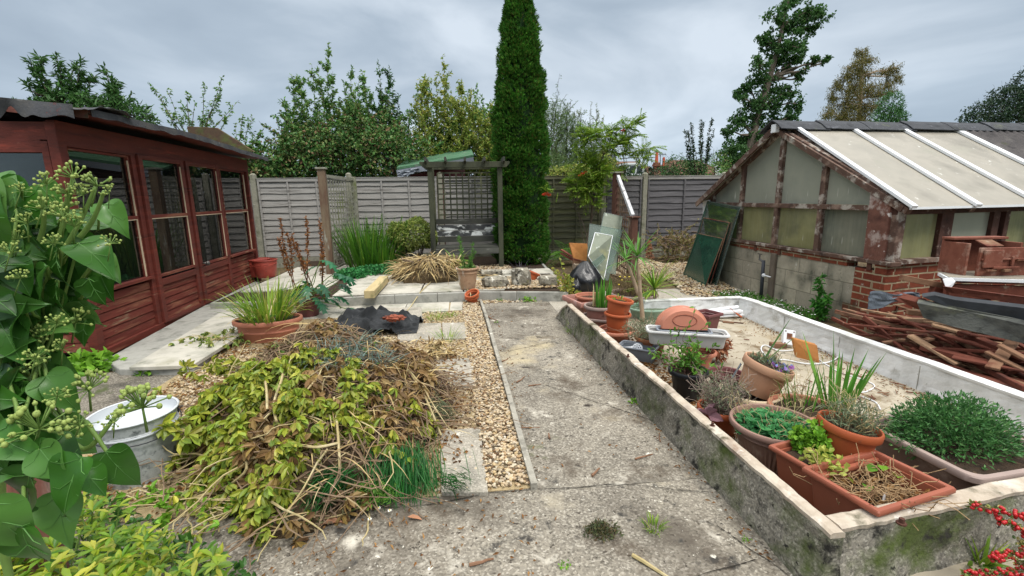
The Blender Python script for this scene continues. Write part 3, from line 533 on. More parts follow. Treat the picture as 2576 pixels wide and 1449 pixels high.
obj('wall', wallstrip(bw, (0, -1, 0), .07, .195, .195, .008), M_white, t); obj('coping', coping(bw, (0, -1, 0), .07, .195, .195), M_white, t)
# ================================================================ SHED PLINTH + SLAB
pl = [G(u, v, .05) for u, v in ((262, 905), (300, 928), (486, 928), (640, 800), (700, 745), (640, 700))]
struct('shed_base', MB().poly([(p.x, p.y, -.03) for p in pl[::-1]]+[(-5.6, 8.6, -.03), (-5.6, 4.3, -.03)][::-1][:0], .08, (0, 0, 1)), M_kerb, bevel=.01)
P = [G(u, v, .09) for u, v in ((324, 922), (483, 917), (601, 843), (640, 800), (575, 772))]
one('ramp_slab', MB().poly([(p.x, p.y, .052) for p in P[::-1]], .032, (0, 0, 1)), M_slabL, 'long pale concrete slab laid along the red summerhouse front', 'slab', bevel=.004)
# ================================================================ SUMMERHOUSE  (local x along front, y inwards)
S0 = Vector((-3.3, 4.35, 0)); ang = math.atan2(4.0, -.25)
sh = thing('summerhouse', 'red stained wooden summerhouse with large windows and torn felt roof', 'summerhouse', S0, (0, 0, ang))
SL, SD, SH = 4.02, 2.3, 2.06
def sobj(n, mb, m, p=None, **k): return obj(n, mb, m, p or sh, local=True, **k)
def clad(mb, x0, x1, z0, z1, y=0., nb=5, end=False):
    h = (z1-z0)/nb
    for i in range(nb):
        a = z0+i*h; loops = []
        prof = [(-.002, a), (-.011, a+.003), (-.008, a+h*.5), (-.004, a+h-.006), (.012, a+h-.002), (.012, a)]
        if end: loops = [[(yy if False else q[0]+y, xx, q[1]) for q in prof] for xx in (x0, x1)]
        else: loops = [[(xx, q[0]+y, q[1]) for q in prof] for xx in (x0, x1)]
        mb.loft([[Vector(p) for p in l] for l in loops], True, True, True)
bays = [(.05, .88, .59, 'w'), (1.02, 1.83, .58, 'd'), (1.97, 2.80, .57, 'd'), (2.96, 3.86, .56, 'w')]
for x, w_ in ((.0, .09), (.93, .07), (1.905, .05), (2.875, .06), (3.99, .07)): sobj('post', MB().box((x, 0, 1.05), (w_, .075, 2.0)), M_red, bevel=.004)
for x in (.0, 3.99): sobj('post', MB().box((x, SD, 1.05), (.07, .075, 2.0)), M_red)
sobj('top_rail', MB().box((2, -.002, 1.965), (4.06, .07, .20)), M_red, bevel=.004); sobj('bottom_rail', MB().box((2, 0, .045), (4.06, .085, .07)), M_redlow, bevel=.004)
for i, (x0, x1, zb, k) in enumerate(bays):
    z0 = .09; dep = -.02 if k == 'd' else 0; par = sh
    if k == 'd':
        dm = MB(); cx = (x0+x1)/2; lo, hi = (.975, 1.875) if i == 1 else (1.935, 2.84)
        dm.box((lo+.035, -.035, .98), (.07, .05, 1.82)); dm.box((hi-.035, -.035, .98), (.07, .05, 1.82)); dm.box((cx, -.035, 1.872), (hi-lo-.141, .048, .035)); dm.box((cx, -.035, .52), (hi-lo-.141, .048, .07)); dm.box((cx, -.035, .085), (hi-lo-.141, .048, .04))
        par = sobj('door', dm, M_red, bevel=.004); cl = MB(); clad(cl, lo+.07, hi-.07, .105, .485, -.03, 5); sobj('door_boards', cl, M_redlow, par)
        if i == 2:
            h = MB(); h.tube([(2.0, -.06, .60), (2.0, -.105, .60)], [.012, .016], 8); h.ball((2.0, -.12, .60), .03, 10, 7, (1, .8, 1)); sobj('handle', h, M_metal, par, smooth=True)
    else:
        cl = MB(); clad(cl, x0-.02 if i else .04, x1+.06 if i else .9, .08, zb-.03, 0, 6 if i else 6); sobj('boards', cl, M_redlow)
    y = -.03 if k == 'd' else 0
    fr = MB(); b = .022
    for X in (x0+b/2, x1-b/2): fr.box((X, y, (zb+1.86)/2), (b, .045, 1.86-zb))
    fr.box(((x0+x1)/2, y, 1.24), (x1-x0-.045, .05, .035)); fr.box(((x0+x1)/2, y, 1.851), (x1-x0-.045, .044, .018)); fr.box(((x0+x1)/2, y-(.012 if k == 'w' else 0), zb+.012), (x1-x0-.045+(.12 if k == 'w' else 0), .09 if k == 'w' else .044, .028))
    f = sobj('window_frame', fr, M_redlow, par, bevel=.002)
    for za, zz in ((zb+.02, 1.225), (1.255, 1.845)): sobj('pane', MB().box(((x0+x1)/2, y+.012, (za+zz)/2), (x1-x0-.045, .004, zz-za)), M_glass, f)
    pt_ = MB()
    for X in (x1-.027,): pt_.box((X, y-.018, (zb+1.84)/2), (.008, .012, 1.78-zb))
    pt_.box(((x0+x1)/2, y-.02, 1.218), (x1-x0-.05, .012, .008)); sobj('putty_line', pt_, M_cream, f)
# end wall facing camera (x=0 plane)
cl = MB(); clad(cl, .0, SD, .08, .60, 0, 6, True); clad(cl, .62, SD, .60, 2.0, 0, 13, True); sobj('end_boards', cl, M_redlow)
ef = MB(); ef.box((0, .075, 1.25), (.06, .05, 1.3)); ef.box((0, .58, 1.25), (.06, .06, 1.3)); ef.box((0, .33, 1.86), (.055, .46, .10)); ef.box((0, .33, .62), (.06, .45, .05)); ef.box((0, 1.2, 1.98), (.05, 2.3, .14)); f = sobj('end_window_frame', ef, M_red)
sobj('pane', MB().box((.01, .33, 1.22), (.004, .45, 1.17)), M_glass, f)
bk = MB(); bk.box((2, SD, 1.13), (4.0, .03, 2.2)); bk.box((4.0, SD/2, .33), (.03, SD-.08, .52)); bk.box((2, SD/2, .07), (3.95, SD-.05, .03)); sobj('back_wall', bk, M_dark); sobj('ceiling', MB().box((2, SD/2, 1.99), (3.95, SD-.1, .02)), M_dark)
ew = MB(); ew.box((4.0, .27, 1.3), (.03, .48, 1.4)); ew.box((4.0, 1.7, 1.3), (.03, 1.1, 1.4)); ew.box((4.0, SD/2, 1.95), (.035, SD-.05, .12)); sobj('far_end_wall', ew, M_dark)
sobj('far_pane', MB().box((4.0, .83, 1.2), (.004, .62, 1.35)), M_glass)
# roof: sagging felt covered sheet
def rz_(x, y): return 2.125+.03*math.sin(x*.9+.4)+.012*noise.noise(Vector((x*2, y*2, 0)))+.085*(y+.35)-.05*max(0, (y-1.2))
x0r, x1r, y0r, y1r = -.07, 4.16, -.32, 2.65
rf = MB(); NX, NY = 50, 16
rf.grid(lambda a, b: (x0r+(x1r-x0r)*a, y0r+(y1r-y0r)*b, rz_(x0r+(x1r-x0r)*a, y0r+(y1r-y0r)*b)), NX, NY)
roof = sobj('roof', rf, M_feltred, solid=.028)
sf = MB(); sf.grid(lambda a, b: (x0r+.02+(x1r-x0r-.04)*a, y0r+.02+(y1r-y0r-.04)*b, rz_(x0r+(x1r-x0r)*a, y0r+(y1r-y0r)*b)-.032), NX, NY); sobj('soffit', sf, M_red, roof)
fe = MB()
fe.grid(lambda a, b: (x0r+(x1r-x0r)*a, y0r-.012-.02*b*abs(noise.noise(Vector((a*22, 0, 3))))+(.05 if b == 0 else 0), rz_(x0r+(x1r-x0r)*a, y0r)+.012-[0, .003, .035, .06+.022*noise.noise(Vector((a*19, 4, 0)))][round(b*3)]), 90, 4)
sobj('felt_edge', fe, M_felt, roof, solid=.004)
fe = MB(); fe.grid(lambda a, b: (x0r-.012-.015*b, y0r+(y1r-y0r)*a, rz_(x0r, y0r+(y1r-y0r)*a)+.012-[0, .004, .05, .075+.03*noise.noise(Vector((a*15, 9, 0)))][round(b*3)]), 50, 4); sobj('felt_edge', fe, M_feltred, roof, solid=.004)
fl1 = MB()
fl1.grid(lambda a, b: (x0r-.10+.62*a*(1-.25*b)+.03*noise.noise(Vector((a*4, b*4, 1))), y0r-.055+.30*b, rz_(x0r+.4*a, y0r+.2*b)+.02+.045*math.sin(a*3.1)*(1-b)+.02*noise.noise(Vector((a*6, b*6, 4)))-.03*(1-a)), 24, 14)
sobj('torn_felt_flap', fl1, M_felt, roof, solid=.004)
fl2 = MB(); fl2.grid(lambda a, b: (x0r-.10-.05*b*math.sin(a*5), y0r+.05+.62*a, rz_(x0r, y0r+.6*a)+.03-.16*b*(.5+.5*noise.noise(Vector((a*5, 1, 2))))-.03*b), 24, 8); sobj('torn_felt_flap', fl2, M_felt, roof, solid=.004)
# things seen through the glass
def SW(x, y, z): return S0+Matrix.Rotation(ang, 3, 'Z') @ Vector((x, y, z))
t = thing('display_board', 'pale board with mirrored dark lettering leaning inside the summerhouse', 'board', SW(1.5, 1.1, .09), (R_(-8), 0, ang))
obj('board', MB().box((0, 0, .55), (.9, .03, 1.1)), mat('pale_board', ['5f6f6c', '6b7b78'], 2, .6, .05), t, local=True)
cu = bpy.data.curves.new('lettering', 'FONT'); cu.body = 'Caratherm'; cu.size = .15; cu.extrude = .002; cu.align_x = 'CENTER'
to = bpy.data.objects.new('tmp', cu); me = bpy.data.meshes.new_from_object(to); bpy.data.objects.remove(to)
lo = bpy.data.objects.new('lettering', me); sc.collection.objects.link(lo); me.materials.clear(); me.materials.append(M_blackp); lo.parent = t; lo.location = (.05, -.02, .72); lo.rotation_euler = (R_(90), 0, 0); lo.scale = (-1, 1, 1)
one('white_sack', MB().ball(SW(3.4, .35, .66), .22, 14, 9, (1.3, .8, .45), .35, 4), M_whitep, 'crumpled white plastic sack on the summerhouse windowsill', 'sack', smooth=True)
one('storage_box', MB().box(SW(2.5, .5, .42), (.5, .5, .5), ang), M_bgrey, 'pale grey plastic box behind the summerhouse door glass', 'box', bevel=.03)
one('folded_table', MB().box(SW(.5, .9, .6), (.05, .8, 1.0), ang+.3), M_bgrey, 'grey folded table leaning behind the nearest summerhouse window', 'table', bevel=.01)
one('rug_roll', MB().tube([SW(1.95, .5, .1), SW(2.05, .45, 1.3)], [.05, .045], 10), M_cream, 'pale upright roll standing behind the double doors', 'roll')
# rusty post at left
t = thing('gate_post', 'flaking brown timber post at the far left edge', 'post', (-1.45, 1.2, 0))
obj('post', MB().box((-1.385, 1.38, .80), (.15, .15, 1.60), .12), mat('flaking_pink_post', ['6b3f36', '87594e', '59342c'], 4, .8, .4, 24, st=(1, 1, .4), over=[('a98e84', 3, .5, .66), ('3f2a22', 6, .6, .7)]), t, bevel=.01)
# ================================================================ FENCE
def fpanel(x0, x1, y, z0, z1, m, label, nb=11, bat=3, mr=None):
    t = thing('fence_bay', label, 'fence panel', ((x0+x1)/2, y, z0), group='lap fence panels along the back'); sx = x0*3.1
    fb = MB(); h = (z1-z0-.06)/nb
    for i in range(nb):
        a = z0+.02+i*h; V = []; n = 40
        for k in range(n+1):
            x = x0+.01+(x1-x0-.02)*k/n; wv = .016*noise.noise(Vector((x*2.2, i*5.3+sx, 0)))+.008*noise.noise(Vector((x*6, i*3.1, 7+sx)))
            V += [(x, y-.028, a-.012+wv), (x, y-.030, a-.004+wv), (x, y-.006, a+h+.014), (x, y+.004, a+wv)]
        fb.add(V, [(4*k+j, 4*k+4+j, 4*k+5+j, 4*k+1+j) for k in range(n) for j in range(2)]+[(4*k+3, 4*k+7, 4*k+4, 4*k) for k in range(n)])
    obj('boards', fb, m, t)
    rl = MB(); rl.box(((x0+x1)/2, y-.035, z1-.045), (x1-x0-.02, .03, .06)); obj('top_rail', rl, mr or m, t, bevel=.003)
    obj('cap', MB().box(((x0+x1)/2, y-.02, z1-.004), (x1-x0, .075, .014)), mr or m, t)
    for k in range(bat+1):
        x = x0+.03+(x1-x0-.06)*k/bat; obj('batten', MB().box((x, y-.042, (z0+z1)/2-.03), (.036, .02, z1-z0-.1)), m, t, bevel=.003)
    return t
def cpost(x, y, z0, z1, lab, m=M_post):
    mb = MB(); mb.box((x, y, (z0+z1)/2), (.10, .10, z1-z0)); mb.add([(x-.05, y-.05, z1), (x+.05, y-.05, z1), (x+.05, y+.05, z1), (x-.05, y+.05, z1), (x-.02, y, z1+.03), (x+.02, y, z1+.03)], [(0, 1, 5, 4), (1, 2, 5), (2, 3, 4, 5), (3, 0, 4)])
    one('concrete_post', mb, m, lab, 'fence post', 'concrete fence posts', bevel=.006)
FY = 10.15
PX = [-4.17, -2.28, -.40, 1.45, 3.20, 4.15, 6.03, 7.9]
labs = ['silvery fence panel between the summerhouse and the left trellis', 'silvery wavy fence panel behind the strap leaved clump', 'silvery fence panel seen through the arbour lattice', 'green tinged fence panel right of the tall cypress', 'narrow grey fence panel behind the sloping trellis', 'dark grey fence panel above the leaning green glass', 'dark grey fence panel behind the greenhouse roof edge']
for i in range(7):
    m = M_fence if i < 3 else (M_fence3 if i == 3 else M_fence2)
    fpanel(PX[i]+.06, PX[i+1]-.06, FY, .20 if i < 4 else .12, 1.84 if i < 4 else 1.82, m, labs[i], 12, 3 if i < 4 else 2, M_fence if i != 3 else M_fence3)
    g = MB().box(((PX[i]+PX[i+1])/2, FY-.01, .08), (PX[i+1]-PX[i]-.11, .05, .24)); one('gravel_board', g, M_post, 'concrete gravel board under the %s' % labs[i].split(' panel')[0]+' panel '+' '.join(labs[i].split('panel ')[1].split()[:4]), 'gravel board', 'gravel boards under the fence')
pl_ = ['tall concrete post beside the summerhouse end', 'concrete post behind the left trellis', 'concrete post seen through the arbour lattice edge', 'concrete post just behind the cypress', 'concrete post left of the sloping trellis', 'pale concrete post right of the sloping trellis', 'concrete post near the greenhouse roof edge', 'concrete post hidden behind the greenhouse']
for i, x in enumerate(PX): cpost(x, FY-.02, -.05, 1.91 if i < 4 else 1.87, pl_[i])
for k in range(3): fpanel(-10.0+1.95*k, -8.12+1.95*k, FY+.05, .15, 1.8, M_fence, 'old fence panel far behind the summerhouse, %s' % ('leftmost', 'middle', 'rightmost')[k])
# ================================================================ TRELLISES
def lattice(mb, a, b, z0, z1, nv, nh, w=.028, th=.012, ztop=None):
    a, b = Vector(a), Vector(b); d = (b-a); L_ = d.length; d.normalize(); n = Vector((-d.y, d.x, 0))
    for i in range(nv+1):
        p = a+d*(L_*i/nv); zt = ztop(i/nv) if ztop else z1; mb.bar(p+Vector((0, 0, z0)), p+Vector((0, 0, zt)), w, th, up=n)
    for j in range(nh+1):
        z = z0+(z1-z0)*j/nh; t1 = 1
        if ztop:
            while t1 > .1 and ztop(t1) < z: t1 -= .02
        mb.bar(a+n*th+Vector((0, 0, z)), a+d*(L_*t1)+n*th+Vector((0, 0, z)), w, th, up=n)
t = thing('trellis_screen', 'square lattice trellis on a brown capped post left of the arbour', 'trellis', (-2.25, 8.2, .12))
tp = Vector((-2.27, 8.16, .12)); tb = Vector((-2.13, 9.85, .12))
obj('post', MB().box(tp+Vector((0, 0, .88)), (.12, .12, 1.78), .08), M_postw, t, bevel=.005); obj('post_cap', MB().box(tp+Vector((0, 0, 1.785)), (.17, .17, .03), .08), M_trellis, t, bevel=.006)
obj('post', MB().box(tb+Vector((0, 0, .85)), (.10, .10, 1.74), .08), M_trellis, t, bevel=.005)
lm = MB(); d = (tb-tp).normalized(); lattice(lm, tp+d*.08, tb-d*.06, .12, 1.62, 11, 15); obj('lattice', lm, M_trellis, t)
fm = MB(); fm.bar(tp+d*.07+Vector((0, 0, 1.67)), tb-d*.06+Vector((0, 0, 1.67)), .04, .05); fm.bar(tp+d*.07+Vector((0, 0, .08)), tb-d*.06+Vector((0, 0, .08)), .04, .04); obj('frame', fm, M_trellis, t)
# right sloping trellis
q1 = GY(1548, 560, 8.15); q1.z = 0; q2 = GY(1590, 650, 6.75); q2.z = 0
zt1 = GY(1548, 436, 8.15).z; zt2 = GY(1589, 548, 6.75).z
t = thing('sloping_trellis', 'brown lattice trellis with a flaking white sloping rail between two posts', 'trellis', q2)
obj('post', MB().box(q1+Vector((0, 0, zt1/2)), (.11, .11, zt1), .2), M_brown, t, bevel=.005); obj('post_cap', MB().box(q1+Vector((0, 0, zt1+.012)), (.17, .17, .026), .2), M_trellis, t, bevel=.004)
obj('post', MB().box(q2+Vector((0, 0, zt2/2)), (.10, .10, zt2), .2), M_brown, t, bevel=.005); obj('post_cap', MB().box(q2+Vector((0, 0, zt2+.012)), (.15, .15, .024), .2), M_brown, t, bevel=.004)
lm = MB(); lattice(lm, q1+(q2-q1)*.03, q1+(q2-q1)*.97, .1, zt1-.1, 9, 14, ztop=lambda s: zt1-.08+(zt2-zt1+.05)*s); obj('lattice', lm, M_postw, t)
obj('sloping_rail', MB().bar(q1+Vector((.0, -.06, zt1-.06)), q2+Vector((.0, .03, zt2+.02)), .05, .07), mat('flaking_white_rail', ['a5a5a6', 'c3c4c6', '8e8c8a'], 9, .8, .4, over=[('5f564e', 12, .56, .64)]), t, bevel=.003)
# ================================================================ ARBOUR SEAT
AX0, AX1, AY, AZ = -.50, .735, 8.42, .10
t = thing('arbour_seat', 'dark weathered arbour with lattice back, slatted top and white flaked bench', 'arbour', ((AX0+AX1)/2, AY, AZ))
for x in (AX0, AX1):
    for y, zz in ((AY, 1.96), (AY+.55, 1.93)): obj('post', MB().box((x, y, zz/2+.04), (.085, .085, zz-.06)), M_arb, t, bevel=.005)
for y in (AY-.05, AY+.60):
    m = MB(); x0, x1 = AX0-.17, AX1+.17
    m.poly([(x0, y, 1.98), (x0+.06, y, 1.92), (x1-.06, y, 1.92), (x1, y, 1.98), (x1, y, 2.02), (x0, y, 2.02)], .04, (0, -1, 0)); obj('beam', m, M_arb, t, bevel=.004)
for i in range(5):
    x = AX0-.06+(AX1-AX0+.12)*i/4; m = MB(); m.poly([(x-.018, AY-.22, 2.09), (x-.018, AY-.22, 2.02), (x-.018, AY-.12, 1.985), (x-.018, AY+.68, 1.985), (x-.018, AY+.77, 2.02), (x-.018, AY+.77, 2.07)], .036, (1, 0, 0)); obj('rafter', m, M_arbH, t)
lm = MB(); lattice(lm, (AX0+.10, AY+.55, 0), (AX1-.08, AY+.55, 0), .98, 1.86, 9, 9, .026); obj('lattice', lm, M_arb, t)
lm = MB(); lattice(lm, (AX0, AY+.06, 0), (AX0, AY+.50, 0), .98, 1.86, 3, 9, .026); lattice(lm, (AX1, AY+.06, 0), (AX1, AY+.50, 0), .98, 1.86, 3, 9, .026); obj('side_lattice', lm, M_arb, t)
for i, (z, m) in enumerate(((.62, M_arbH), (.73, M_arbW), (.84, M_arbW), (.955, M_arbH))): obj('back_board', MB().box(((AX0+AX1)/2, AY+.40+.02*i, z), (AX1-AX0-.09, .022, .10)), m, t, bevel=.003)
st_ = MB()
for i in range(5): st_.box(((AX0+AX1)/2, AY+.02+.09*i, .50+.003*i), (AX1-AX0-.09, .075, .022))
obj('seat', st_, M_arbH, t, bevel=.003); obj('seat_rail', MB().box(((AX0+AX1)/2, AY-.04, .435), (AX1-AX0-.088, .025, .105)), mat('seat_front', ['3d3f3c', '55564f', '30322f'], 4, .85, .4, 24, st=(.3, 1, 1), over=[('9a9a90', 6, .54, .66)]), t, bevel=.003)
obj('seat_rail', MB().box(((AX0+AX1)/2, AY+.50, .44), (AX1-AX0-.088, .025, .09)), M_arbH, t)
for x in (AX0-.0, AX1): obj('arm_rail', MB().bar((x, AY+.045, .70), (x, AY+.50, .72), .05, .03), M_arb, t)
# ================================================================ GREENHOUSE
gx = 4.12; ga = R_(9.5); fd = Vector((math.cos(ga), math.sin(ga), 0)); rd = Vector((math.cos(R_(1.5)), math.sin(R_(1.5)), 0)); fn_ = Vector((fd.y, -fd.x, 0))
C0 = Vector((gx, 3.97, 0)); RG0 = Vector((gx-.06, 5.71, 2.26)); EV0 = Vector((gx-.08, 3.80, 1.262)); BEV0 = Vector((gx-.1, 7.42, 1.29))
gh = thing('greenhouse', 'old brown timber greenhouse with dirty frosted panes on a block and brick base', 'greenhouse', (gx, 4, 0))
GW = 7.0
m = MB(); m.poly([(gx, 4.32, -.02), (gx, 7.35, -.02), (gx, 7.35, .625), (gx, 4.32, .625)], .11, (1, 0, 0)); obj('block_wall', m, M_block, gh)
m = MB(); m.box((gx+.055, 4.145, .30), (.125, .36, .66)); m.box((gx+.052, 4.375, .10), (.122, .098, .26)); obj('brick_pier', m, M_brick, gh)
m = MB(); m.box((gx+.057, 5.9, .66), (.13, 2.93, .07)); obj('brick_course', m, M_brick, gh)
# front brick wall (rotated block in its own axes so bricks follow it)
fw = obj('front_brick_wall', MB().box((GW/2, .06, .345), (GW, .12, .71)), M_brick, gh, local=True); fw.location = C0-gh.location; fw.rotation_euler = (0, 0, ga)
# gable frame
gf = MB()
def gy(y, z): return Vector((gx+.02, y, z))
def rr(y):  # gable rafter underside height
    return 1.30+(2.17-1.30)*((7.36-y)/(7.36-5.71)) if y > 5.71 else 1.32+(2.17-1.32)*((y-3.98)/(5.71-3.98))
obj('sill', MB().box((gx+.02, 5.65, .715), (.11, 3.5, .04)), M_ghf, gh, bevel=.004)
gf.box((gx+.018, 5.7, 1.245), (.075, 3.35, .055))
for y in (4.90, 5.645, 6.43, 7.2): gf.bar(gy(y, .735), gy(y, rr(y)), .062, .07, up=(0, 1, 0))
gf.bar(gy(5.73, 2.19), gy(4.0, 1.335), .07, .06, up=(1, 0, 0)); gf.bar(gy(5.70, 2.191), gy(7.38, 1.31), .07, .06, up=(1, 0, 0))
obj('gable_frame', gf, M_ghf, gh, bevel=.004)
obj('corner_board', MB().poly([(gx-.03, 4.0, .70), (gx-.03, 4.225, .70), (gx-.03, 4.245, 1.43), (gx-.03, 4.0, 1.31)], .03, (1, 0, 0)), M_ghp, gh, bevel=.004)
obj('corner_post', MB().box(C0+Vector((.05, .02, 1.0)), (.10, .09, .58), ga), M_ghf, gh, bevel=.004)
ym = [4.245, 4.9, 5.645, 6.43, 7.2]
for i in range(4):
    a, b = ym[i]+(.04 if i else .0), ym[i+1]-.04
    pm = MB(); X = gx+.03
    pm.poly([(0, a, 0), (0, b, 0), (0, b, .475), (0, a, .475)], .005, (1, 0, 0)); o = obj('pane', pm, M_pane2 if i != 0 else mat('dim_reflecting_pane', ['5b5e54', '6f6e60', '4c5048'], 1, .12, .04, 8, spec=.6, extra=streak_extra), gh, local=True); o.location = Vector((X, 0, .74))-gh.location
    P = [(0, a, 1.275), (0, b, 1.275)]
    if a < 5.71 < b: P += [(0, b, rr(b)), (0, 5.71, 2.16), (0, a, rr(a))]
    else: P += [(0, b, rr(b)), (0, a, rr(a))]
    P = [(p[0], p[1], p[2]-1.27) for p in P]
    pm = MB().poly(P, .005, (1, 0, 0)); o = obj('pane', pm, M_pane, gh, local=True); o.location = Vector((X, 0, 1.27))-gh.location
# front windows
ff = MB(); ev = lambda s, z: C0+fd*s+Vector((0, 0, z))
ff.bar(ev(0, .73), ev(GW, .73), .10, .04); obj('front_sill', ff, M_ghf, gh)
ff = MB(); ff.bar(ev(.0, 1.225)+fn_*-.02, ev(GW, 1.225)+fn_*-.02, .08, .08); fs = [.13, .62, .80, 1.42, 1.55, 1.95, 2.1, 2.7, 2.85, 3.4, 3.6]
for s_, w_ in ((.10, .08), (.71, .17), (1.43, .10), (1.60, .07), (2.12, .14), (2.75, .16), (3.5, .16), (4.2, .16), (5, .16)): ff.bar(ev(s_, .75)+fn_*-.02, ev(s_, 1.19)+fn_*-.02, w_, .06, up=fn_)
obj('front_frame', ff, mat('dark_brown_frame', ['3c261f', '4e332a', '2e1d19'], 6, .8, .4, over=[('8a7a70', 9, .6, .7)]), gh, bevel=.004)
for a, b in ((.14, .62), (.80, 1.38), (1.64, 2.05), (2.19, 2.67), (2.83, 3.42), (3.58, 4.12), (4.28, 4.92)):
    p, q = ev(a, .75)-fn_*.03, ev(b, .75)-fn_*.03; o = obj('front_pane', MB().poly([p, q, q+Vector((0, 0, .44)), p+Vector((0, 0, .44))], .004, fn_*-1), M_pane2 if a != .8 else M_pane, gh)
# roof sheets and bars
def solve(P0, d, u):
    lo, hi = -1, 8
    for _ in range(40):
        m_ = (lo+hi)/2
        if prj(P0+d*m_)[0] < u: lo = m_
        else: hi = m_
    return lo
tops = [solve(RG0, rd, u) for u in (1988, 2123, 2247, 2378)]; bots = [solve(EV0, fd, u) for u in (2290, 2452, 2606, 2770)]
print('ghbars', tops, bots)
T = lambda s: RG0+rd*s+Vector((0, -.06, -.035)); Bm = lambda s: EV0+fd*s
up_ = (Bm(0)-T(0)).cross(Vector((-1, 0, 0))).normalized()
if up_.z < 0: up_ = -up_
tt, bb = [-.06+tops[0]*0]+tops[1:], [bots[0]-.02]+bots[1:]
tt = tops; bb = bots
for i in range(3): obj('roof_sheet', MB().poly([T(tt[i]), Bm(bb[i]), Bm(bb[i+1]), T(tt[i+1])], .008, -up_), M_roofp, gh)
for i in range(4): obj('roof_bar', MB().bar(T(tt[i])+up_*.022, Bm(bb[i])+up_*.022+(Bm(bb[i])-T(tt[i])).normalized()*.04, .055 if i < 3 else .085, .03, up=up_), M_wtrim, gh, bevel=.003)
for i in range(4): obj('rafter', MB().bar(T(tt[i])-up_*.045+rd*.02, Bm(bb[i])-up_*.045+fd*.02, .05, .06, up=up_), M_ghf, gh)
em = MB(); em.bar(Bm(bb[0])-Vector((0, 0, .012)), Bm(bb[3])-Vector((0, 0, .012)), .012, .022); obj('eave_strip', em, M_wtrim, gh)
# corrugated part (weathered dark sheets) + lower pane continuing right
cm_ = MB(); s0, s1 = tt[3]+.03, 6.5; e0, e1 = bb[3]+.03, 7.2
n = 150
def cw(i): return .018*math.sin(i*1.55)
lo_ = []
for k in range(9):
    f = k/8; lo_.append([(T(s0+(s1-s0)*i/n)).lerp(Bm(e0+(e1-e0)*i/n), f)+up_*(.03+cw(i)) for i in range(n+1)])
cm_.loft(lo_, closed=False); obj('corrugated_sheet', cm_, mat('dark_corrugated', ['4c4a4a', '5d5958', '3d3b3c'], 4, .95, .4, 40, over=[('74706c', 3, .55, .7), ('4f513f', 5, .62, .74)]), gh)
# back roof slope
bm_ = MB(); bm_.poly([RG0+Vector((-.04, .02, -.03)), RG0+rd*6.5+Vector((0, .02, -.03)), BEV0+rd*6.5, BEV0+Vector((-.04, 0, 0))], .02, (0, .4, -.9)); obj('rear_roof', bm_, M_roofp, gh)
obj('barge_board', MB().bar(RG0+Vector((-.04, .03, -.075)), BEV0+Vector((-.04, .05, -.06)), .025, .075, up=(0, .47, .88)), M_ghf, gh)
obj('barge_board', MB().bar(RG0+Vector((-.0, -.03, -.085)), EV0+Vector((.06, .08, -.02)), .03, .06, up=(0, -.5, .87)), M_ghf, gh)
# ridge capping in overlapping felt pieces
for i in range(10):
    s0_ = -.08+.62*i; s1_ = s0_+.68; m = MB(); dz = .006*(i % 2)+.004*random.random()
    prof = [(-.20, -.095), (-.10, -.02), (0, .03), (.10, -.02), (.24, -.10)]
    m.loft([[RG0+rd*s_+Vector((0, a, b+dz+e)) for a, b in prof] for s_, e in ((s0_, .012), (s0_+.3, .004), (s1_, -.002))], closed=False); obj('ridge_cap', m, M_ridge, gh, solid=.012)
obj('ridge_block', MB().box(RG0+Vector((-.04, -.03, -.05)), (.05, .09, .10)), M_wtrim, gh)
obj('white_end_board', MB().bar((gx-.03, 7.28, .75), (gx-.03, 7.34, 1.30), .03, .18, up=(0, 1, 0)), M_wtrim, gh)
obj('window_stay', MB().tube([GX(1835, 546, gx-.03), GX(1858, 545, gx-.06)], .012, 6), M_blackp, gh)
for u, v in ((1900, 617), (1960, 627), (2187, 662), (1829, 607)): obj('bracket', MB().box(GX(u, v+6, gx-.012), (.012, .05, .09)), M_rust, gh)
# standpipe and downpipe
t = thing('standpipe', 'dark water pipe with brass tap standing against the block wall', 'tap', (gx-.1, 5.4, 0))
a = GX(1914, 752, gx-.09); b = GX(1921, 655, gx-.09)
obj('pipe', MB().tube([(a.x, a.y, 0), (a.x, b.y, b.z)], .022, 10), M_lead, t, smooth=True); tp_ = MB(); c = Vector((a.x, b.y, b.z-.02)); tp_.tube([c, c+Vector((-.02, .06, .03))], .016, 8); tp_.tube([c+Vector((-.02, .06, .03)), c+Vector((-.02, .06, .10))], .01, 6); tp_.bar(c+Vector((-.02, .02, .10)), c+Vector((-.02, .10, .10)), .012, .012); obj('tap', tp_, M_metal, t)
c = Vector((a.x, b.y+.0, (b.z)*.62)); tp_ = MB(); tp_.tube([c, c+Vector((0, -.17, 0))], .009, 6); tp_.ball(c+Vector((0, -.03, 0)), .026, 8, 6); obj('valve', tp_, M_whitep, t)
one('pipe_board', MB().box((gx-.02, b.y-.10, .31), (.03, .10, .63)), M_bark, 'grey weathered board fixed behind the standpipe', 'board', bevel=.004)
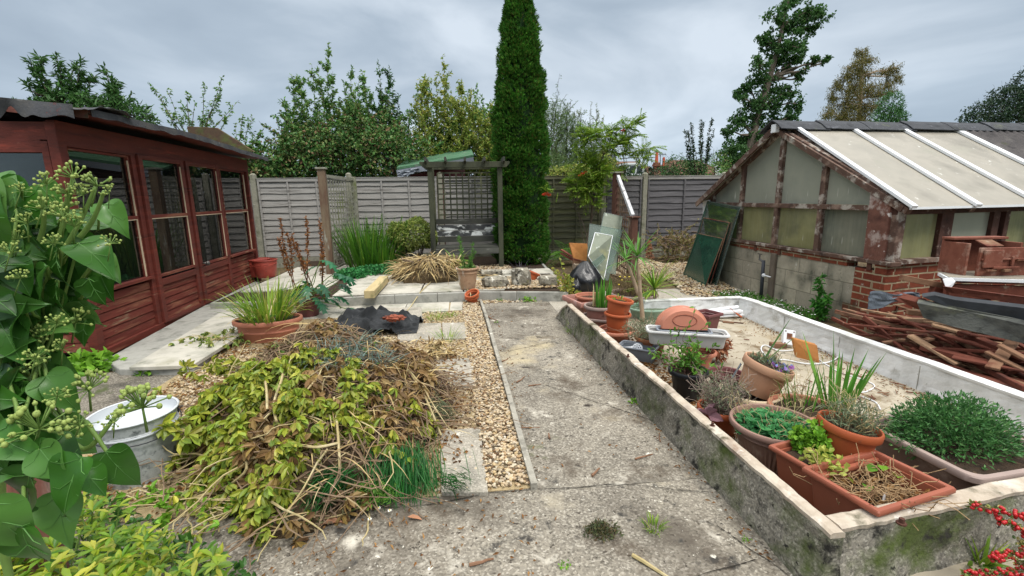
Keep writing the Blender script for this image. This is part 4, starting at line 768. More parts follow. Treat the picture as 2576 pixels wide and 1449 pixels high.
# loose glass leaning on the greenhouse
def lean(name, q, m, lab, th=.006, foot=0., group=None, edge=None):
    P = []
    for (u, v, x) in q: P.append(GX(u, v, x) if x is not None else G(u, v, foot))
    n = (P[1]-P[0]).cross(P[3]-P[0]).normalized(); 
    t = thing(name, lab, 'glass pane', P[0], group=group); obj('sheet', MB().poly(P, th, n), m, t)
    if edge:
        e = MB()
        for i in range(4): e.tube([P[i], P[(i+1) % 4]], .008, 5)
        obj('edge', e, edge, t)
    return t
gg = 'loose panes leaning on the greenhouse'
lean('glass_pane', [(1717, 695, None), (1774, 724, None), (1819, 601, 3.93), (1757, 588, 3.93)], M_dgreen, 'dark green dirty pane leaning lowest at the greenhouse corner', .008, 0, gg, M_wood2)
lean('glass_pane', [(1722, 688, None), (1800, 724, None), (1862, 522, 4.06), (1780, 506, 4.06)], M_gsheet, 'tall clear green pane leaning behind the dark green one', .006, 0, gg, M_gsheet2)
lean('glass_pane', [(1735, 690, None), (1785, 722, None), (1835, 560, 4.0), (1770, 548, 4.0)], M_gsheet, 'middle clear pane with stained top edge between the green panes', .006, 0, gg, M_wood2)
# ================================================================ POTS
def outline(kind, a, b, n=40, r=.05):
    P = []
    if kind == 'round':
        return [(a*math.cos(2*math.pi*i/n), b*math.sin(2*math.pi*i/n), math.cos(2*math.pi*i/n), math.sin(2*math.pi*i/n)) for i in range(n)]
    k = 5
    for (sx, sy, a0) in ((1, 1, 0), (-1, 1, 90), (-1, -1, 180), (1, -1, 270)):
        for i in range(k+1):
            t = R_(a0+90*i/k); P.append((sx*(a-r)+r*math.cos(t), sy*(b-r)+r*math.sin(t), math.cos(t), math.sin(t)))
    return P
def vessel(kind, a, b, h, taper, rimw=.012, rimh=.03, th=.006, soil=.75, r=.04, n=44, ribs=0, bands=()):
    """returns body MB, rim MB, soil MB (origin at the middle of the base)"""
    O = outline(kind, a, b, n, r)
    def loop(off, z, rib=0):
        return [Vector((x+nx*(off-(rib if (i % 2) else 0)), y+ny*(off-(rib if (i % 2) else 0)), z)) for i, (x, y, nx, ny) in enumerate(O)]
    if kind != 'round':
        def loop(off, z, rib=0):
            fx, fy = (a+off)/a, (b+off)/b; return [Vector((x*fx, y*fy, z)) for (x, y, nx, ny) in O]
    pr = [(-taper-.004, 0), (-taper, .006)]
    for z0 in bands: f = z0; pr += [(-taper*(1-f), h*f-.004), (-taper*(1-f)+.005, h*f), (-taper*(1-f)+.005, h*f+.01), (-taper*(1-f), h*f+.014)]
    pr += [(-.004-taper*rimh/h, h-rimh-.001)]
    loops = [loop(o, z, ribs if .1*h < z < .75*h else 0) for o, z in pr]
    if ribs: loops = [loop(o, z) for o, z in pr[:2]]+[loop(-taper*(1-f), h*f, ribs) for f in (.1, .3, .5, .7)]+[loop(-taper*.27, h*.73), loop(-taper*.22, h*.74), loop(-taper*.22+.004, h*.76), loop(-taper*.2, h*.78), loop(*pr[-1])]
    loops += [loop(-th-.006-taper*rimh/h, h-rimh-.001)]+[loop(-th-taper*(1-f), h*f) for f in (.75, .4, .06)]
    body = MB().loft(loops, True, True, True)
    q = [(-.003-taper*rimh/h, h-rimh), (rimw-.003, h-rimh+.002), (rimw, h-rimh+.006), (rimw, h-.006), (rimw-.004, h), (-th+.002, h), (-th-.001, h-.004), (-th-.001, h-rimh), (-.003-taper*rimh/h, h-rimh)]
    rim = MB().loft([loop(o, z) for o, z in q], True)
    so = MB(); zf = soil
    if soil:
        off = -th-.003-taper*(1-zf); L0 = loop(off, h*zf); c = Vector((0, 0, h*zf+.01)); V = [c]; Fc = []; rings = 6; nn = len(L0)
        for k in range(1, rings+1):
            for p in L0: f = k/rings; V.append(Vector((p.x*f, p.y*f, h*zf+.012*(1-f)+.006*noise.noise(Vector((p.x*f*40, p.y*f*40, a*50))))))
        for i in range(nn): Fc.append((0, 1+i, 1+(i+1) % nn))
        for k in range(rings-1):
            for i in range(nn): j = (i+1) % nn; Fc.append((1+k*nn+i, 1+(k+1)*nn+i, 1+(k+1)*nn+j, 1+k*nn+j))
        so.add(V, Fc)
    return body, rim, so
def pot(name, label, cat, loc, a, b, h, taper, m, kind='round', rot=0., tilt=(0, 0), mrim=None, group=None, soil=.75, soilm=None, **k):
    t = thing(name, label, cat, loc, (tilt[0], tilt[1], rot), group)
    bo, ri, so = vessel(kind, a, b, h, taper, soil=soil, **k)
    if kind == 'round' and k.get('ribs'): pass
    o = obj('pot', bo, m, t, local=True, smooth=(kind == 'round' and not k.get('ribs'))); o2 = obj('rim', ri, mrim or m, t, local=True)
    for q in (o, o2): q.data.polygons.foreach_set('use_smooth', [True]*len(q.data.polygons)); z = q.modifiers.new('e', 'EDGE_SPLIT'); z.split_angle = R_(38)
    if soil: obj('soil', so, soilm or M_soil, t, local=True)
    t['_h'] = 0; del t['_h']
    return t
def fit(u, vb, vr, hw, ratio=.72, z0=.012):
    """pixel centre, pixel of visible base bottom, pixel of rim centre, rim half width -> centre, radius, height"""
    p = G(u, vb, z0); hd = Vector((p.x, p.y, 0)).normalized(); rb = hw*ratio*depth(p)/F; c = p+hd*rb; rt = hw*depth(c)/F
    lo, hi = .02, 1.6
    for _ in range(30):
        md = (lo+hi)/2
        if prj(c+Vector((0, 0, md)))[1] > vr: lo = md
        else: hi = md
    return c, rt, lo
def fol(t, mb, m, name='foliage', **k): return obj(name, mb, m, t, local=True, **k)
def mound(mb, n, r, h, z, L_, W, kind='dia', up=.5, ry=None, spread=.7):
    P, d = ellpts((0, 0, z), (r, ry or r, h), n, .45); P = P[P[:, 2] > z-.01]; D = nrmz(P-np.array([0, 0, z-.05])+rng.normal(size=P.shape)*spread*r+np.array([0, 0, up*r])); leaves(mb, P, D, L_*rng.uniform(.7, 1.2, len(P)), W, kind)
def twigs(mb, n, r, h, z, rad=.0025, out=.6, base=.3, wob=.25):
    for _ in range(n):
        a = random.uniform(0, 6.28); q = r*base*random.random(); hh = h*random.uniform(.5, 1.1); o = out*random.uniform(.2, 1.2)*r
        mb.tube(wander((q*math.cos(a), q*math.sin(a), z), ((q+o)*math.cos(a), (q+o)*math.sin(a), z+hh), 5, wob), [rad*1.2]*3+[rad*.7]*3, 4)
# --- far group on the wall end
c, r, h = fit(1480, 800, 748, 50, .7); 
t = pot('planter', 'square dusty pink planter at the far end of the wall holding an orange pot', 'planter', c, r*.92, r*.92, h, .06, M_pinkt, 'rect', R_(14), soil=.6, r=.012, rimh=.06, rimw=.018)
t2 = pot('flower_pot', 'orange pot sunk inside the square pink planter', 'pot', c+Vector((.01, .0, h*.62)), r*.68, r*.68, h*.52, .04, M_terra, rimh=.03, soil=.6)
c, r, h = fit(1506, 836, 795, 46, .8)
pot('trough', 'small oblong pinkish trough on the wall side below the iris pot', 'trough', c, r*.95, r*.62, h*.95, .035, M_pinkt, 'rect', R_(-30), soil=.5, mrim=M_trim, r=.04)
ic = c+Vector((.02, .05, h*.55))
t = pot('iris_pot', 'round dusty pink pot of upright bright green blades', 'potted plant', ic, .155, .155, .17, .03, M_pinkt, soil=.85, mrim=M_trim, rimh=.035, rimw=.014)
f = MB(); tuft(f, (.03, 0, .14), 34, .30, .026, .07, .14, .12); fol(t, f, M_iris); f = MB(); tuft(f, (-.07, 0, .14), 6, .24, .024, .03, .2, .2); fol(t, f, M_straw, 'dry_leaves')
c, r, h = fit(1590, 768, 736, 56, .8)
t = pot('bowl_planter', 'large wide faded bowl full of dead brown stems behind the tall cordyline', 'planter', c+Vector((.02, 0, 0)), r, r, h, .12, M_pinkt, soil=.85, mrim=M_trim, rimh=.035, rimw=.018, bands=(.5, .62))
f = MB(); twigs(f, 170, r, .34, h*.8, .0022, .35, .95, .35); fol(t, f, mat('grey_brown_stems', ['6a5a44', '7f6c50', '54462f'], 12, .9, .1), 'dead_stems'); f = MB(); P, d = ellpts((0, 0, h+.12), (r*.9, r*.9, .15), 900, .1); leaves(f, P, rdir(len(P), .4), .035, .008); fol(t, f, leafmat('dull_dry_leaves', ['6f6a3c', '7f6b45', '5a5a30', '8a7a50'], .2, .7))
f = MB(); 
for _ in range(9): p = (random.uniform(-r, 0), random.uniform(-r, -.1), h+random.uniform(.15, .3)); f.ball(p, .014, 6, 4, (1, 1, .5))
fol(t, f, M_yflow, 'yellow_flowers')
f = MB(); tuft(f, (.05, -r*.9, h*.9), 16, .14, .02, .06, .9, 1.2); mound(f, 60, .1, .05, h*.9, .05, .03); fol(t, f, M_grass, 'weeds')
# stack of three orange pots
c, r, h = fit(1549, 862, 827, 42, .72)
pot('flower_pot', 'wide terracotta bowl at the bottom of the stack of orange pots', 'pot', c, r, r, h, .05, M_terra, soil=.4, rimh=.035, rimw=.014)
pot('flower_pot', 'middle orange pot in the leaning stack', 'pot', c+Vector((.0, .0, h*.45)), .118, .118, .22, .032, M_orange, soil=.5, tilt=(0, R_(3)), rimh=.028)
t = pot('flower_pot', 'topmost orange pot of the stack with small weeds', 'pot', c+Vector((-.0, .01, h*.45+.16)), .122, .122, .20, .030, M_orange, soil=.85, tilt=(R_(2), R_(9)), rimh=.028)
f = MB(); mound(f, 60, .07, .05, .18, .03, .012); fol(t, f, M_grass)
# green oval bowl with murky water
c, r, h = fit(1632, 806, 777, 47, .85)
t = pot('oval_bowl', 'pale green oval bowl of murky water beneath the small cordyline', 'bowl', c, r*1.12, r*.9, max(.12, h), .05, M_greenp, soil=.78, soilm=mat('murky_green_water', ['4f5f48', '5c6c52'], 6, .15, .05, spec=.6), rimh=.022, rimw=.018)
# cordylines
def cordyline(label, foot, top, trunk_r, n, L_, w, m=M_barkp, mleaf=None, dr=.35):
    t = thing('cordyline', label, 'palm', foot); foot, top = Vector(foot), Vector(top); P = wander(foot, top, 9, .03)
    tr_ = MB(); tr_.tube(P, [trunk_r*(1.25-.35*i/9+.06*math.sin(i*2.1)) for i in range(10)], 10); obj('trunk', tr_, m, t, smooth=True)
    lv = MB()
    for i in range(n):
        a = random.uniform(0, 6.28); el = random.uniform(-.25, 1)**1; d = Vector((math.cos(a), math.sin(a), .1+1.7*max(-.1, el)**1.1 if el > 0 else el)); blade(lv, top+Vector((0, 0, .02*el)), d, L_*random.uniform(.75, 1.1), w*random.uniform(.8, 1.1), dr+.4*(1-el), 5)
    obj('leaves', lv, mleaf or M_iris, t); return t
ft = G(1617, 815); tp = GY(1603, 646, ft.y+.02)
cordyline('tall bare trunked cordyline with a small spiky tuft above the pots', ft, tp, .021, 34, .36, .020)
cordyline('second stubby cordyline tuft leaning behind the tall trunk', ft+Vector((-.02, .1, .3)), GY(1575, 655, ft.y+.2), .018, 22, .32, .018)
ft = G(1647, 790); tp = GY(1646, 728, ft.y)
t = cordyline('short spiky cordyline with wide yellow edged leaves over the green bowl', ft, tp, .02, 60, .40, .022, mleaf=M_grass, dr=.25)
# dried pinkish flower spike behind
t = thing('dried_flower_spike', 'dried pink flower spike standing before the dark fence', 'flower spike', G(1632, 655)); p = G(1634, 655); q = GY(1634, 607, p.y); f = MB(); f.tube([p, q], .008, 5); obj('stem', f, M_pale, t); f = MB()
P, D, _ = along([p.lerp(q, .15), q], 260); P = P+rdir(len(P))*.06*(1.25-_[:, None]); leaves(f, P, rdir(len(P), -.3), .05, .03); obj('bracts', f, leafmat('pink_brown_bracts', ['b07a5c', 'c79474', '96604a'], .2, .7), t)
# half-moon planter lying on its flat side on the long trough
base = G(1735, 905, .0); hc = GY(1722, 829, 3.27)
t = thing('half_moon_planter', 'empty half moon terracotta planter tipped on its side on the grey trough', 'planter', hc, (0, 0, R_(-17)))
def arc(r, z, y, n=26, e=1.0): return [Vector((r*math.cos(a), y, z+r*e*math.sin(a))) for a in np.linspace(math.pi, 0, n)]
m = MB(); prof = [(.165, .0), (.175, .015), (.185, .10), (.19, .105), (.19, .12), (.200, .124), (.206, .145), (.202, .150)]; L0 = []
for r_, y in prof:
    A_ = arc(r_, .0, y, e=.88); L0.append(A_+[Vector((r_*f, y, -.0)) for f in np.linspace(.9, -.9, 12)])
L0 += [[p*.97+Vector((0, y-.03*0, .004)) for p in L0[k]] for k, y in ((6, 0), (3, 0), (1, .02))]
m.loft(L0, True, True, True); o = obj('shell', m, M_terra, t, local=True, smooth=True); z = o.modifiers.new('e', 'EDGE_SPLIT'); z.split_angle = R_(30)
o.location = (0, 0, 0); o.rotation_euler = (R_(-10), 0, 0)
m = MB(); m.tube([Vector((.09*math.cos(a), -.003, .07+.045*math.sin(a))) for a in np.linspace(0, 2*math.pi, 24)], .003, 5, False); o = obj('base_ring', m, M_planter, t, local=True); o.rotation_euler = (R_(-10), 0, 0)
# long off-white trough carrying it
c = GY(1724, 866, 3.24)
t = pot('long_trough', 'long off white trough carrying the half moon planter, resting across pots', 'trough', c, .29, .085, .115, .02, M_greyw, 'rect', R_(-19), tilt=(0, R_(1)), soil=.5, r=.04, rimh=.02, rimw=.014)
pot('inner_trough', 'blue grey trough nested inside the off white one', 'trough', c+Vector((-.02, .005, .068)), .20, .066, .055, .01, M_bgrey, 'rect', R_(-19), tilt=(0, R_(1)), soil=.5, r=.03, rimh=.012, rimw=.006)
# dark square pot behind right of it
c, r, h = fit(1788, 850, 808, 22, .8); pot('square_pot', 'dark brown square pot behind the half moon planter', 'pot', c+Vector((0, .1, 0)), .10, .10, .22, .03, M_plum, 'rect', .4, soil=.5, r=.01)
# pots carrying the trough
c, r, h = fit(1636, 900, 843, 38, .72)
t = pot('lavender_pot', 'brown orange pot of straggly lavender under the left end of the long trough', 'potted plant', c, r, r, h*.95, .04, M_brnpot, soil=.9, rimh=.03)
f = MB(); twigs(f, 90, .3, .16, h*.85, .0018, 1.0, .3, .2); fol(t, f, M_twig, 'stems'); f = MB(); P, d = ellpts((0, 0, h*.9+.07), (.26, .22, .09), 1300, .2); leaves(f, P, rdir(len(P), .3), .035, .006); fol(t, f, M_grlav)
c, r, h = fit(1758, 930, 874, 40, .75); pot('flower_pot', 'terracotta pot hidden beneath the right end of the long trough', 'pot', c, r*.9, r*.9, h*.85, .04, M_terra, soil=.6)
# slate trough with metallic cups
c = G(1604, 905, .012)
t = pot('small_trough', 'slate grey trough holding silver pierced cups', 'trough', c, .155, .09, .13, .02, M_bgrey, 'rect', R_(-38), soil=.3, soilm=M_bgrey, r=.03, rimh=.016, rimw=.008)
m_sil = mat('silver_plastic', ['c9ccd0', 'dfe1e4'], 9, .3, .02, metal=.2)
for i, (dx, dy, dz, ax) in enumerate(((-.07, .05, .07, 0), (.0, .0, .10, 1), (.05, -.04, .055, 0))):
    q = c+Vector((dx, dy, dz)); dirn = Vector((-.45, -.75, .35)) if ax else Vector((.7, -.6, .1)); dirn.normalize()
    tt_ = thing('pierced_cup', ['silver cup at the back of the slate trough', 'silver cup with pierced end facing the path', 'silver cup lying at the front of the slate trough'][i], 'cup', q); m = MB(); m.tube([q-dirn*.05, q+dirn*.035, q+dirn*.036, q+dirn*.045], [.030, .038, .043, .043], 20); obj('body', m, m_sil, tt_, smooth=False)
    d_, s_, u_ = frame(dirn); m = MB()
    for rr_, nn in ((.012, 5), (.028, 9)):
        for k in range(nn): a = 6.283*k/nn; e = q+dirn*.0455+(s_*math.cos(a)+u_*math.sin(a))*rr_; m.tube([e, e+dirn*.0012], .0045, 7)
    obj('holes', m, M_blackp, tt_)
# black pot shrub
c, r, h = fit(1726, 1016, 928, 45, .72)
t = pot('potted_shrub', 'black pot with a fresh green twiggy shrub', 'potted plant', c, r, r, h, .045, M_blackp, soil=.85, rimh=.035, rimw=.008)
f = MB(); S = [wander((random.uniform(-.04, .04), random.uniform(-.04, .04), h*.85), (random.gauss(-.0, .09), random.gauss(0, .09), h+random.uniform(.04, .22)), 6, .2) for _ in range(30)]
S += [wander((0, 0, h*.85), (x, y, h+z), 7, .2) for x, y, z in ((-.2, 0, .22), (-.25, .05, .12), (.12, .0, .34), (-.1, 0, .30), (.02, .05, .42))]
for s_ in S: f.tube(s_, [.003]*3+[.0016]*4, 4)
fol(t, f, mat('purple_brown_twigs', ['5c4038', '6f5244'], 9, .8, .1), 'stems'); f = MB()
for s_ in S: P, D, _ = along(s_, 13, .2); leaves(f, P, nrmz(D*.5+rdir(len(P), .1)), .038, .015, 'oval')
fol(t, f, leafmat('fresh_shrub_leaves', ['4f8428', '6a9a34', '3c6c22', '7fae44'], .35, .4))
# plum pot with dead fern litter
c, r, h = fit(1821, 1000, 937, 42, .7)
pot('flower_pot', 'empty plum coloured pot with a plant label', 'pot', c, r, r, h, .04, M_plum, soil=.55, rimh=.03)
one('plant_label', MB().bar(c+Vector((.02, -.03, h*.7)), c+Vector((.075, -.05, h+.08)), .03, .003), mat('printed_label', ['8f97a0', '5a646e', 'b8bcc0'], 40, .5, .05), 'tall smeared grey plant label stuck in the plum pot', 'plant label')
f = MB(); q = G(1796, 915, 0); P, d = ellpts((q.x, q.y, .16), (.12, .11, .12), 420, .2); leaves(f, P, rdir(len(P)), .055, .014, curl=.7); stuff('dead_fern_litter', f, leafmat('curled_rust_leaves', ['8a4e36', 'a5694a', '6f3c2a', 'b5835f'], .15, .7), 'curled rust brown dead foliage behind the plum pot', 'dead foliage')
f = MB(); P = []
for _ in range(5000):
    x, y = random.uniform(1.3, 1.9), random.uniform(1.6, 4.6); P.append((x, y, .02+random.random()*.02))
P = np.array(P); P = P[np.abs(P[:, 0]-1.33-.10*rng.random(len(P))) < .45*rng.random(len(P))**1.2]; leaves(f, P, rdir(len(P), 0, 1)*np.array([1, 1, .15]), rng.uniform(.02, .05, len(P)), .018, curl=.3); stuff('leaf_litter', f, M_litter, 'brown leaf litter among the pots inside the wall', 'leaf litter')
# cream pot carrying the tilted beige pot
c, r, h = fit(1882, 1048, 976, 66, .74)
pot('flower_pot', 'wide cream pot with the tilted beige pot sitting in it', 'pot', c, r, r, h*.9, .05, M_cream, soil=.5, rimh=.035, rimw=.016)
cb = c+Vector((.05, .02, h*.75))
t = pot('pansy_pot', 'beige pot tilted to the right with fading purple pansies', 'potted plant', cb, .148, .148, .215, .035, M_beige, soil=.93, tilt=(R_(6), R_(17)), rimh=.055, rimw=.006)
f = MB(); P = np.stack([rng.uniform(-.02, .13, 34), rng.uniform(-.12, .02, 34), rng.uniform(.205, .24, 34)], 1); leaves(f, P, rdir(34, .2), .03, .03, 'oval'); fol(t, f, M_pansy, 'flowers')
f = MB(); mound(f, 260, .12, .04, .205, .03, .014); twigs(f, 10, .1, .12, .2); fol(t, f, M_grlav); f = MB(); blade(f, (-.05, 0, .22), (.3, .2, 1), .34, .012, .3); blade(f, (-.03, 0, .22), (.5, .0, 1), .26, .01, .3); fol(t, f, M_lily, 'grass_blades')
# orange pot with dry heather
c, r, h = fit(1806, 1108, 1022, 50, .72)
t = pot('heather_pot', 'bright orange pot with straggly grey heather next to the wall', 'potted plant', c, r, r, h, .04, M_ora2, soil=.88, rimh=.035)
f = MB(); twigs(f, 150, .16, .22, h*.85, .0016, .8, .4, .4); fol(t, f, mat('grey_twigs', ['7a6a5c', '94857a', '5f5046'], 12, .9, .1), 'stems'); f = MB(); P, d = ellpts((0, 0, h+.08), (.15, .15, .12), 900, .1); leaves(f, P, rdir(len(P), .5), .022, .005); fol(t, f, M_grlav)
f = MB(); leaves(f, [(-.12, -.08, h-.01)]*5, rdir(5, .1), .08, .06, 'oval'); fol(t, f, leafmat('purple_leaves', ['6f4c58', '8a6a70'], .2, .5), 'purple_leaves')
# ribbed large pot with geranium
c, r, h = fit(1934, 1196, 1060, 96, .62)
t = pot('geranium_pot', 'large ribbed brown pink pot with bluish green cut leaves', 'potted plant', c, r, r, h, .075, M_ribb, soil=.86, rimh=.03, rimw=.012, ribs=.006, n=96, mrim=M_ribb)
f = MB(); P, d = ellpts((-.02, -.02, h*.9), (r*.86, r*.86, .07), 600, .1); P = P[P[:, 2] > h*.86]
for k in range(5): a = R_(-60+30*k); 
D0 = rdir(len(P), .15)*np.array([1, 1, .4]); 
for k in range(-2, 3):
    a = .55*k; D = np.stack([D0[:, 0]*math.cos(a)-D0[:, 1]*math.sin(a), D0[:, 0]*math.sin(a)+D0[:, 1]*math.cos(a), D0[:, 2]], 1); leaves(f, P, D, .036, .014, N=np.tile([0, 0, 1.], (len(P), 1))+rng.normal(size=(len(P), 3))*.3)
fol(t, f, M_ger)
f = MB(); twigs(f, 60, r, .16, h*.85, .0014, .5, .9, .4); fol(t, f, M_pale, 'dry_stems')
# wide bowl with iris behind
c, r, h = fit(2022, 1110, 1022, 74, .7)
t = pot('iris_bowl', 'wide terracotta bowl with tall green iris blades', 'potted plant', c+Vector((.02, .06, 0)), r, r*.9, h*.85, .06, M_terra, soil=.88, rimh=.03, rimw=.02)
f = MB(); tuft(f, (.16, -.06, h*.7), 26, .42, .024, .07, .35, .15); tuft(f, (-.02, .0, h*.7), 20, .26, .010, .08, .3, .3); fol(t, f, M_iris); f = MB(); twigs(f, 26, .2, .3, h*.7, .0014, .9, .5, .3); fol(t, f, M_pale, 'dry_stems')
# square planters at the wall corner + tilted orange pot
cx_ = [G(1944, 1121, .27), G(2069, 1192, .27)]; dv = (cx_[1]-cx_[0]); rot = math.atan2(dv.y, dv.x)
ctr = (cx_[0]+cx_[1])/2; nv = Vector((-dv.y, dv.x, 0)).normalized(); wl_ = dv.length
c = ctr+nv*.19; c.z = .012
t = pot('square_planter', 'deep square brick brown planter with lime green herb next to the wall', 'planter', c, wl_/2-.0, .19, .258, .035, M_planter, 'rect', rot, soil=.86, r=.008, rimh=.022, rimw=.014)
f = MB()
for (x, y, s_) in ((-.06, .02, 1), (-.02, -.02, .8), (-.09, -.06, .7)):
    P, d = ellpts((x, y, .27), (.05*s_, .05*s_, .10*s_), 200, .2); leaves(f, P, rdir(len(P), .3), .026, .022, 'obo')
fol(t, f, M_lime, 'herb'); f = MB(); P, d = ellpts((.08, -.12, .27), (.09, .05, .05), 110, .2); leaves(f, P, rdir(len(P), .5), .03, .02, 'obo'); fol(t, f, leafmat('yellow_spurge', ['a3ac48', 'b8be60', '86963a'], .3, .5), 'spurge')
tc_ = G(2112, 1100, .30); tc_.z = .14
t = pot('orange_pot', 'big bright orange pot tilted right inside the square planter with grey green stems', 'potted plant', tc_, .122, .122, .235, .03, M_ora2, soil=.9, tilt=(R_(2), R_(9)), rimh=.04, rimw=.006)
f = MB(); twigs(f, 60, .12, .17, .2, .0016, .7, .5, .35); fol(t, f, M_pale, 'stems'); f = MB(); P, d = ellpts((0, 0, .27), (.13, .12, .08), 420, .1); leaves(f, P, rdir(len(P), .6), .045, .006); fol(t, f, M_grlav)
Q = [G(u, v, .285) for u, v in ((2064, 1187), (2189, 1316), (2411, 1265), (2264, 1156))]; c = sum(Q, Vector())/4; dv = Q[2]-Q[1]; rot = math.atan2(dv.y, dv.x); la = ((Q[2]-Q[1]).length+(Q[3]-Q[0]).length)/4; lb = ((Q[1]-Q[0]).length+(Q[2]-Q[3]).length)/4; c.z = .03; c.y += .05; c.x += .01; la *= .96; lb *= .94
t = pot('square_planter', 'nearest square brick brown planter full of dry stems and litter', 'planter', c, la, lb, .262, .035, M_planter, 'rect', rot+R_(4), soil=.68, r=.008, rimh=.024, rimw=.016, tilt=(R_(-1), 0))
f = MB()
for _ in range(120): x, y = random.uniform(-la*.8, la*.8), random.uniform(-lb*.8, lb*.8); a = random.uniform(0, 6.28); l = random.uniform(.06, .2); f.tube(wander((x, y, .19+random.random()*.03), (x+l*math.cos(a), y+l*math.sin(a), .2+random.random()*.10), 5, .4), .0016, 4)
fol(t, f, mat('tangled_dry_stems', ['8a6f50', 'a58a66', '6a4a34'], 16, .8, .1), 'dry_stems')
f = MB(); P = np.stack([rng.uniform(-la*.8, la*.8, 220), rng.uniform(-lb*.8, lb*.8, 220), rng.uniform(.185, .22, 220)], 1); leaves(f, P, rdir(220)*np.array([1, 1, .3]), .03, .016); fol(t, f, M_litter, 'litter')
f = MB(); leaves(f, [(.09, .03, .25), (.12, .0, .24), (.10, .06, .25), (-.02, .02, .22)], rdir(4, .3), .05, .038, 'oval'); fol(t, f, M_lime, 'fresh_leaves')
fol(t, MB().bar((-.04, -.06, .19), (-.04, -.062, .24), .014, .002), M_whitep, 'plant_tag')
# long mauve trough
c = G(2405, 1112, .24); c = Vector((2.32, 1.74, .012))
t = pot('large_trough', 'large mauve brown trough with bleached rim filled with dark green foliage', 'planter', c, .27, .25, .235, .05, M_trough, 'rect', R_(5), soil=.84, r=.06, rimh=.035, rimw=.022, mrim=M_trim)
f = MB(); P, d = ellpts((.02, .05, .22), (.30, .20, .19), 8500, .4); P = P*np.array([[1, 1, 1]])+(P-np.array([.02, .05, .2]))*np.array([.22*noise.noise(Vector((x*11, y*11, z*11)))+.12*noise.noise(Vector((x*30, y*30, z*30))) for x, y, z in P])[:, None]; P = P[P[:, 2] > .19]; P[:, 2] += .02*np.sin(P[:, 0]*30)*np.cos(P[:, 1]*26); D = nrmz(P-np.array([.02, .05, .15])+rng.normal(size=P.shape)*.12); leaves(f, P, D, .026, .009); fol(t, f, M_dens)
f = MB(); mound(f, 240, .06, .05, .22, .03, .01); f2 = MB(); 
for s_ in [wander((.15, -.05+.05*k, .2), (.32, -.12+.06*k, .30), 5, .2) for k in range(4)]: f2.tube(s_, .0016, 4)
fol(t, f2, M_twig, 'stems')
for s_ in [wander((-.22, .0+.05*k, .2), (-.36, -.02+.07*k, .26), 5, .2) for k in range(4)]: P, D, _ = along(s_, 40); leaves(f, P, rdir(40, .2), .03, .006)
fol(t, f, M_dens, 'trailing_foliage')
# ================================================================ things on the enclosure floor
P = [G(u, v, .02) for u, v in ((1780, 780), (1858, 771))]
one('white_pipe', MB().tube([G(1775, 783, .10), G(1856, 772, .13)], .02, 12), M_whitep, 'thin white plastic pipe at the back of the enclosure', 'pipe', smooth=False)
one('white_gutter', MB().bar(G(1782, 789, .08), G(1866, 783, .09), .06, .035), M_whitep, 'upper length of white plastic gutter lying on the floor', 'gutter', bevel=.008)
one('white_gutter', MB().bar(G(1787, 796, .04), G(1868, 791, .05), .07, .025), M_whitep, 'lower length of white plastic gutter lying on the floor', 'gutter', bevel=.008)
one('screwdriver', MB().tube([G(1835, 773, .14), G(1858, 794, .06)], .003, 5).tube([G(1852, 788, .08), G(1866, 798, .05)], .010, 7), M_ora2, 'orange handled tool resting across the white gutter', 'tool')
t = thing('iron_bar', 'thin rusty bar with a wooden grip lying on the floor', 'bar', G(1830, 812, .02)); obj('bar', MB().tube([G(1793, 805, .02), G(1870, 813, .02)], .006, 6), M_rust, t); obj('grip', MB().tube([G(1818, 810, .022), G(1846, 812, .022)], .012, 6), M_wood2, t)
# switch box + board + cable
c = G(1990, 876, .012)+Vector((0, .05, 0)); M3 = Matrix.Rotation(-.25, 3, 'Z') @ Matrix.Rotation(R_(-22), 3, 'X') @ Matrix.Rotation(R_(8), 3, 'Y')
t = thing('switch_box', 'white electrical switch box lying tilted on the dirty floor', 'switch box', c)
obj('case', MB().box(c+Vector((0, 0, .085)), (.10, .05, .14), M=M3), M_whitep, t, bevel=.006); fr = lambda x, y, z: c+Vector((0, 0, .085))+M3@Vector((x, y, z))
obj('window', MB().box(fr(.0, -.027, .01), (.045, .004, .055), M=M3), M_wood2, t); 
for x, z in ((-.035, .055), (.035, .055), (-.035, -.055), (.035, -.055)): obj('screw', MB().box(fr(x, -.0265, z), (.01, .004, .01), M=M3), M_rust, t)
P = [G(u, v, .012) for u, v in ((2005, 900), (2062, 914))]; tp2 = [P[0]+Vector((-.0, .07, .15)), P[1]+Vector((.02, .07, .13))]
one('wood_block', MB().poly([P[0], P[1], tp2[1], tp2[0]], .035, (0, 1, .3)), M_wood3, 'orange brown wooden board propped beside the switch box', 'board', bevel=.003)
one('wood_block', MB().box(G(1957, 868, .035), (.13, .07, .045), -.2), M_wood2, 'short brown wood block left of the switch box', 'block', bevel=.004)
cb_ = [G(u, v, .024) for u, v in ((2000, 880), (1960, 882), (1925, 868), (1915, 880), (1940, 905), (1975, 905), (2030, 915), (2080, 912), (2108, 898), (2100, 885), (2075, 882))]
def smoothp(P, k=6):
    O = []
    for i in range(len(P)-1):
        a, b, c, d = P[max(0, i-1)], P[i], P[i+1], P[min(len(P)-1, i+2)]
        for j in range(k): t = j/k; O.append(.5*((2*b)+(c-a)*t+(2*a-5*b+4*c-d)*t*t+(3*b-a-3*c+d)*t**3))
    return O+[P[-1]]
one('white_cable', MB().tube(smoothp(cb_), .005, 6), M_whitep, 'loose white cable looping around the switch box', 'cable')
cb_ = [G(u, v, .02) for u, v in ((2060, 905), (2110, 935), (2170, 955), (2200, 970), (2180, 985), (2150, 990), (2200, 1010), (2215, 1030))]
one('white_cable', MB().tube(smoothp(cb_), .004, 6), M_whitep, 'thin white cable trailing from the wooden board towards the trough', 'cable')
f = MB()
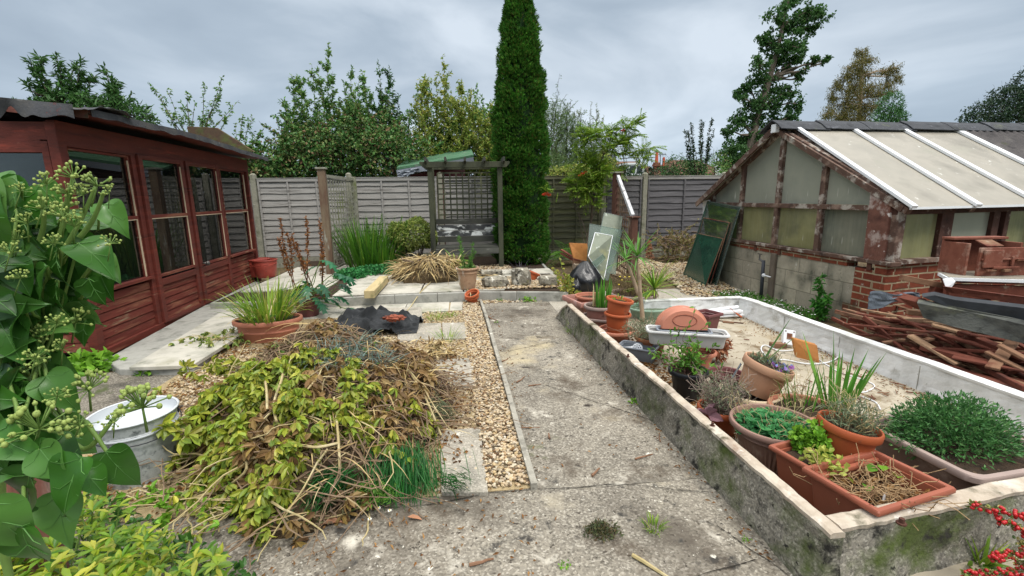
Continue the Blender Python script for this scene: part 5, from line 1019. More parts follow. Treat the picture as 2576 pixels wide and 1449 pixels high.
for _ in range(150):
    u, v = random.uniform(1880, 2300), random.uniform(850, 1010)
    p = G(u, v, .022)
    if p.x > 3.15: continue
    a = random.uniform(0, 6.28); l = random.uniform(.02, .09); f.tube([p, p+Vector((l*math.cos(a), l*math.sin(a), .004))], random.uniform(.002, .005), 4)
stuff('wood_scraps', f, M_wood2, 'bits of twig and splintered wood scattered on the enclosure floor', 'debris')
f = MB(); P = []
for _ in range(700):
    y = random.uniform(1.6, 4.8); P.append((3.18-abs(random.gauss(0, .10)), y, .022))
for _ in range(160): P.append((random.uniform(1.6, 3), random.uniform(1.5, 4.6), .022))
P = np.array(P); leaves(f, P, rdir(len(P))*np.array([1, 1, .2]), rng.uniform(.008, .028, len(P)), .010, curl=.3); stuff('dry_leaf_scatter', f, M_litter, 'dry leaf crumbs along the foot of the white wall', 'leaf litter')
# ================================================================ HEAP OF PLANKS etc (right)
wd = [M_wood1, M_wood1, M_wood2, M_wood1, M_wood4, M_wood2, M_wood1]
random.seed(21); proto = {}
def plank(a, b, w_, h_, m, label, group='timber offcuts in the pile', cat='plank'):
    a, b = Vector(a), Vector(b); L_ = (b-a).length; key = (round(L_, 1), w_, h_, m.name); d, s, u = frame(b-a)
    mb = MB().box((0, 0, 0), (L_, w_, h_)); o = obj('plank', mb, m, None); o.location = (a+b)/2; o.rotation_euler = Matrix((d, s, u)).transposed().to_euler()
    q = o.modifiers.new('b', 'BEVEL'); q.width = .003; q.segments = 1
    return prop(o, label, cat, group)
for i in range(230):
    u, v = random.uniform(2180, 2600), random.uniform(835, 985)
    p = G(u, v, .0)
    if p.x < 3.3 or (v > 835+.42*(u-2150)+30): continue
    z = random.uniform(.03, .34)*min(1, (p.x-3.2)/.6+.35); p = G(u, v, z*.6)
    if p.x < 3.36: continue
    a = random.choice([random.gauss(-1.45, .25), random.gauss(-1.3, .3), random.gauss(-.8, .4), random.gauss(.2, .4)]); l = random.uniform(.25, 1.1); dz = random.uniform(-.09, .09)
    q = Vector((p.x, p.y, z)); e = Vector((math.cos(a)*l/2, math.sin(a)*l/2, dz))
    if (q-e).x < 3.32 or (q+e).x < 3.32: continue
    if (q-e).z < .02 or (q+e).z < .02: e.z = 0
    pw, ph, pm = random.choice((.025, .03, .045, .045, .07)), random.choice((.015, .02, .035)), random.choice(wd); up_p, vp_ = prj(q)
    plank(q-e, q+e, pw, ph, pm, '%s %s %s offcut %s of the pile, %s' % ('long' if l > .62 else 'short', {.025: 'thin', .045: 'narrow', .03: 'slim', .07: 'broad'}[pw], 'bare brown' if pm is M_wood2 else 'pale split' if pm is M_wood4 else 'red stained', 'at the left end' if up_p < 2290 else ('in the middle' if up_p < 2430 else 'at the right side'), 'nearest the white wall' if vp_ > 820+.36*(up_p-2150) else ('upper layer' if z > .18 else 'low at the back')))
def pz(u, v, y): return GY(u, v, y)
K = [((2200, 838), (2400, 884), 2.95, .055, .03, M_wood1, 'long red board along the front edge of the timber pile'),
     ((2233, 862), (2420, 930), 2.75, .03, .03, M_wood2, 'pale edged batten sloping down the front of the timber pile'),
     ((2340, 862), (2576, 985), 2.35, .03, .035, M_wood1, 'longest red batten slanting across the pile towards the trough'),
     ((2370, 840), (2520, 918), 2.7, .04, .03, M_wood2, 'brown batten under the rotten grey board'),
     ((2330, 925), (2580, 918), 2.35, .05, .02, M_wood2, 'weathered brown board lying level in the pile'),
     ((2420, 905), (2590, 912), 2.4, .05, .02, M_wood1, 'red brown board lying level near the frame edge'),
     ((2380, 970), (2590, 1010), 2.1, .06, .02, M_wood1, 'low red board nearest the white wall'),
     ((2480, 905), (2530, 925), 2.3, .09, .05, M_wood2, 'stub of thick brown timber on top of the pile'),
     ((2290, 905), (2440, 905), 2.65, .04, .025, M_wood2, 'thin brown slat in the middle of the pile'),
     ((2265, 705), (2430, 738), 3.15, .05, .045, M_wood2, 'splintered brown rail poking out above the pile'),
     ((2280, 790), (2360, 800), 3.2, .05, .04, M_wood2, 'short bare block at the back of the pile'),
     ((2340, 735), (2480, 765), 3.1, .06, .05, M_wood1, 'red rail in the middle layer of the pile'),
     ((2350, 756), (2580, 800), 3.0, .06, .04, M_wood1, 'red rail under the tarred sheet')]
KZ = [.10, .12, .20, .26, .10, .10, .06, .20, .14, None, None, None, None]
for (a, b, y, w_, h_, m, lab), z_ in zip(K, KZ):
    if z_: A_, B_ = G(*a, z_), G(*b, z_); A_.x = max(A_.x, 3.36); B_.x = max(B_.x, 3.36); plank(A_, B_, w_, h_, m, lab, None)
    else: plank(pz(*a, y), pz(*b, y-.1), w_, h_, m, lab, None)
# big boards
a, b = pz(2312, 752, 2.95), pz(2600, 822, 2.55)
def slabv(name, q, y0, y1, th, m, lab, cat):
    P = [GY(u, v, y0+(y1-y0)*k) for (u, v, k) in q]; n = (P[1]-P[0]).cross(P[2]-P[0]).normalized(); return one(name, MB().poly(P, th, n), m, lab, cat, bevel=.004)
slabv('rotten_board', [(2310, 752, 0), (2326, 790, .0), (2400, 812, .3), (2600, 858, 1), (2600, 810, 1), (2440, 775, .4)], 2.9, 2.5, .05, M_greyb, 'thick rotten grey board with a square hole sloping over the pile', 'board')
one('board_hole', MB().box(pz(2440, 797, 2.76)+Vector((0, -.03, 0)), (.05, .012, .035)), M_blackp, 'small square dark notch in the rotten grey board', 'notch')
slabv('tarred_sheet', [(2318, 738, 0), (2400, 772, .3), (2600, 805, 1), (2600, 768, 1), (2400, 745, .3), (2350, 733, .1)], 2.92, 2.55, .06, M_blackb, 'black tarred roofing sheet lying over the grey board', 'roofing sheet')
slabv('red_rail', [(2245, 737, 0), (2310, 765, .5), (2335, 762, 1), (2330, 752, 1), (2260, 733, 0)], 3.0, 2.9, .05, M_wood1, 'red rail end poking out left of the tarred sheet', 'plank')
f = MB(); c = [pz(2240, 757, 2.98), pz(2202, 745, 2.95), pz(2185, 735, 2.95), pz(2192, 732, 3.0), pz(2215, 732, 3.05), pz(2300, 738, 3.0)]
f.grid(lambda a, b: (Vector(pz(2188+125*a, 735+4*a, 2.98))+Vector((.0, .02*noise.noise(Vector((a*5, b*4, 0))), -.13*b*(1-.75*a)+.012*math.sin(a*9+b*3)))), 20, 8); one('felt_scrap', f, mat('blue_grey_felt', ['4d545d', '5f6770'], 8, .7, .3), 'curled blue grey felt scrap hanging off the pile end', 'felt', solid=.004)
# low bench structure with white edge and red box
c = pz(2480, 690, 3.05)
t = thing('discarded_door', 'red panel with a white edge lying flat on top of the pile', 'panel', c)
P = [GY(2365, 680, 3.15), GY(2388, 694, 2.95), GY(2620, 706, 2.75), GY(2620, 688, 3.2), GY(2450, 672, 3.3)]
zt = sum(p.z for p in P)/len(P); P = [Vector((p.x, p.y, zt)) for p in P]
obj('panel', MB().poly(P, .035, (0, 0, -1)), M_wood1, t); obj('white_edge', MB().bar(P[1]+Vector((0, -.006, -.008)), P[2]+Vector((0, -.006, -.008)), .014, .022).bar(P[0]+Vector((-.006, 0, -.008)), P[1]+Vector((-.006, 0, -.008)), .014, .022), M_wtrim, t); obj('top_sheet', MB().poly([p+Vector((0, 0, .002)) for p in P], .006, (0, 0, 1)), M_roofp, t)
obj('edge_rail', MB().bar(P[1]+Vector((.02, .03, -.10)), P[2]+Vector((0, .03, -.10)), .04, .10), M_wood1, t)
obj('corner_brace', MB().poly([P[0], P[1], P[1]+Vector((.03, 0, -.16)), P[1]+Vector((.12, 0, -.16))], .03, (.5, .8, 0)), M_wood1, t)
one('paper_scrap', MB().poly([GY(2372, 702, 2.9), GY(2380, 724, 2.88), GY(2395, 722, 2.88), GY(2404, 708, 2.88), GY(2395, 699, 2.9)], .004, (0, 1, .2)), M_whitep, 'crumpled white scrap hanging from the panel corner', 'paper')
one('red_strut', MB().poly([GY(2385, 722, 2.85), GY(2400, 738, 2.84), GY(2620, 775, 2.6), GY(2620, 752, 2.6)], .05, (0, 1, 0)), M_wood1, 'long red rail just beneath the white edged panel', 'rail', bevel=.003)
bx = P[1].lerp(P[2], .42)+Vector((0, .16, 0)); bx = GY(2490, 690, 3.0); bx.z = zt+.008
t = thing('wooden_box', 'broken red brown wooden box with loose slats standing on the white edged panel', 'box', bx, (0, 0, -.08)); 
def wb(n, c, d, m=M_wood1, rz=0): obj(n, MB().box(c, d, rz), m, t, local=True, bevel=.003)
w1 = mat('dusty_red_box', ['6a3a2c', '7c4a3a', '583024'], 6, .8, .3, over=[('9a7c6c', 6, .56, .68)])
wb('back_panel', (-.04, .16, .13), (.42, .02, .26), w1); wb('top_board', (-.04, .12, .265), (.43, .10, .018), w1); wb('side', (-.24, .06, .12), (.02, .20, .24), w1); wb('side', (.16, .06, .12), (.02, .20, .24), w1)
wb('front_panel', (.0, -.07, .105), (.38, .018, .21), w1); wb('inner_panel', (-.10, -.09, .13), (.14, .016, .13), w1); wb('slat', (.0, -.10, .065), (.2, .014, .016), w1); wb('slat', (.05, -.092, .10), (.02, .014, .09), w1); wb('slat', (-.11, -.10, .045), (.09, .016, .014), M_wood2, .2); wb('slat', (.13, -.10, .12), (.10, .014, .018), M_wood2, -.1); wb('slat', (.0, -.085, .125), (.36, .012, .014), w1)
obj('loose_tile', MB().box((-.05, .0, .235), (.13, .10, .008), M=Matrix.Rotation(R_(22), 3, 'X')), M_wood2, t, local=True); wb('block', (.0, -.105, .045), (.05, .03, .02), M_wood2)
# ================================================================ left side objects
# galvanised bin
c, r, h = fit(370, 1222, 1036, 90, .84, 0)
c.z = 0
t = thing('metal_bucket', 'dented galvanised bin with a pale lid liner behind the foreground leaves', 'bucket', c)
def lathe(pr, n=40, sy=1): return MB().loft([[Vector((r_*math.cos(6.2832*k/n), sy*r_*math.sin(6.2832*k/n), z)) for k in range(n)] for r_, z in pr], True)
b_ = lathe([(.0, .0), (r*.80, .0), (r*.81, .01), (r*.93, h*.78), (r*.95, h*.79), (r*.95, h*.81), (r*.93, h*.82), (r*.97, h*.985), (r*1.0, h*.99), (r*1.0, h), (r*.965, h), (r*.94, h*.9), (r*.9, h*.80), (.0, h*.79)])
o = obj('body', b_, M_zinc, t, local=True, smooth=True); z = o.modifiers.new('e', 'EDGE_SPLIT'); z.split_angle = R_(40)
obj('band', lathe([(r*.94, h*.765), (r*.975, h*.775), (r*.975, h*.795), (r*.94, h*.805)]), M_zin2, t, local=True, smooth=True); obj('rim', lathe([(r*.97, h*.985), (r*1.02, h*.985), (r*1.03, h*1.0), (r*1.0, h*1.012), (r*.965, h*1.0)]), M_zin2, t, local=True, smooth=True)
obj('inner_liner', lathe([(r*.96, h*.995), (r*.93, h*.9), (r*.86, h*.835), (r*.4, h*.83), (0, h*.83)]), M_zin2, t, local=True, smooth=True)
for s_ in (-2.35, .9):
    e = Vector((math.cos(s_), math.sin(s_), 0)); m = MB(); m.box(e*r*.985+Vector((0, 0, h*.84)), (.012, .03, .06), s_); m.tube([e*r*1.0+Vector((0, 0, h*.86)), e*(r+.03)+Vector((0, 0, h*.84)), e*(r+.01)+Vector((0, 0, h*.80))], .004, 6); obj('handle_lug', m, M_lead, t, local=True)
m = MB(); m.tube([Vector((r*1.02*math.cos(a), r*1.02*math.sin(a), h*.84-.05*math.sin((a+2.35)/3.25*math.pi))) for a in np.linspace(-2.35, .9, 20)], .003, 5); obj('wire_handle', m, M_lead, t, local=True)
# oval planter of grasses near summerhouse
c = G(665, 868, .0)+Vector((-.02, .20, 0))
t = pot('grass_planter', 'half oval terracotta planter overflowing with arching green and straw blades', 'potted plant', c, .31, .20, .225, .05, M_terra, soil=.9, rimh=.045, rimw=.02, bands=(.45,), rot=.06)
f = MB(); tuft(f, (0, 0, .2), 230, .42, .016, .22, .75, 1.1); fol(t, f, M_grass); f = MB(); tuft(f, (0, .0, .2), 70, .38, .010, .2, .9, 1.3); fol(t, f, M_straw, 'dry_blades'); f = MB(); mound(f, 300, .24, .08, .2, .03, .02, 'oval', ry=.15); fol(t, f, M_ger, 'low_leaves')
# acanthus in dark pot with dead flower spikes
c = G(770, 800, .0)+Vector((.0, .1, 0))
t = pot('acanthus_pot', 'dark glossy lobed leaves and tall brown dead flower spikes in a brown pot', 'potted plant', c, .16, .16, .24, .04, M_plum, soil=.9)
f = MB(); f2 = MB(); ysp = c.y
for (bu, bv, tu, tv) in ((745, 760, 703, 550), (760, 770, 697, 600), (790, 770, 735, 590), (775, 765, 768, 545), (800, 770, 742, 608), (818, 770, 803, 555), (812, 780, 812, 612), (750, 760, 724, 585)):
    a = GY(bu, bv, ysp+random.uniform(-.1, .1)); b = GY(tu, tv, ysp+random.uniform(-.1, .15)); a.z = .2; Pw = wander(a, b, 8, .04); f.tube(Pw, [.006]*5+[.004]*4, 5)
    P, D, tt2 = along(Pw, 110, .42, 1.0); leaves(f2, P+rdir(len(P))*.02*(1.3-tt2[:, None]), nrmz(rdir(len(P))+np.array([0, 0, .7])), .035, .02)
obj('flower_stem', f, mat('dead_stem_brown', ['5a3826', '6f4830'], 9, .8, .1), t); obj('dead_flowers', f2, M_brnfl, t)
def acan(mb, p, d, L_, W):
    """lobed leaf: paired lobes along a drooping midrib"""
    p = Vector(p); d = Vector(d).normalized(); q = p.copy(); s = d.cross(Vector((0, 0, 1))).normalized(); V = []; n = 9; w0 = .012
    for i in range(n+1):
        tt3 = i/n; ww = W*math.sin(math.pi*min(1, tt3*.95+.06))**.8*(.38 if i % 2 else 1.0)*.5; up = Vector((0, 0, .12*ww*(1 if i % 2 else -1))); V += [q-s*ww+up+d*(.03 if i % 2 == 0 else 0), q, q+s*ww+up+d*(.03 if i % 2 == 0 else 0)]
        d = (d+Vector((0, 0, -.16))).normalized(); q = q+d*L_/n
    mb.add(V, [(3*i+j, 3*i+j+1, 3*i+j+4, 3*i+j+3) for i in range(n) for j in range(2)])
f = MB(); f2 = MB()
for i in range(34):
    a = random.uniform(0, 6.28); rr2 = random.uniform(.05, .36); q = Vector((c.x+rr2*math.cos(a)*1.1, c.y+rr2*math.sin(a)*.8, random.uniform(.18, .42))); acan(f, q, (math.cos(a), math.sin(a), random.uniform(-.1, .4)), random.uniform(.16, .26), random.uniform(.12, .18)); f2.tube(wander((c.x, c.y, .2), q, 5, .1), .004, 5)
for (u, v, l) in ((705, 655, .26), (735, 688, .30), (860, 695, .2), (870, 775, .2), (805, 800, .22), (850, 715, .2), (700, 670, .2)):
    q = GY(u+100 if u < 760 else u, v, c.y-.05); q2 = Vector((c.x+random.uniform(-.03, .03), c.y, .22)); acan(f, q, ((1 if u > 700 else -1)*.9, -.3, .15), l, .2); f2.tube(wander(q2, q, 6, .08), .005, 5)
obj('leaves', f, M_acan, t); obj('leaf_stalks', f2, M_ivys, t)
# red buckets beside summerhouse
c, r, h = fit(671, 702, 655, 28, .8, .11); 
for i, (dx, dy, lab) in enumerate(((0, 0, 'front red plastic bucket beside the summerhouse corner'), (-.17, .12, 'rear red plastic bucket half hidden by the other'))):
    t = pot('red_bucket', lab, 'bucket', Vector((c.x+dx, c.y+dy, .128)), r, r, h, .035, M_redb, soil=.3, group='red buckets by the summerhouse', rimh=.02, rimw=.01, bands=(.72,)); obj('handle', MB().tube([Vector((r*1.04*math.cos(a), -r*1.04*math.sin(a)-.02*math.sin(a), h*.86-.06*math.sin(a))) for a in np.linspace(0, math.pi, 14)], .004, 5), M_redb, t, local=True)
# black fabric sheet
c = G(950, 830, 0); 
f = MB()
def fab(a, b):
    x, y = (a-.5)*.92, (b-.5)*.56; r2 = math.hypot(x/.46, y/.27); w_ = 1+.22*noise.noise(Vector((math.atan2(y, x)*1.3, 3, 0)))
    h_ = max(0, 1-r2/w_*.9)**.6*.20; n1 = noise.noise(Vector((x*9+y*5, y*9-x*3, 1))); n2 = noise.noise(Vector((x*20, y*24, 4)))
    return (c.x+x*w_, c.y+y*w_, .022+max(0, h_*(1+.5*n1)+.09*abs(n1)*(h_*8 > .3)+.018*n2*(r2 < 1)+.006))
f.grid(fab, 80, 56); one('fabric_sheet', f, M_sheet, 'crumpled dusty black fabric dumped on the slabs', 'fabric', solid=.004)
q = G(985, 793, .20); q2 = G(1005, 805, .20); t = one('orange_cloth', MB().ball(q.lerp(q2, .4)+Vector((0, -.03, -.0)), .08, 26, 16, (1.15, .6, .35), .9, 9), mat('rusty_orange_cloth', ['8a4a38', 'a05c46'], 9, .8, .8), 'rusty orange scrap folded on top of the black fabric', 'cloth', smooth=True)
# timber beam
a, b = G(928, 742, .20), G(978, 690, .20); d = (b-a)
one('timber_beam', MB().bar(a+Vector((0, .02, -.0)), a+d.normalized()*1.15+Vector((0, 0, 0)), .13, .10), M_timb, 'pale square timber beam lying on the terrace slabs', 'beam', bevel=.006)
one('wood_wedge', MB().box(G(888, 757, .03)+Vector((0, .0, 0)), (.13, .1, .1), .1), M_arb, 'small mossy wooden block under the beam end', 'block', bevel=.006)
# lime streaked pot
c, r, h = fit(1177, 730, 672, 27, .62, .13)
t = pot('clay_pot', 'ribbed lime streaked clay pot of leafy stems on the kerb', 'potted plant', c, r, r, h, .05, M_claypot, soil=.9, rimh=.03, rimw=.012, ribs=.004, n=60)
f = MB(); S = [wander((x, y, h*.85), (x*2.2, y*2, h+z), 6, .08) for x, y, z in ((-.05, 0, .42), (-.03, .03, .34), (.04, 0, .34), (.05, .02, .22), (.02, -.03, .15))]
for s_ in S: f.tube(s_, .004, 5)
fol(t, f, M_ivys, 'stems'); f = MB()
for s_ in S: P, D, _ = along(s_, 70, .1); leaves(f, P, nrmz(D*.8+rdir(len(P), .1)), .05, .012)
mound(f, 160, .12, .06, h*.9, .035, .02, 'oval'); fol(t, f, leafmat('lily_stem_leaves', ['4c7a34', '63903e', '3a6430'], .3, .4))
# orange pots by path
c = G(1190, 765, 0)+Vector((0, .05, 0))
pot('small_orange_pot', 'lower of two small orange pots stacked against the kerb', 'pot', c, .085, .085, .11, .02, M_orange, soil=.4, tilt=(R_(10), R_(-8))); pot('small_orange_pot', 'upper broken small orange pot tilted by the kerb', 'pot', c+Vector((.01, -.01, .07)), .09, .09, .09, .015, M_orange, soil=.3, tilt=(R_(18), R_(-16)))
c = G(1333, 706, .13); pot('tipped_orange_pot', 'small orange pot tipped against the tall rockery stone', 'pot', c+Vector((.02, .05, 0)), .10, .10, .13, .03, M_orange, soil=.3, tilt=(R_(-10), R_(24)))
# rockery stones
def rock(q, s, lab, seed, rz=0):
    m = MB(); random.seed(seed); o = Vector((seed, seed*2.1, 0)); V0 = MB().ball((0, 0, 0), 1, 18, 12); P = V0.V[0].copy()
    for i, p in enumerate(P):
        v = Vector(p); k = 1+.35*noise.noise(v*1.4+o)+.10*noise.noise(v*5+o); v = Vector((max(-.8, min(.8, v.x*k*1.1)), max(-.75, min(.75, v.y*k*1.1)), max(-.6, min(.85, v.z*k*1.1)))); P[i] = v+Vector([.03*noise.noise(v*14+o*j) for j in (1, 2, 3)])
    Rm = np.array(Matrix.Rotation(rz, 3, 'Z')); P = (P*np.array(s))@Rm.T+np.array(q); m.add(P, V0.F); return one('rockery_stone', m, M_stone, lab, 'stone', 'rockery stones')
q = G(1162+85, 722, .14); rock(q+Vector((0, .1, .06)), (.22, .16, .085), 'hunched pale stone right of the clay pot', 3, .2)
q = G(1310, 722, .13); rock(q+Vector((.02, .12, .12)), (.17, .10, .16), 'tall leaning lichened stone beside the orange pot', 5, -.5)
q = G(1385, 722, .13); rock(q+Vector((.0, .12, .07)), (.17, .13, .085), 'flat topped stone at the right end of the kerb', 8, .1)
q = G(1180, 700, .13); rock(q+Vector((.38, .25, .03)), (.22, .10, .06), 'low flat stone under the straw blades', 9, .1)
# bin bag
c = G(1488, 745, 0)+Vector((0, .28, 0))
f = MB(); V0 = MB().ball((0, 0, 0), 1, 48, 30); P = V0.V[0].copy()
for i, p in enumerate(P):
    v = Vector(p); a = math.atan2(v.y, v.x); t_ = (v.z+1)/2; rr3 = (1-.55*t_**1.6)*(1+.10*noise.noise(v*1.5)); fo = .07*math.sin(a*11+4*noise.noise(v*2))*t_+.05*noise.noise(v*7); k = rr3*(1+fo); P[i] = (v.x*k*.30, v.y*k*.26, .22+v.z*.235*(1+.1*noise.noise(v*2+Vector((5, 0, 0))))+.05*max(0, v.z-.8))
P[:, 2] = np.maximum(P[:, 2], .01); P[:, 0] += P[:, 2]*-.05
f.add(P+np.array([c.x, c.y, 0]), V0.F); c2 = G(1450, 755, 0)
o = one('bin_bag', f, M_bag, 'full black bin bag slumped behind the pots', 'bin bag', smooth=True)
f = MB(); f.ball((c2.x+.02, c2.y+.12, .12), .1, 18, 12, (.7, .7, 1.3), .6, 8); f.ball((c2.x-.06, c2.y+.02, .012), .08, 12, 6, (1.2, .7, .2), .6, 8); one('bin_bag', f, M_bag, 'small limp black bag end by the square pink planter', 'bin bag', smooth=True)
# concrete box with boards, glass against the sloping trellis
c = G(1500, 715, .0); c = G(1490, 720, 0)+Vector((.03, .35, 0))
t = pot('concrete_planter', 'square stained concrete planter behind the bin bag', 'planter', Vector((c.x, c.y, .0)), .25, .22, .34, .02, mat('stained_cement', ['a3917c', 'b5a590', '8a7864'], 5, .95, .4, over=[('8a5a44', 4, .56, .68), ('5f5a4c', 7, .6, .7)]), 'rect', -.12, soil=.7, r=.01, rimh=.03, rimw=.004)
yb = c.y+.05
def vb(name, q, y0, y1, th, m, lab, cat, grp=None): P = [GY(u, v, y0+(y1-y0)*k) for (u, v, k) in q]; n = (P[1]-P[0]).cross(P[2]-P[0]).normalized(); return one(name, MB().poly(P, th, n), m, lab, cat, grp, bevel=.003)
vb('orange_board', [(1430, 612, 1), (1441, 650, 0), (1485, 668, 0), (1475, 614, 1)], yb-.02, yb+.06, .035, M_wood3, 'square orange brown board standing in the concrete planter', 'board')
vb('dark_block', [(1442, 650, 0), (1442, 664, 0), (1475, 672, 0), (1475, 657, 0)], yb-.12, yb-.12, -.06, M_wood2, 'dark weathered block in front of the orange board', 'block')
for i, lab in enumerate(('upper faded red slat poking out left of the orange board', 'lower faded red slat poking out left of the orange board')): a = GY(1412, 628+9*i, yb+.25); b = GY(1450, 652+7*i, yb); one('red_offcut', MB().bar(a, b, .05, .02), M_redlow, lab, 'slat')
yt = q2.y if hasattr(q2, 'y') else 6.75
ya = 6.95
def gsh(q, y0, y1, m, lab, grid=False):
    P = [GY(u, v, y0+(y1-y0)*k) for (u, v, k) in q]; n = (P[1]-P[0]).cross(P[3]-P[0]).normalized(); t = thing('plastic_sheet', lab, 'plastic sheet', P[0], group='plastic and glass sheets by the sloping trellis'); obj('sheet', MB().poly(P, .006, n), m, t); e = MB()
    for i in range(4): e.tube([P[i], P[(i+1) % 4]], .006, 5)
    obj('edge', e, M_gsheet2 if not grid else M_wtrim, t)
    return t
gsh([(1522, 535, 1), (1560, 570, .6), (1540, 650, 0), (1500, 640, 0)][::1], ya, ya+.5, M_fgl, 'rearmost yellowish ribbed plastic sheet with a diagonal tear') if False else gsh([(1520, 535, 1), (1566, 545, 1), (1548, 690, 0), (1490, 680, 0)], ya-.1, ya+.35, M_fgl, 'rearmost yellowish ribbed sheet against the sloping trellis')
gsh([(1484, 563, 1), (1566, 579, 1), (1529, 706, 0), (1474, 690, 0)], ya-.35, ya+.1, M_gsheet2, 'large clear pane leaning in front of the yellowish sheet')
gsh([(1497, 585, 1), (1541, 593, 1), (1519, 705, 0), (1480, 645, 0)], ya-.38, ya+.02, M_fgl, 'smaller ribbed pane with white edges leaning in front', True)
gsh([(1516, 640, 1), (1523, 650, 1), (1500, 672, 0), (1490, 660, 0)], ya-.5, ya-.42, M_gsheet2, 'short broken glass strip by the bin bag')
# ================================================================ CYPRESS 
random.seed(11); rng = np.random.default_rng(11)
t = thing('cypress_tree', 'tall narrow dark green conifer rising beside the arbour', 'tree', (1.18, 8.95, .1)); zt = 5.35
def crad(z): 
    f = z/zt; return .50*(1-.0*f) if f < .25 else .50-.12*((f-.25)/.75) if f < .62 else max(.02, (.44-.0)*((1-f)/.38)**.62*.92)
def crad(z):
    f = z/zt
    return float(np.interp(f, [0, .03, .1, .33, .53, .66, .78, .90, 1.0], [.36, .43, .455, .44, .395, .335, .245, .125, .02]))
P_, D_ = [], []
for _ in range(520):
    z = random.random()**.9*(zt-.25)+.08; a = random.uniform(0, 6.283); r = crad(z)*random.choice((random.uniform(.78, 1.0), random.uniform(.92, 1.18))); ch = random.uniform(.16, .36); cw_ = random.uniform(.06, .12)
    n = int(46*ch/.2); zz = z+rng.uniform(-.5, .5, n)*ch; aa = a+rng.normal(size=n)*cw_/max(r, .12); bul = np.cos((zz-z)/ch*2.6)*.07+.05*(1-np.minimum(1, np.abs(aa-a)/max(cw_/max(r, .12)*2, .01)))-.02
    rr5 = np.array([crad(min(zt, max(0, q))) for q in zz])*(r/crad(z))+bul*.8+rng.normal(size=n)*.018-.02
    P_.append(np.stack([rr5*np.cos(aa), rr5*np.sin(aa), zz], 1)); D_.append(np.stack([np.cos(aa)*.75, np.sin(aa)*.75, np.full(n, .75)], 1)+rng.normal(size=(n, 3))*.25)
P_ = np.concatenate(P_); D_ = nrmz(np.concatenate(D_)); f = MB()
for k in (-1, 0, 1):
    S = nrmz(np.cross(D_, rng.normal(size=D_.shape))); leaves(f, P_+S*.008*k, D_+S*k*.45, .072*(1-.15*abs(k)), .021, curl=.1)
fol_ = lambda t, mb, m, name='foliage', **k: obj(name, mb, m, t, local=True, **k)
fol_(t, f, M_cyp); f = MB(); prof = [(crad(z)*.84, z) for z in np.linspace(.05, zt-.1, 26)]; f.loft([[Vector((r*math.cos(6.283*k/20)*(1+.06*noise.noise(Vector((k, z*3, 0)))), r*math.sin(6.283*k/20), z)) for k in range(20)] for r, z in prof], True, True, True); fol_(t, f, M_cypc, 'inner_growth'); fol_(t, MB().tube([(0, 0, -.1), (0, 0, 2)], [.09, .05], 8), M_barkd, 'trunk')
# ================================================================ SAPLINGS
def sapling(label, base, tops, m, ll=.06, lw=.022, dens=70, side=6, sl=.45, bark=M_bark, r0=.018, group=None, name='sapling', cat='tree', t0=.15, droop=0., kind='dia', bushy=0, bsz=(.5, .4, .5)):
    t = thing(name, label, cat, base, group=group); st2 = MB(); lf = MB(); base = Vector(base)
    for tp in tops:
        tp = Vector(tp); b = base+Vector((random.uniform(-.12, .12), random.uniform(-.12, .12), 0)); P = wander(b, tp, 12, .05); H = (tp-b).length
        st2.tube(P, [r0*(1-.85*i/12) for i in range(13)], 5)
        q, D, tt = along(P, int(dens*H*.55), t0, 1); leaves(lf, q, nrmz(D*.6+rdir(len(q), -.25-droop)*1.0), ll*rng.uniform(.6, 1.15, len(q)), lw, kind)
        for k in range(int(side*H/2)):
            i = random.randint(3, 11); a = random.uniform(0, 6.283); l = sl*random.uniform(.4, 1)*(1.25-i/12); e = P[i]+Vector((math.cos(a)*l*.55, math.sin(a)*l*.55, l*(.8-droop)))
            W_ = wander(P[i], e, 5, .12); st2.tube(W_, [.005, .004, .003, .003, .002, .002], 4); q, D, tt = along(W_, int(dens*l*1.2), .1, 1); leaves(lf, q, nrmz(D*.6+rdir(len(q), -.25-droop)), ll*rng.uniform(.6, 1.15, len(q)), lw, kind)
    if bushy: P, d = ellpts(base+Vector((0, 0, bsz[2])), bsz, bushy, .25); leaves(lf, P, nrmz(d*.6+rdir(len(P), .1)), ll, lw, kind)
    obj('stems', st2, bark, t); obj('leaves', lf, m, t); return t
def px(u, v, y): return GY(u, v, y)
sap = [((815, 420), [(778, 164), (821, 104), (745, 196), (800, 190), (835, 185)], 12.6, M_sapl, 'tallest loose whippy tree left of centre behind the fence'),
       ((790, 430), [(728, 178), (765, 215), (752, 235), (712, 245)], 12.2, M_sapl, 'leafy sapling at the left end of the hedge with drooping tips'),
       ((880, 430), [(881, 170), (868, 200), (905, 195), (893, 215)], 12.9, M_sapl, 'thin bare stemmed sapling between the tallest tree and the dark topped one'),
       ((935, 430), [(917, 170), (915, 205), (925, 230)], 12.4, M_sapl, 'slim single leader sapling left of the dark topped tree'),
       ((968, 430), [(953, 159), (975, 175), (960, 200), (1005, 239), (990, 215)], 12.6, M_laur, 'dark green topped tree in the middle of the hedge'),
       ((1085, 430), [(1065, 184), (1077, 195), (1050, 205), (1045, 240)], 12.4, M_sapy, 'yellowing sapling with pale drooping leaves left of the spire'),
       ((1112, 430), [(1111, 133), (1098, 180), (1120, 190), (1130, 225)], 12.6, M_sapy, 'pale sapling ending in one tall thin spire'),
       ((1165, 430), [(1154, 196), (1170, 215), (1180, 228), (1150, 240)], 12.3, M_sapy, 'yellow green forked sapling right of the spire'),
       ((1205, 430), [(1191, 253), (1203, 272), (1215, 285)], 12.2, M_sapy, 'short golden sapling near the conifer'),
       ((1238, 430), [(1242, 267), (1232, 290), (1228, 280)], 12.0, M_sapy, 'thin yellow sapling touching the conifer edge')]
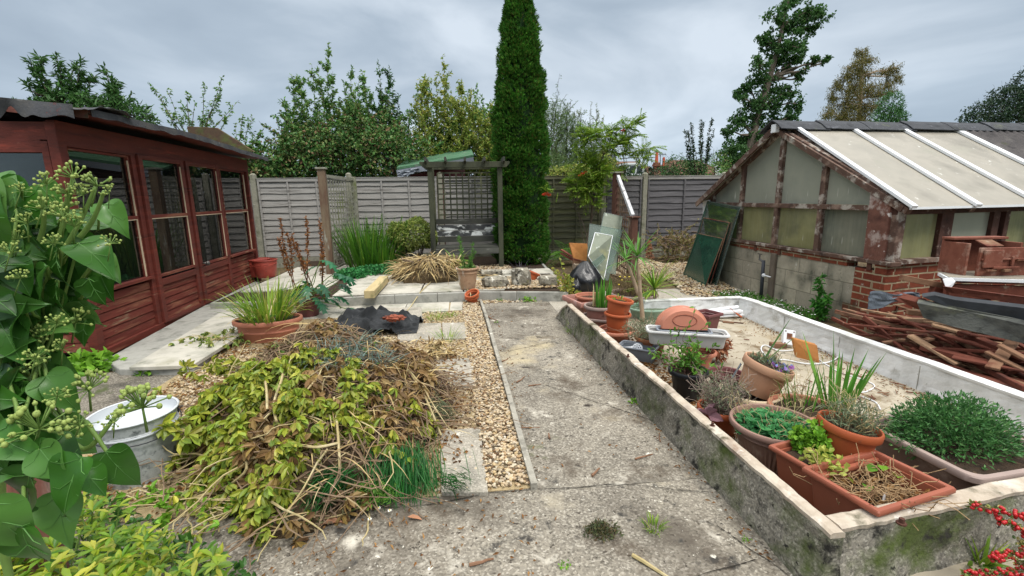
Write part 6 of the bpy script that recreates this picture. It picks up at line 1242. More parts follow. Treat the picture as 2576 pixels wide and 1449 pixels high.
for (bu, bv), tops, y, m, lab in sap:
    b = px(bu, bv, y); b.z = 1.2; sapling(lab, b, [px(u, v, y+random.uniform(-.3, .3)) for u, v in tops], m, .095, .04, 74, 14, .8, group=None, t0=.1)
# bramble and hedge masses behind the fence
def hedge(name, label, cat, blobs, m, n, ll=.075, lw=.05, tw=60, kind='dia', m2=None, nd=.35, canes=0):
    c0 = blobs[0][0]; t = thing(name, label, cat, (c0[0], c0[1], 0)); f = MB(); g = MB(); tot = sum(b[1][0]*b[1][2] for b in blobs)
    f2 = MB()
    for c, r in blobs:
        if c[2]-r[2] > .25: g.tube(wander((c[0]+random.uniform(-.1, .1), c[1], -.05), c, 6, .05), [.03+.035*r[2], .03], 6)
        k = int(n*r[0]*r[2]/tot); d = rdir(k); o = random.uniform(0, 99); bump = np.array([1+.35*noise.noise(Vector((x*2.2+o, y*2.2, z*2.2)))+.2*noise.noise(Vector((x*5, y*5+o, z*5))) for x, y, z in d]); P = np.array(c)+d*np.array(r)*(bump*rng.uniform(.55, 1.05, k)**.5)[:, None]
        leaves(f, P, nrmz(d*.5+rdir(k, -.1)), ll*rng.uniform(.6, 1.3, k), lw*rng.uniform(.7, 1.2, k), kind, N=d*.6+rng.normal(size=d.shape)*.5+np.array([0, 0, .5]))
        if m2: k2 = k//10; d = rdir(k2, .2); P = np.array(c)+d*np.array(r)*rng.uniform(.9, 1.08, (k2, 1)); leaves(f2, P, nrmz(d*.4+rdir(k2, -.2)), ll*.9, lw*.8, kind)
        for _ in range(int(tw*r[0]*r[2]/tot*len(blobs)/2)+3):
            dd = Vector(rdir(1, .3)[0]); s = Vector(c)+Vector((dd.x*r[0], dd.y*r[1], dd.z*r[2]))*.4; e = Vector(c)+Vector((dd.x*r[0], dd.y*r[1], dd.z*r[2]))*random.uniform(1.0, 1.35); g.tube(wander(s, e, 6, .15), [.007]*3+[.003]*4, 4)
    for _ in range(canes):
        c, r = random.choice(blobs); d = Vector(rdir(1, .7)[0]); s = Vector(c)+Vector((d.x*r[0], d.y*r[1], d.z*r[2]))*.9; e = s+Vector((d.x*.45+random.uniform(-.3, .3), d.y*.3, abs(d.z)*random.uniform(.1, .7)+random.uniform(-.15, .3)))
        W_ = wander(s, e, 6, .15); g.tube(W_, [.007, .003], 4); q, D, _ = along(W_, 34, 0, 1); leaves(f, q+rdir(34)*.03, nrmz(rdir(34, -.1)), ll*rng.uniform(.6, 1.2, 34), lw, kind)
    obj('leaves', f, m, t); obj('stems', g, M_barkd, t)
    if m2: obj('dry_leaves', f2, m2, t)
    return t
B_ = lambda u, v, y, r: ((lambda p: ((p.x, p.y, p.z), r))(px(u, v, y)))
M_brdry = leafmat('dry_bramble_leaves', ['8a6f52', '6f4f3a', 'a08a66', '5a4030'], .2, .7)
hedge('bramble_hedge', 'big tangle of brambles with brown dead patches spilling over the left fence', 'hedge', [B_(700, 420, 11.4, (.8, .55, .55)), B_(780, 400, 11.6, (.8, .6, .70)), B_(860, 385, 11.7, (.8, .6, .72)), B_(930, 395, 11.7, (.8, .6, .75)), B_(990, 400, 11.6, (.8, .6, .7)), B_(745, 380, 12.0, (.35, .5, .6)), B_(880, 350, 12.0, (.35, .5, .55)), B_(660, 440, 11.2, (.6, .5, .45)), B_(905, 330, 12.2, (.4, .4, .5)), B_(965, 335, 12.3, (.4, .4, .5))], M_bram, 12000, .09, .065, m2=M_brdry, canes=150)
hedge('hedge_shrub', 'dense green shrubby mass above the green roofed shed', 'shrub', [B_(1060, 375, 12.8, (.8, .5, .9)), B_(1120, 350, 13.0, (.8, .5, 1.0)), B_(1180, 350, 13.0, (.7, .5, .9)), B_(1030, 420, 12.6, (.8, .5, .7)), B_(1220, 360, 13, (.6, .5, .9))], M_sapl, 6000, .09, .05, m2=M_sapy, canes=90)
hedge('evergreen_shrub', 'dark evergreen shrub just left of the conifer', 'shrub', [B_(1200, 395, 13.4, (.6, .4, .6)), B_(1150, 410, 13.4, (.5, .4, .6)), B_(1245, 390, 13.2, (.5, .4, .7))], M_dkl, 4500, .08, .04)
hedge('willow_shrub', 'tall upright grey green willowy shrub right of the conifer', 'shrub', [B_(1392, 360, 12.2, (.30, .4, 1.0)), B_(1425, 370, 12.4, (.32, .4, .95)), B_(1460, 385, 12.6, (.35, .4, .8)), B_(1500, 415, 12.4, (.4, .4, .45)), B_(1385, 430, 11.4, (.5, .3, .4))], leafmat('willow_leaves', ['5f7a4c', '75905c', '4c663c', '8a9a62'], .3, .5), 15000, .09, .016, canes=60)
for (bu, bv), tops, y, lab in (((1395, 430), [(1385, 252), (1378, 275), (1400, 270), (1410, 285)], 12.2, 'leftmost whippy willow stems against the conifer'), ((1440, 430), [(1430, 265), (1420, 290), (1450, 280), (1463, 268)], 12.5, 'middle whippy willow stems behind the fence'), ((1480, 430), [(1500, 268), (1510, 275), (1487, 262), (1517, 290)], 12.7, 'rightmost whippy willow stems leaning right')):
    b = px(bu, bv, y); b.z = 1.2; sapling(lab, b, [px(u, v, y) for u, v in tops], leafmat('whip_leaves', ['7f8f62', '94a070', '66784c'], .3, .5), .06, .012, 120, 10, .5, t0=.15)
hedge('low_hedge', 'low yellow green leafy growth on top of the fence right of the conifer', 'hedge', [B_(1400, 440, 10.8, (.5, .25, .18)), B_(1450, 436, 10.8, (.45, .25, .22)), B_(1520, 425, 11.5, (.3, .2, .45))], M_sapy, 2600, .06, .03)
# rowan
b = px(1470, 640, 9.5); b.z = .1
t = thing('rowan_tree', 'slender rowan with feathery yellow green leaves and orange berry clusters before the fence', 'tree', b); stm = MB(); lf = MB()
def pin(mb, p, d, L_):
    """pinnate leaf"""
    d = nrmz(np.array(d, float)); n = 7; s = nrmz(np.cross(d, np.array([0, 0, 1.])+rng.normal(size=3)*.2)); P, D = [], []
    for i in range(n):
        q = np.array(p)+d*L_*(i+1)/n+np.array([0, 0, -.12*L_*(i/n)**2]); P += [q, q]; D += [s+d*.5, -s+d*.5]
    P.append(q); D.append(d); leaves(mb, P, D, L_*.34, L_*.13, curl=.25, N=np.tile([0, 0, 1.], (len(P), 1)))
trunk = [px(1472, 640, 9.5), px(1478, 600, 9.5), px(1486, 560, 9.5), px(1490, 520, 9.4), px(1496, 480, 9.4), px(1505, 430, 9.4), px(1518, 390, 9.4)]; trunk[0].z = .1
stm.tube(trunk, [.03, .028, .025, .023, .02, .018, .014], 7)
stm.tube(wander(trunk[1], px(1440, 470, 9.5), 7, .12), [.014]*4+[.007]*4, 5); stm.tube(wander(trunk[2], px(1530, 470, 9.5), 7, .12), [.012]*4+[.006]*4, 5); stm.tube(wander(trunk[0], px(1452, 500, 9.5), 7, .1), [.012]*4+[.006]*4, 5)
tips = [(1560, 318, 1518, 390), (1620, 298, 1560, 330), (1600, 305, 1560, 330), (1565, 350, 1518, 390), (1600, 340, 1540, 372), (1630, 380, 1530, 392), (1645, 370, 1600, 380), (1625, 395, 1560, 400), (1500, 330, 1518, 390), (1475, 320, 1500, 350), (1460, 335, 1490, 360), (1450, 380, 1505, 430), (1525, 345, 1518, 390), (1540, 325, 1525, 345), (1480, 400, 1505, 430), (1460, 430, 1496, 480), (1510, 455, 1496, 480), (1525, 430, 1505, 430), (1445, 455, 1490, 520), (1470, 475, 1490, 500), (1500, 410, 1510, 430), (1590, 385, 1540, 395), (1435, 460, 1470, 480), (1520, 480, 1490, 520), (1560, 432, 1510, 440), (1580, 345, 1560, 352)]
for (u, v, u0, v0) in tips:
    y = 9.4+random.uniform(-.35, .35); a, b2 = px(u0, v0, 9.4), px(u, v, y); W_ = wander(a, b2, 6, .08); stm.tube(W_, [.009, .008, .007, .006, .005, .004, .003], 5)
    q, D, _ = along(W_, 17 if u > 1540 else 24, .2, 1)
    for p, d in zip(q, D): pin(lf, p, d*.5+rdir(1, .05)[0], random.uniform(.17, .26))
for _ in range(150): p = px(random.gauss(1487, 24), random.gauss(435, 26), 9.4+random.uniform(-.3, .3)); pin(lf, p, rdir(1, .0)[0], .16)
obj('trunk', stm, M_bark, t); obj('leaves', lf, M_rowan, t)
bm = MB()
for (u, v) in ((1374, 487), (1380, 490), (1369, 489), (1466, 437), (1474, 433), (1459, 441), (1568, 328)):
    p = px(u, v, 9.3 if u > 1400 else 8.45)
    for _ in range(26): d = Vector(rdir(1)[0]); bm.ball(p+Vector((d.x*.04, d.y*.03, d.z*.018)), .010, 5, 4)
obj('berries', bm, M_oberry, t); lf = MB()
for _ in range(9): pin(lf, px(random.gauss(1374, 6), random.gauss(478, 5), 8.4), rdir(1, .1)[0], .12)
obj('low_spray', lf, M_rowan, t)
# thin upright shrub + others right of centre
def stemshrub(u0, u1, vb, vt, y, n, lab, m, ll, lw, dens):
    b = px((u0+u1)/2, vb, y); b.z = 1.2; tops = [px(random.uniform(u0, u1), vt+abs(random.gauss(0, 1))*(vb-vt)*.28, y) for _ in range(n)]; tops[0] = px(u1-12, vt, y); tops[1] = px(u0+8, vt+26, y); return sapling(lab, b, tops, m, ll, lw, dens, 3, .3, t0=.35, r0=.014)
stemshrub(1712, 1800, 440, 300, 13.5, 13, 'open upright shrub of bare stems and paired leaves over the dark fence', M_dkl, .09, .036, 80)
hedge('shrub', 'rounded dark bush at the left foot of the upright stems', 'shrub', [B_(1700, 425, 13.6, (.45, .4, .4)), B_(1735, 432, 13.4, (.5, .4, .35))], M_laur, 1800, .07, .03)
hedge('shrub', 'dark shrub in front of the white dormer window', 'shrub', [B_(1555, 438, 16, (.45, .5, .30)), B_(1528, 405, 16, (.25, .4, .6))], M_dkl, 1300, .09, .05)
hedge('shrub', 'small bushes on the skyline beside the chimney stack', 'shrub', [B_(1625, 435, 20, (.35, .4, .35)), B_(1660, 438, 20, (.8, .4, .3))], M_dkl, 900, .1, .05)
hedge('shrub', 'pale brown bush before the right hand house roof', 'shrub', [B_(1770, 430, 16, (.9, .4, .4)), B_(1800, 425, 17, (.7, .4, .6))], M_sapl, 1500, .08, .03, m2=M_brdry)
# ================================================================ BIG TREES
def tree(name, label, base, trunk, clumps, y, m, n, ll, lw, bark=M_bark, tr=.3, droop=0, flat=.75, kind='dia', dj=.8):
    """clumps: (u, v, radius px, weight)"""
    t = thing(name, label, 'tree', base); tk = MB(); P = [Vector(base)]+[px(u, v, y) for u, v in trunk]; m_ = len(P); tk.tube(P, [tr*(1-.85*i/(m_-1)) for i in range(m_)], 8); lf = MB(); lm_ = MB(); sc_ = y/F*1.02; tot = sum(c[2]**2 for c in clumps)
    for (u, v, r) in clumps:
        c = px(u, v, y+random.uniform(-dj, dj)*r*sc_); rr6 = r*sc_; s = min(P[1:], key=lambda q: (q-c).length+max(0, q.z-c.z)*2); lm_.tube(wander(s, c, 6, .1), [.07*tr/.3]*3+[.04*tr/.3]*4, 5)
        k = int(n*r*r/tot); sub = max(4, int(k/24))
        for _ in range(sub):
            d = rdir(1)[0]; cc = np.array(c)+d*rr6*np.array([1, 1, flat])*random.uniform(.2, 1.35); kk = int(k/sub); Q = cc+rng.normal(size=(kk, 3))*rr6*.17*np.array([1, 1, .7 if not droop else 1.6])-np.array([0, 0, droop*rr6*.3]); leaves(lf, Q, nrmz(rdir(kk, -.2-droop*2.0)), ll*rng.uniform(.7, 1.2, kk), lw, kind)
            if random.random() < .5: lm_.tube([c, Vector(cc)], [.02, .01], 4)
    obj('trunk', tk, bark, t); obj('limbs', lm_, bark, t); obj('crown', lf, m, t); return t
y = 25
b = px(1862, 450, y); b.z = 0
cl = [(1985, 8, 26), (2030, 30, 28), (2062, 42, 22), (1960, 45, 26), (1995, 60, 30), (2040, 75, 22), (1920, 95, 18), (1945, 110, 26), (1985, 115, 30), (2015, 120, 22), (2000, 150, 22), (1950, 150, 28), (1910, 165, 22), (2050, 155, 18), (2080, 150, 12), (1975, 175, 20), (2015, 185, 14), (1915, 200, 26), (1880, 225, 22), (1945, 225, 26), (1985, 230, 22), (2005, 262, 22), (1900, 260, 28), (1950, 265, 26), (1865, 245, 14), (1985, 295, 20), (1860, 300, 24), (1900, 305, 28), (1945, 310, 26), (1835, 330, 20), (1870, 350, 30), (1910, 350, 28), (1840, 380, 30), (1880, 395, 34), (1830, 420, 30), (1860, 430, 30), (2085, 148, 9), (2010, 200, 10)]
tree('poplar_tree', 'very tall leaning tree with dark ragged foliage behind the greenhouse', b, [(1870, 440), (1895, 340), (1912, 270), (1935, 200), (1955, 130), (1970, 60), (1985, -10)], [(u, v, r*.92) for u, v, r in cl], y, leafmat('tall_tree_leaves', ['35592c', '486f38', '2e5028', '5f8446'], .35, .5), 18000, .17, .11, tr=.32, kind='dia')
y = 30; b = px(2160, 330, y); b.z = 0
cl = [(2165, 130, 16), (2180, 150, 20), (2150, 165, 20), (2130, 190, 20), (2170, 185, 24), (2110, 215, 18), (2145, 220, 26), (2185, 220, 24), (2225, 180, 18), (2250, 170, 15), (2262, 195, 14), (2235, 210, 16), (2215, 235, 16), (2095, 245, 16), (2130, 260, 28), (2175, 265, 28), (2085, 285, 20), (2115, 295, 26), (2160, 300, 26), (2245, 230, 12), (2205, 265, 12)]
tree('birch_tree', 'weeping birch with bronze autumn foliage above the greenhouse ridge', b, [(2160, 320), (2165, 250), (2168, 190), (2170, 130)], [(u, v, r*1.0) for u, v, r in cl], y, M_birch, 18000, .17, .035, M_barkp, .2, droop=.5)
hedge('conifer_top', 'small dark green conifer top poking above the greenhouse ridge', 'tree', [B_(2240, 270, 26, (.7, .6, .9)), B_(2232, 295, 26, (.9, .6, .7)), B_(2255, 300, 26, (.6, .5, .6))], M_dens, 3000, .16, .05)
hedge('evergreen_tree', 'dark rounded tree at the far right above the black roof', 'tree', [B_(2490, 285, 22, (1.0, .8, .7)), B_(2530, 265, 22, (.9, .8, 1.0)), B_(2570, 245, 22, (.8, .8, 1.3)), B_(2450, 300, 22, (.6, .6, .4)), B_(2610, 260, 22, (.9, .8, 1.3))], leafmat('right_tree_leaves', ['25402a', '33502f', '1c3324', '44573a'], .2, .5), 8000, .13, .07)
# left background
hedge('laurel_bush', 'tall bay like evergreen bush behind the summerhouse roof', 'shrub', [B_(190, 280, 9.5, (.6, .4, .30)), B_(120, 285, 9.5, (.5, .4, .22)), B_(300, 282, 9.6, (.38, .4, .28)), B_(345, 300, 9.6, (.25, .4, .20)), B_(245, 280, 9.5, (.4, .4, .22))], M_laur, 3600, .12, .034, kind='dia')
for (u0, v0), tops, lab in (((170, 275), [(72, 150), (100, 140), (135, 130), (60, 200), (210, 150), (180, 170), (240, 185), (90, 190)], 'leftmost pointed shoots of the evergreen behind the summerhouse'), ((300, 290), [(262, 165), (300, 205), (275, 215), (330, 230), (285, 195)], 'single tall pointed shoot of the evergreen behind the summerhouse')):
    b = px(u0, v0+60, 9.5); sapling(lab, b, [px(u, v, 9.5+random.uniform(-.2, .2)) for u, v in tops], M_laur, .13, .034, 110, 14, .4, t0=.2, name='evergreen_shoots', cat='shrub')
for (u0, v0), tops, lab in (((480, 340), [(375, 212), (420, 228), (470, 232), (490, 258), (400, 240)], 'sparse arching twigs left above the summerhouse roof'), ((500, 345), [(563, 188), (548, 215), (600, 250), (520, 215), (585, 275)], 'sparse forked branch in the middle above the summerhouse roof'), ((600, 390), [(610, 285), (665, 315), (630, 290), (590, 310), (640, 345)], 'small leafy shoots at the far end of the summerhouse roof')):
    b = px(u0, v0+40, 11); sapling(lab, b, [px(u, v, 11+random.uniform(-.3, .3)) for u, v in tops], M_sapl, .075, .034, 60, 7, .5, t0=.12, r0=.014, name='slender_tree', cat='tree')
# ================================================================ BUILDINGS BEYOND
def roofhouse(name, label, wallP, ridge_z, y0, y1, x0, x1, zw, mroof, mwall):
    t = thing(name, label, 'house', ((x0+x1)/2, y0, 0)); obj('wall', MB().box(((x0+x1)/2, (y0+y1)/2, zw/2), (x1-x0, y1-y0, zw)), mwall, t)
    m = MB(); o = .4; hx = (x1-x0)*.22; m.add([(x0-o, y0-o, zw), (x1+o, y0-o, zw), (x1+o, y1+o, zw), (x0-o, y1+o, zw), (x0+hx, (y0+y1)/2, ridge_z), (x1-hx, (y0+y1)/2, ridge_z)], [(0, 1, 5, 4), (1, 2, 5), (2, 3, 4, 5), (3, 0, 4), (3, 2, 1, 0)]); r = obj('roof', m, mroof, t); return t, r
t, r = roofhouse('dormer_house', 'brown tiled house with a white flat roofed dormer above the fence', None, px(1560, 405, 45).z+.1, 42, 52, px(1525, 440, 42).x, px(1690, 440, 42).x, px(1600, 455, 42).z, M_tile, M_brick)
p = px(1595, 427, 41.5); d_ = MB().box((p.x, p.y+1.5, p.z-.05), (2.0, 3.2, 1.35)); dm_ = obj('dormer', d_, M_tile, t); a, b = px(1581, 415, 39.8), px(1617, 440, 39.8)
obj('dormer_roof', MB().box(((px(1575, 413, 39.9).x+px(1619, 413, 39.9).x)/2, 41.2, px(1600, 412, 39.9).z), (px(1619, 413, 39.9).x-px(1575, 413, 39.9).x, 3.2, .16)), M_wtrim, dm_)
wf = MB(); xa, xb, za, zb = a.x, b.x, b.z, a.z; y_ = 39.75
for X in (xa+.05, (xa+xb)/2, xb-.05): wf.box((X, y_, (za+zb)/2), (.10, .12, zb-za))
for Z_ in (za+.05, zb-.05): wf.box(((xa+xb)/2, y_, Z_), (xb-xa, .10, .10))
wf.box(((xa+xb)/2, y_+.14, (za+zb)/2), (xb-xa+.3, .1, zb-za+.2)); w_ = obj('window', wf, M_wtrim, dm_); 
for k in (0, 1): obj('window_pane', MB().box((xa+(xb-xa)*(.27+.46*k), y_+.03, (za+zb)/2), ((xb-xa)*.36, .06, (zb-za)*.82)), mat('dark_pane', ['1c2022', '2e3436'], 2, .1, 0, spec=.8), dm_)
t, r = roofhouse('tiled_house', 'brown roofed house half hidden left of the tall poplar', None, px(1770, 405, 50).z+.3, 47, 58, px(1712, 440, 47).x, px(1840, 440, 47).x, px(1770, 440, 47).z-.1, M_tile, M_brick)
obj('white_gable_window', MB().box(px(1808, 430, 46.8), (.9, .1, 1.0)), M_wtrim, t)
def chimney(u, v0, v1, wpx, y, lab, pots):
    a, b = px(u, v1, y), px(u, v0, y); w_ = wpx*y/F; t = thing('chimney_stack', lab, 'chimney', (a.x, y, 0)); m = MB(); m.box((a.x, y, a.z/2+b.z/2-1), (w_, w_, b.z-a.z+2)); m.box((a.x, y, b.z-.25), (w_*1.22, w_*1.22, .2)); obj('stack', m, M_brick, t)
    for k, dx in enumerate(pots): obj('chimney_pot', MB().tube([(a.x+dx*w_, y, b.z), (a.x+dx*w_, y, b.z+(.95))], [.17, .13], 10), mat('red_clay', ['b5573f', 'c4634a'], 8, .8, .1), t)
    return t
chimney(1650, 409, 440, 13, 44, 'taller brick chimney stack with one orange pot', (0,)); chimney(1668, 418, 440, 10, 50, 'lower brick chimney stack behind the taller one', (0,))
y = 44; t = thing('tv_aerial', 'thin television aerial on a pole beside the brick chimney', 'aerial', px(1661, 440, y)); m = MB(); m.tube([px(1661, 440, y), px(1661, 390, y)], .035, 5); m.tube([px(1651, 389, y), px(1676, 388, y)], .03, 4)
for k in range(7): p = px(1652+k*3.6, 389, y); m.tube([p+Vector((0, 0, -.18)), p+Vector((0, 0, .18))], .015, 4)
obj('aerial', m, M_lead, t); one('roof_pole', MB().tube([px(1667, 425, 48), px(1667, 398, 48)], .03, 5), M_lead, 'plain thin pole right of the television aerial', 'pole')
# green roofed shed
y = 10.75
t = thing('green_roof_shed', 'dark red shed with a sloping green felt roof behind the arbour', 'shed', (px(1090, 430, y).x, y, 0)); A_, B2 = px(1012, 428, y), px(1180, 397, y)
obj('wall', MB().poly([(A_.x+.15, y+.1, .3), (B2.x-.1, y+.1, .3), (B2.x-.1, y+.1, B2.z-.1), (A_.x+.15, y+.1, A_.z-.1)], .1, (0, 1, 0)), mat('old_red_shed', ['5a2c2c', '6b3634', '8a6a66'], 4, .8, .3, st=(.3, 1, 5)), t)
obj('roof', MB().poly([A_+Vector((-.1, -.15, 0)), B2+Vector((.1, -.15, 0)), B2+Vector((.1, 1.8, .35)), A_+Vector((-.1, 1.8, .35))], .05, (0, 0, 1)), mat('green_felt', ['3f6348', '4c7356'], 6, .9, .3, over=[('6a7468', 5, .56, .68)]), t)
obj('fascia', MB().bar(A_+Vector((-.1, -.17, -.07)), B2+Vector((.1, -.17, -.06)), .02, .12), M_bgrey, t)
f = MB(); f.grid(lambda a, b: tuple(px(1000+55*a, 430-8*a+22*b*(1-.6*a), y-.25+.08*noise.noise(Vector((a*5, b*5, 0))))), 14, 8); obj('torn_felt', f, M_bgrey, t, solid=.006)
# left neighbouring roofs
t = thing('neighbour_shed', 'low mossy brown roof just behind the summerhouse', 'shed', px(540, 380, 10.8)); m = MB(); P = [px(470, 318, 10.6), px(545, 322, 10.6), px(640, 382, 10.6), px(480, 365, 10.6)]
m.poly(P, .05, (0, 1, .2)); obj('roof', m, mat('mossy_brown_roof', ['4a3c32', '5b4a3c', '3c342a'], 5, .95, .6, 30, over=[('5a6038', 4, .5, .66), ('6f4a3c', 7, .6, .7)]), t); Q = P[3]; obj('wall', MB().box((px(560, 420, 11).x, 11.1, .9), (1.7, .6, 1.7)), M_redlow, t)
t = thing('far_shed', 'dim red shed with a pale roof glimpsed between summerhouse and fence', 'shed', px(655, 425, 12)); obj('wall', MB().box(px(655, 432, 12.4), (1.4, .8, .6)), M_redlow, t); obj('roof', MB().box(px(658, 410, 12.4), (1.5, 1.0, .06)), M_roofp, t)
# surrounding distant green so that the horizon is closed
hedge('distant_hedge', 'far line of dark bushes closing the horizon on the right', 'hedge', [((14+7*k, 34+3*math.sin(k), 1.2), (4.5, 1.5, 2.0)) for k in range(9)], M_dkl, 6000, .3, .2, 10)
hedge('distant_hedge', 'far line of dark bushes closing the horizon on the left', 'hedge', [((-12-6*k, 20+2*k, 1.2), (4.0, 1.5, 1.9)) for k in range(7)], M_dkl, 5000, .25, .16, 10)
# ================================================================ TERRACE PLANTS
def plant(name, label, cat, c, fn): t = thing(name, label, cat, c); fn(t); return t
c = G(915, 690, .12)
t = thing('daylily_clump', 'tall arching clump of green strap leaves beside the left trellis', 'plant', c+Vector((0, .5, 0))); f = MB(); tuft(f, (0, 0, 0), 210, .95, .032, .36, .42, .55, .25); tuft(f, (.25, -.15, 0), 70, .7, .03, .2, .5, .7); obj('leaves', f, M_lily, t, local=True)
f = MB(); f2 = MB()
for k in range(9):
    a = Vector((random.uniform(.1, .6), random.uniform(0, .3), 0)); e = a+Vector((random.uniform(-.3, .3), random.uniform(-.1, .1), random.uniform(.8, 1.12))); W_ = wander(a, e, 8, .05); f2.tube(W_, .006, 4); q, D, _ = along(W_, 260, .1, 1); leaves(f, q, nrmz(rdir(len(q), .1)*np.array([1.5, 1, .3])), .13*(1.15-_), .016, N=np.tile([0, 0, 1.], (len(q), 1)))
obj('fern_fronds', f, M_fern, t, local=True); obj('stems', f2, M_ivys, t, local=True)
c = G(1035, 680, .12); c.y += .4
t = thing('euonymus_bush', 'rounded variegated cream and green bush left of the arbour', 'shrub', c); f = MB(); P, d = ellpts((0, 0, .60), (.46, .34, .30), 4200, .6); P[:, 2] += .05*np.sin(P[:, 0]*12); leaves(f, P, nrmz(d*.8+rdir(len(P), .2)), .05, .03, 'dia'); obj('leaves', f, M_euon, t, local=True)
f = MB()
for k in range(18): a = random.uniform(0, 6.28); f.tube(wander((.05*math.cos(a), .05*math.sin(a), 0), (.36*math.cos(a), .25*math.sin(a), .45+random.random()*.15), 6, .15), [.014]*3+[.008]*4, 5)
obj('stems', f, M_barkd, t, local=True)
for (u, v, r_, lab, m) in ((940, 690, .34, 'low mound of cut green leaves at the foot of the daylilies', M_ger), (880, 700, .28, 'low green leafy mound near the trellis post', M_ger), (985, 683, .20, 'small leafy mound near the straw heap', M_ger)):
    c = G(u, v, .12); t = thing('geranium_mound', lab, 'plant', c); f = MB(); P, d = ellpts((0, 0, .0), (r_, r_*.6, .16), 1100, .5); P = P[P[:, 2] > .01]; leaves(f, P, nrmz(rdir(len(P), .1)), .05, .045, 'oval'); obj('leaves', f, m, t, local=True)
# straw heap on the terrace
random.seed(5); rng = np.random.default_rng(5)
c = G(1075, 705, .13); c.y += .15; c.x += .05
t = thing('straw_heap', 'heap of cut dead iris leaves and roots on the raised terrace', 'heap', c); f = MB(); f.ball((0, 0, 0), 1, 28, 14, (.56, .40, .30), .3, 3); obj('core', f, M_earth, t, local=True)
f = MB()
for _ in range(760):
    a = random.uniform(0, 6.28); q = random.random()**.6; x, y = .56*q*math.cos(a), .40*q*math.sin(a); z = .33*math.sqrt(max(0, 1-q*q))+.02; dn = Vector((math.cos(a)+random.gauss(0, .5), math.sin(a)+random.gauss(0, .5), random.uniform(-.1, .45))); blade(f, (x, y, z), dn, random.uniform(.15, .42), random.uniform(.008, .02), 1.1*random.random()+.5, 4, twist=random.uniform(-1, 1))
obj('dead_leaves', f, M_straw, t, local=True); f = MB(); tuft(f, (.40, .02, .22), 34, .42, .022, .06, 1.6, 2.2); obj('yellow_leaves', f, M_grass, t, local=True)
f = MB()
for _ in range(90): a = random.uniform(0, 6.28); f.tube(wander((.3*math.cos(a)*random.random(), .2*math.sin(a)*random.random(), .25), (.5*math.cos(a)*random.random(), .33*math.sin(a)*random.random(), .28+random.random()*.06), 5, .3), random.uniform(.005, .014), 5)
obj('roots', f, mat('muddy_roots', ['6a584c', '7f6c5e', '50423a'], 14, .95, .5), t, local=True)
f = MB()
for u0, v0, u1, v1 in ((1205, 690, 1330, 706), (1215, 700, 1320, 700), (1200, 696, 1300, 712), (1225, 688, 1275, 702), (1210, 703, 1290, 722)): 
    for _ in range(6): a, b = G(u0+random.uniform(-8, 8), v0+random.uniform(-3, 3), .15), G(u1+random.uniform(-25, 10), v1+random.uniform(-4, 4), .135); blade(f, a, (b-a)+Vector((0, 0, .03)), (b-a).length, .018, .1, 5, twist=random.uniform(-1, 1))
one('dried_straw', f, M_straw, 'long dry straw coloured leaves spread right of the clay pot', 'straw'); 
f = MB(); f.tube(smoothp([G(u, v, .14) for u, v in ((1085, 675), (1090, 700), (1062, 730))]+[G(1030, 775, .02), G(1012, 792, .12)]), .007, 5); f.tube(smoothp([G(u, v, z) for u, v, z in ((1155, 712, .14), (1182, 735, .14), (1180, 755, .05), (1172, 768, .015))]), .006, 5); one('dry_stalks', f, M_pale, 'two long dry stalks trailing over the kerb from the straw heap', 'stalk')
# black wilted plant
c = G(1310, 690, .13); t = thing('wilted_plant', 'small blackened wilted plant on the terrace by the conifer', 'plant', c); f = MB(); tuft(f, (0, 0, .02), 46, .30, .014, .08, 1.2, 2.0); obj('leaves', f, leafmat('black_leaves', ['1c1a20', '2c2830', '3a343a'], .1, .5), t, local=True)
# ferns by conifer
c = G(1430, 655, .1); t = thing('fern', 'spreading light green fern between conifer and orange board', 'fern', c); f = MB()
for _ in range(24):
    a = random.uniform(0, 6.28); p0 = np.array([0, 0, .05]); d = Vector((math.cos(a), math.sin(a)*.8, random.uniform(.3, 1.3))).normalized(); L_ = random.uniform(.45, .8); q = Vector((0, 0, .05)); PP = []
    for i in range(14): PP.append(q.copy()); d = (d+Vector((0, 0, -.09))).normalized(); q = q+d*L_/14
    A = np.array([list(x) for x in PP]); T_ = nrmz(np.gradient(A, axis=0)); S = nrmz(np.cross(T_, [0, 0, 1.])); w_ = np.sin(np.linspace(.25, 3.0, 14))*.14
    for sg in (-1, 1): leaves(f, A, S*sg+T_*.3, w_, .022, N=np.tile([0, 0, 1.], (14, 1)))
    f.tube(PP, .0025, 4)
obj('fronds', f, M_fern, t, local=True)
# rose like plant by bin bag
c = G(1435, 760, .0); c.y += .1; t = thing('yellow_leaved_plant', 'straggly plant with yellowing leaves left of the bin bag', 'plant', c); f = MB(); f2 = MB()
for (u, v) in ((1395, 670), (1408, 652), (1425, 690), (1440, 700), (1400, 700), (1455, 735), (1430, 720), (1412, 730)):
    W_ = wander((random.uniform(-.03, .03), 0, 0), tuple(GY(u, v, c.y+random.uniform(-.1, .1))-c), 7, .1); f2.tube(W_, .004, 4); q, D, _ = along(W_, 26, .3, 1); leaves(f, q, rdir(26, .1), .055, .034, 'oval')
obj('leaves', f, leafmat('yellowing_leaves', ['8a9a3c', 'b0a850', '6f8a38', 'c4a85a'], .3, .5), t, local=True); obj('stems', f2, M_ivys, t, local=True)
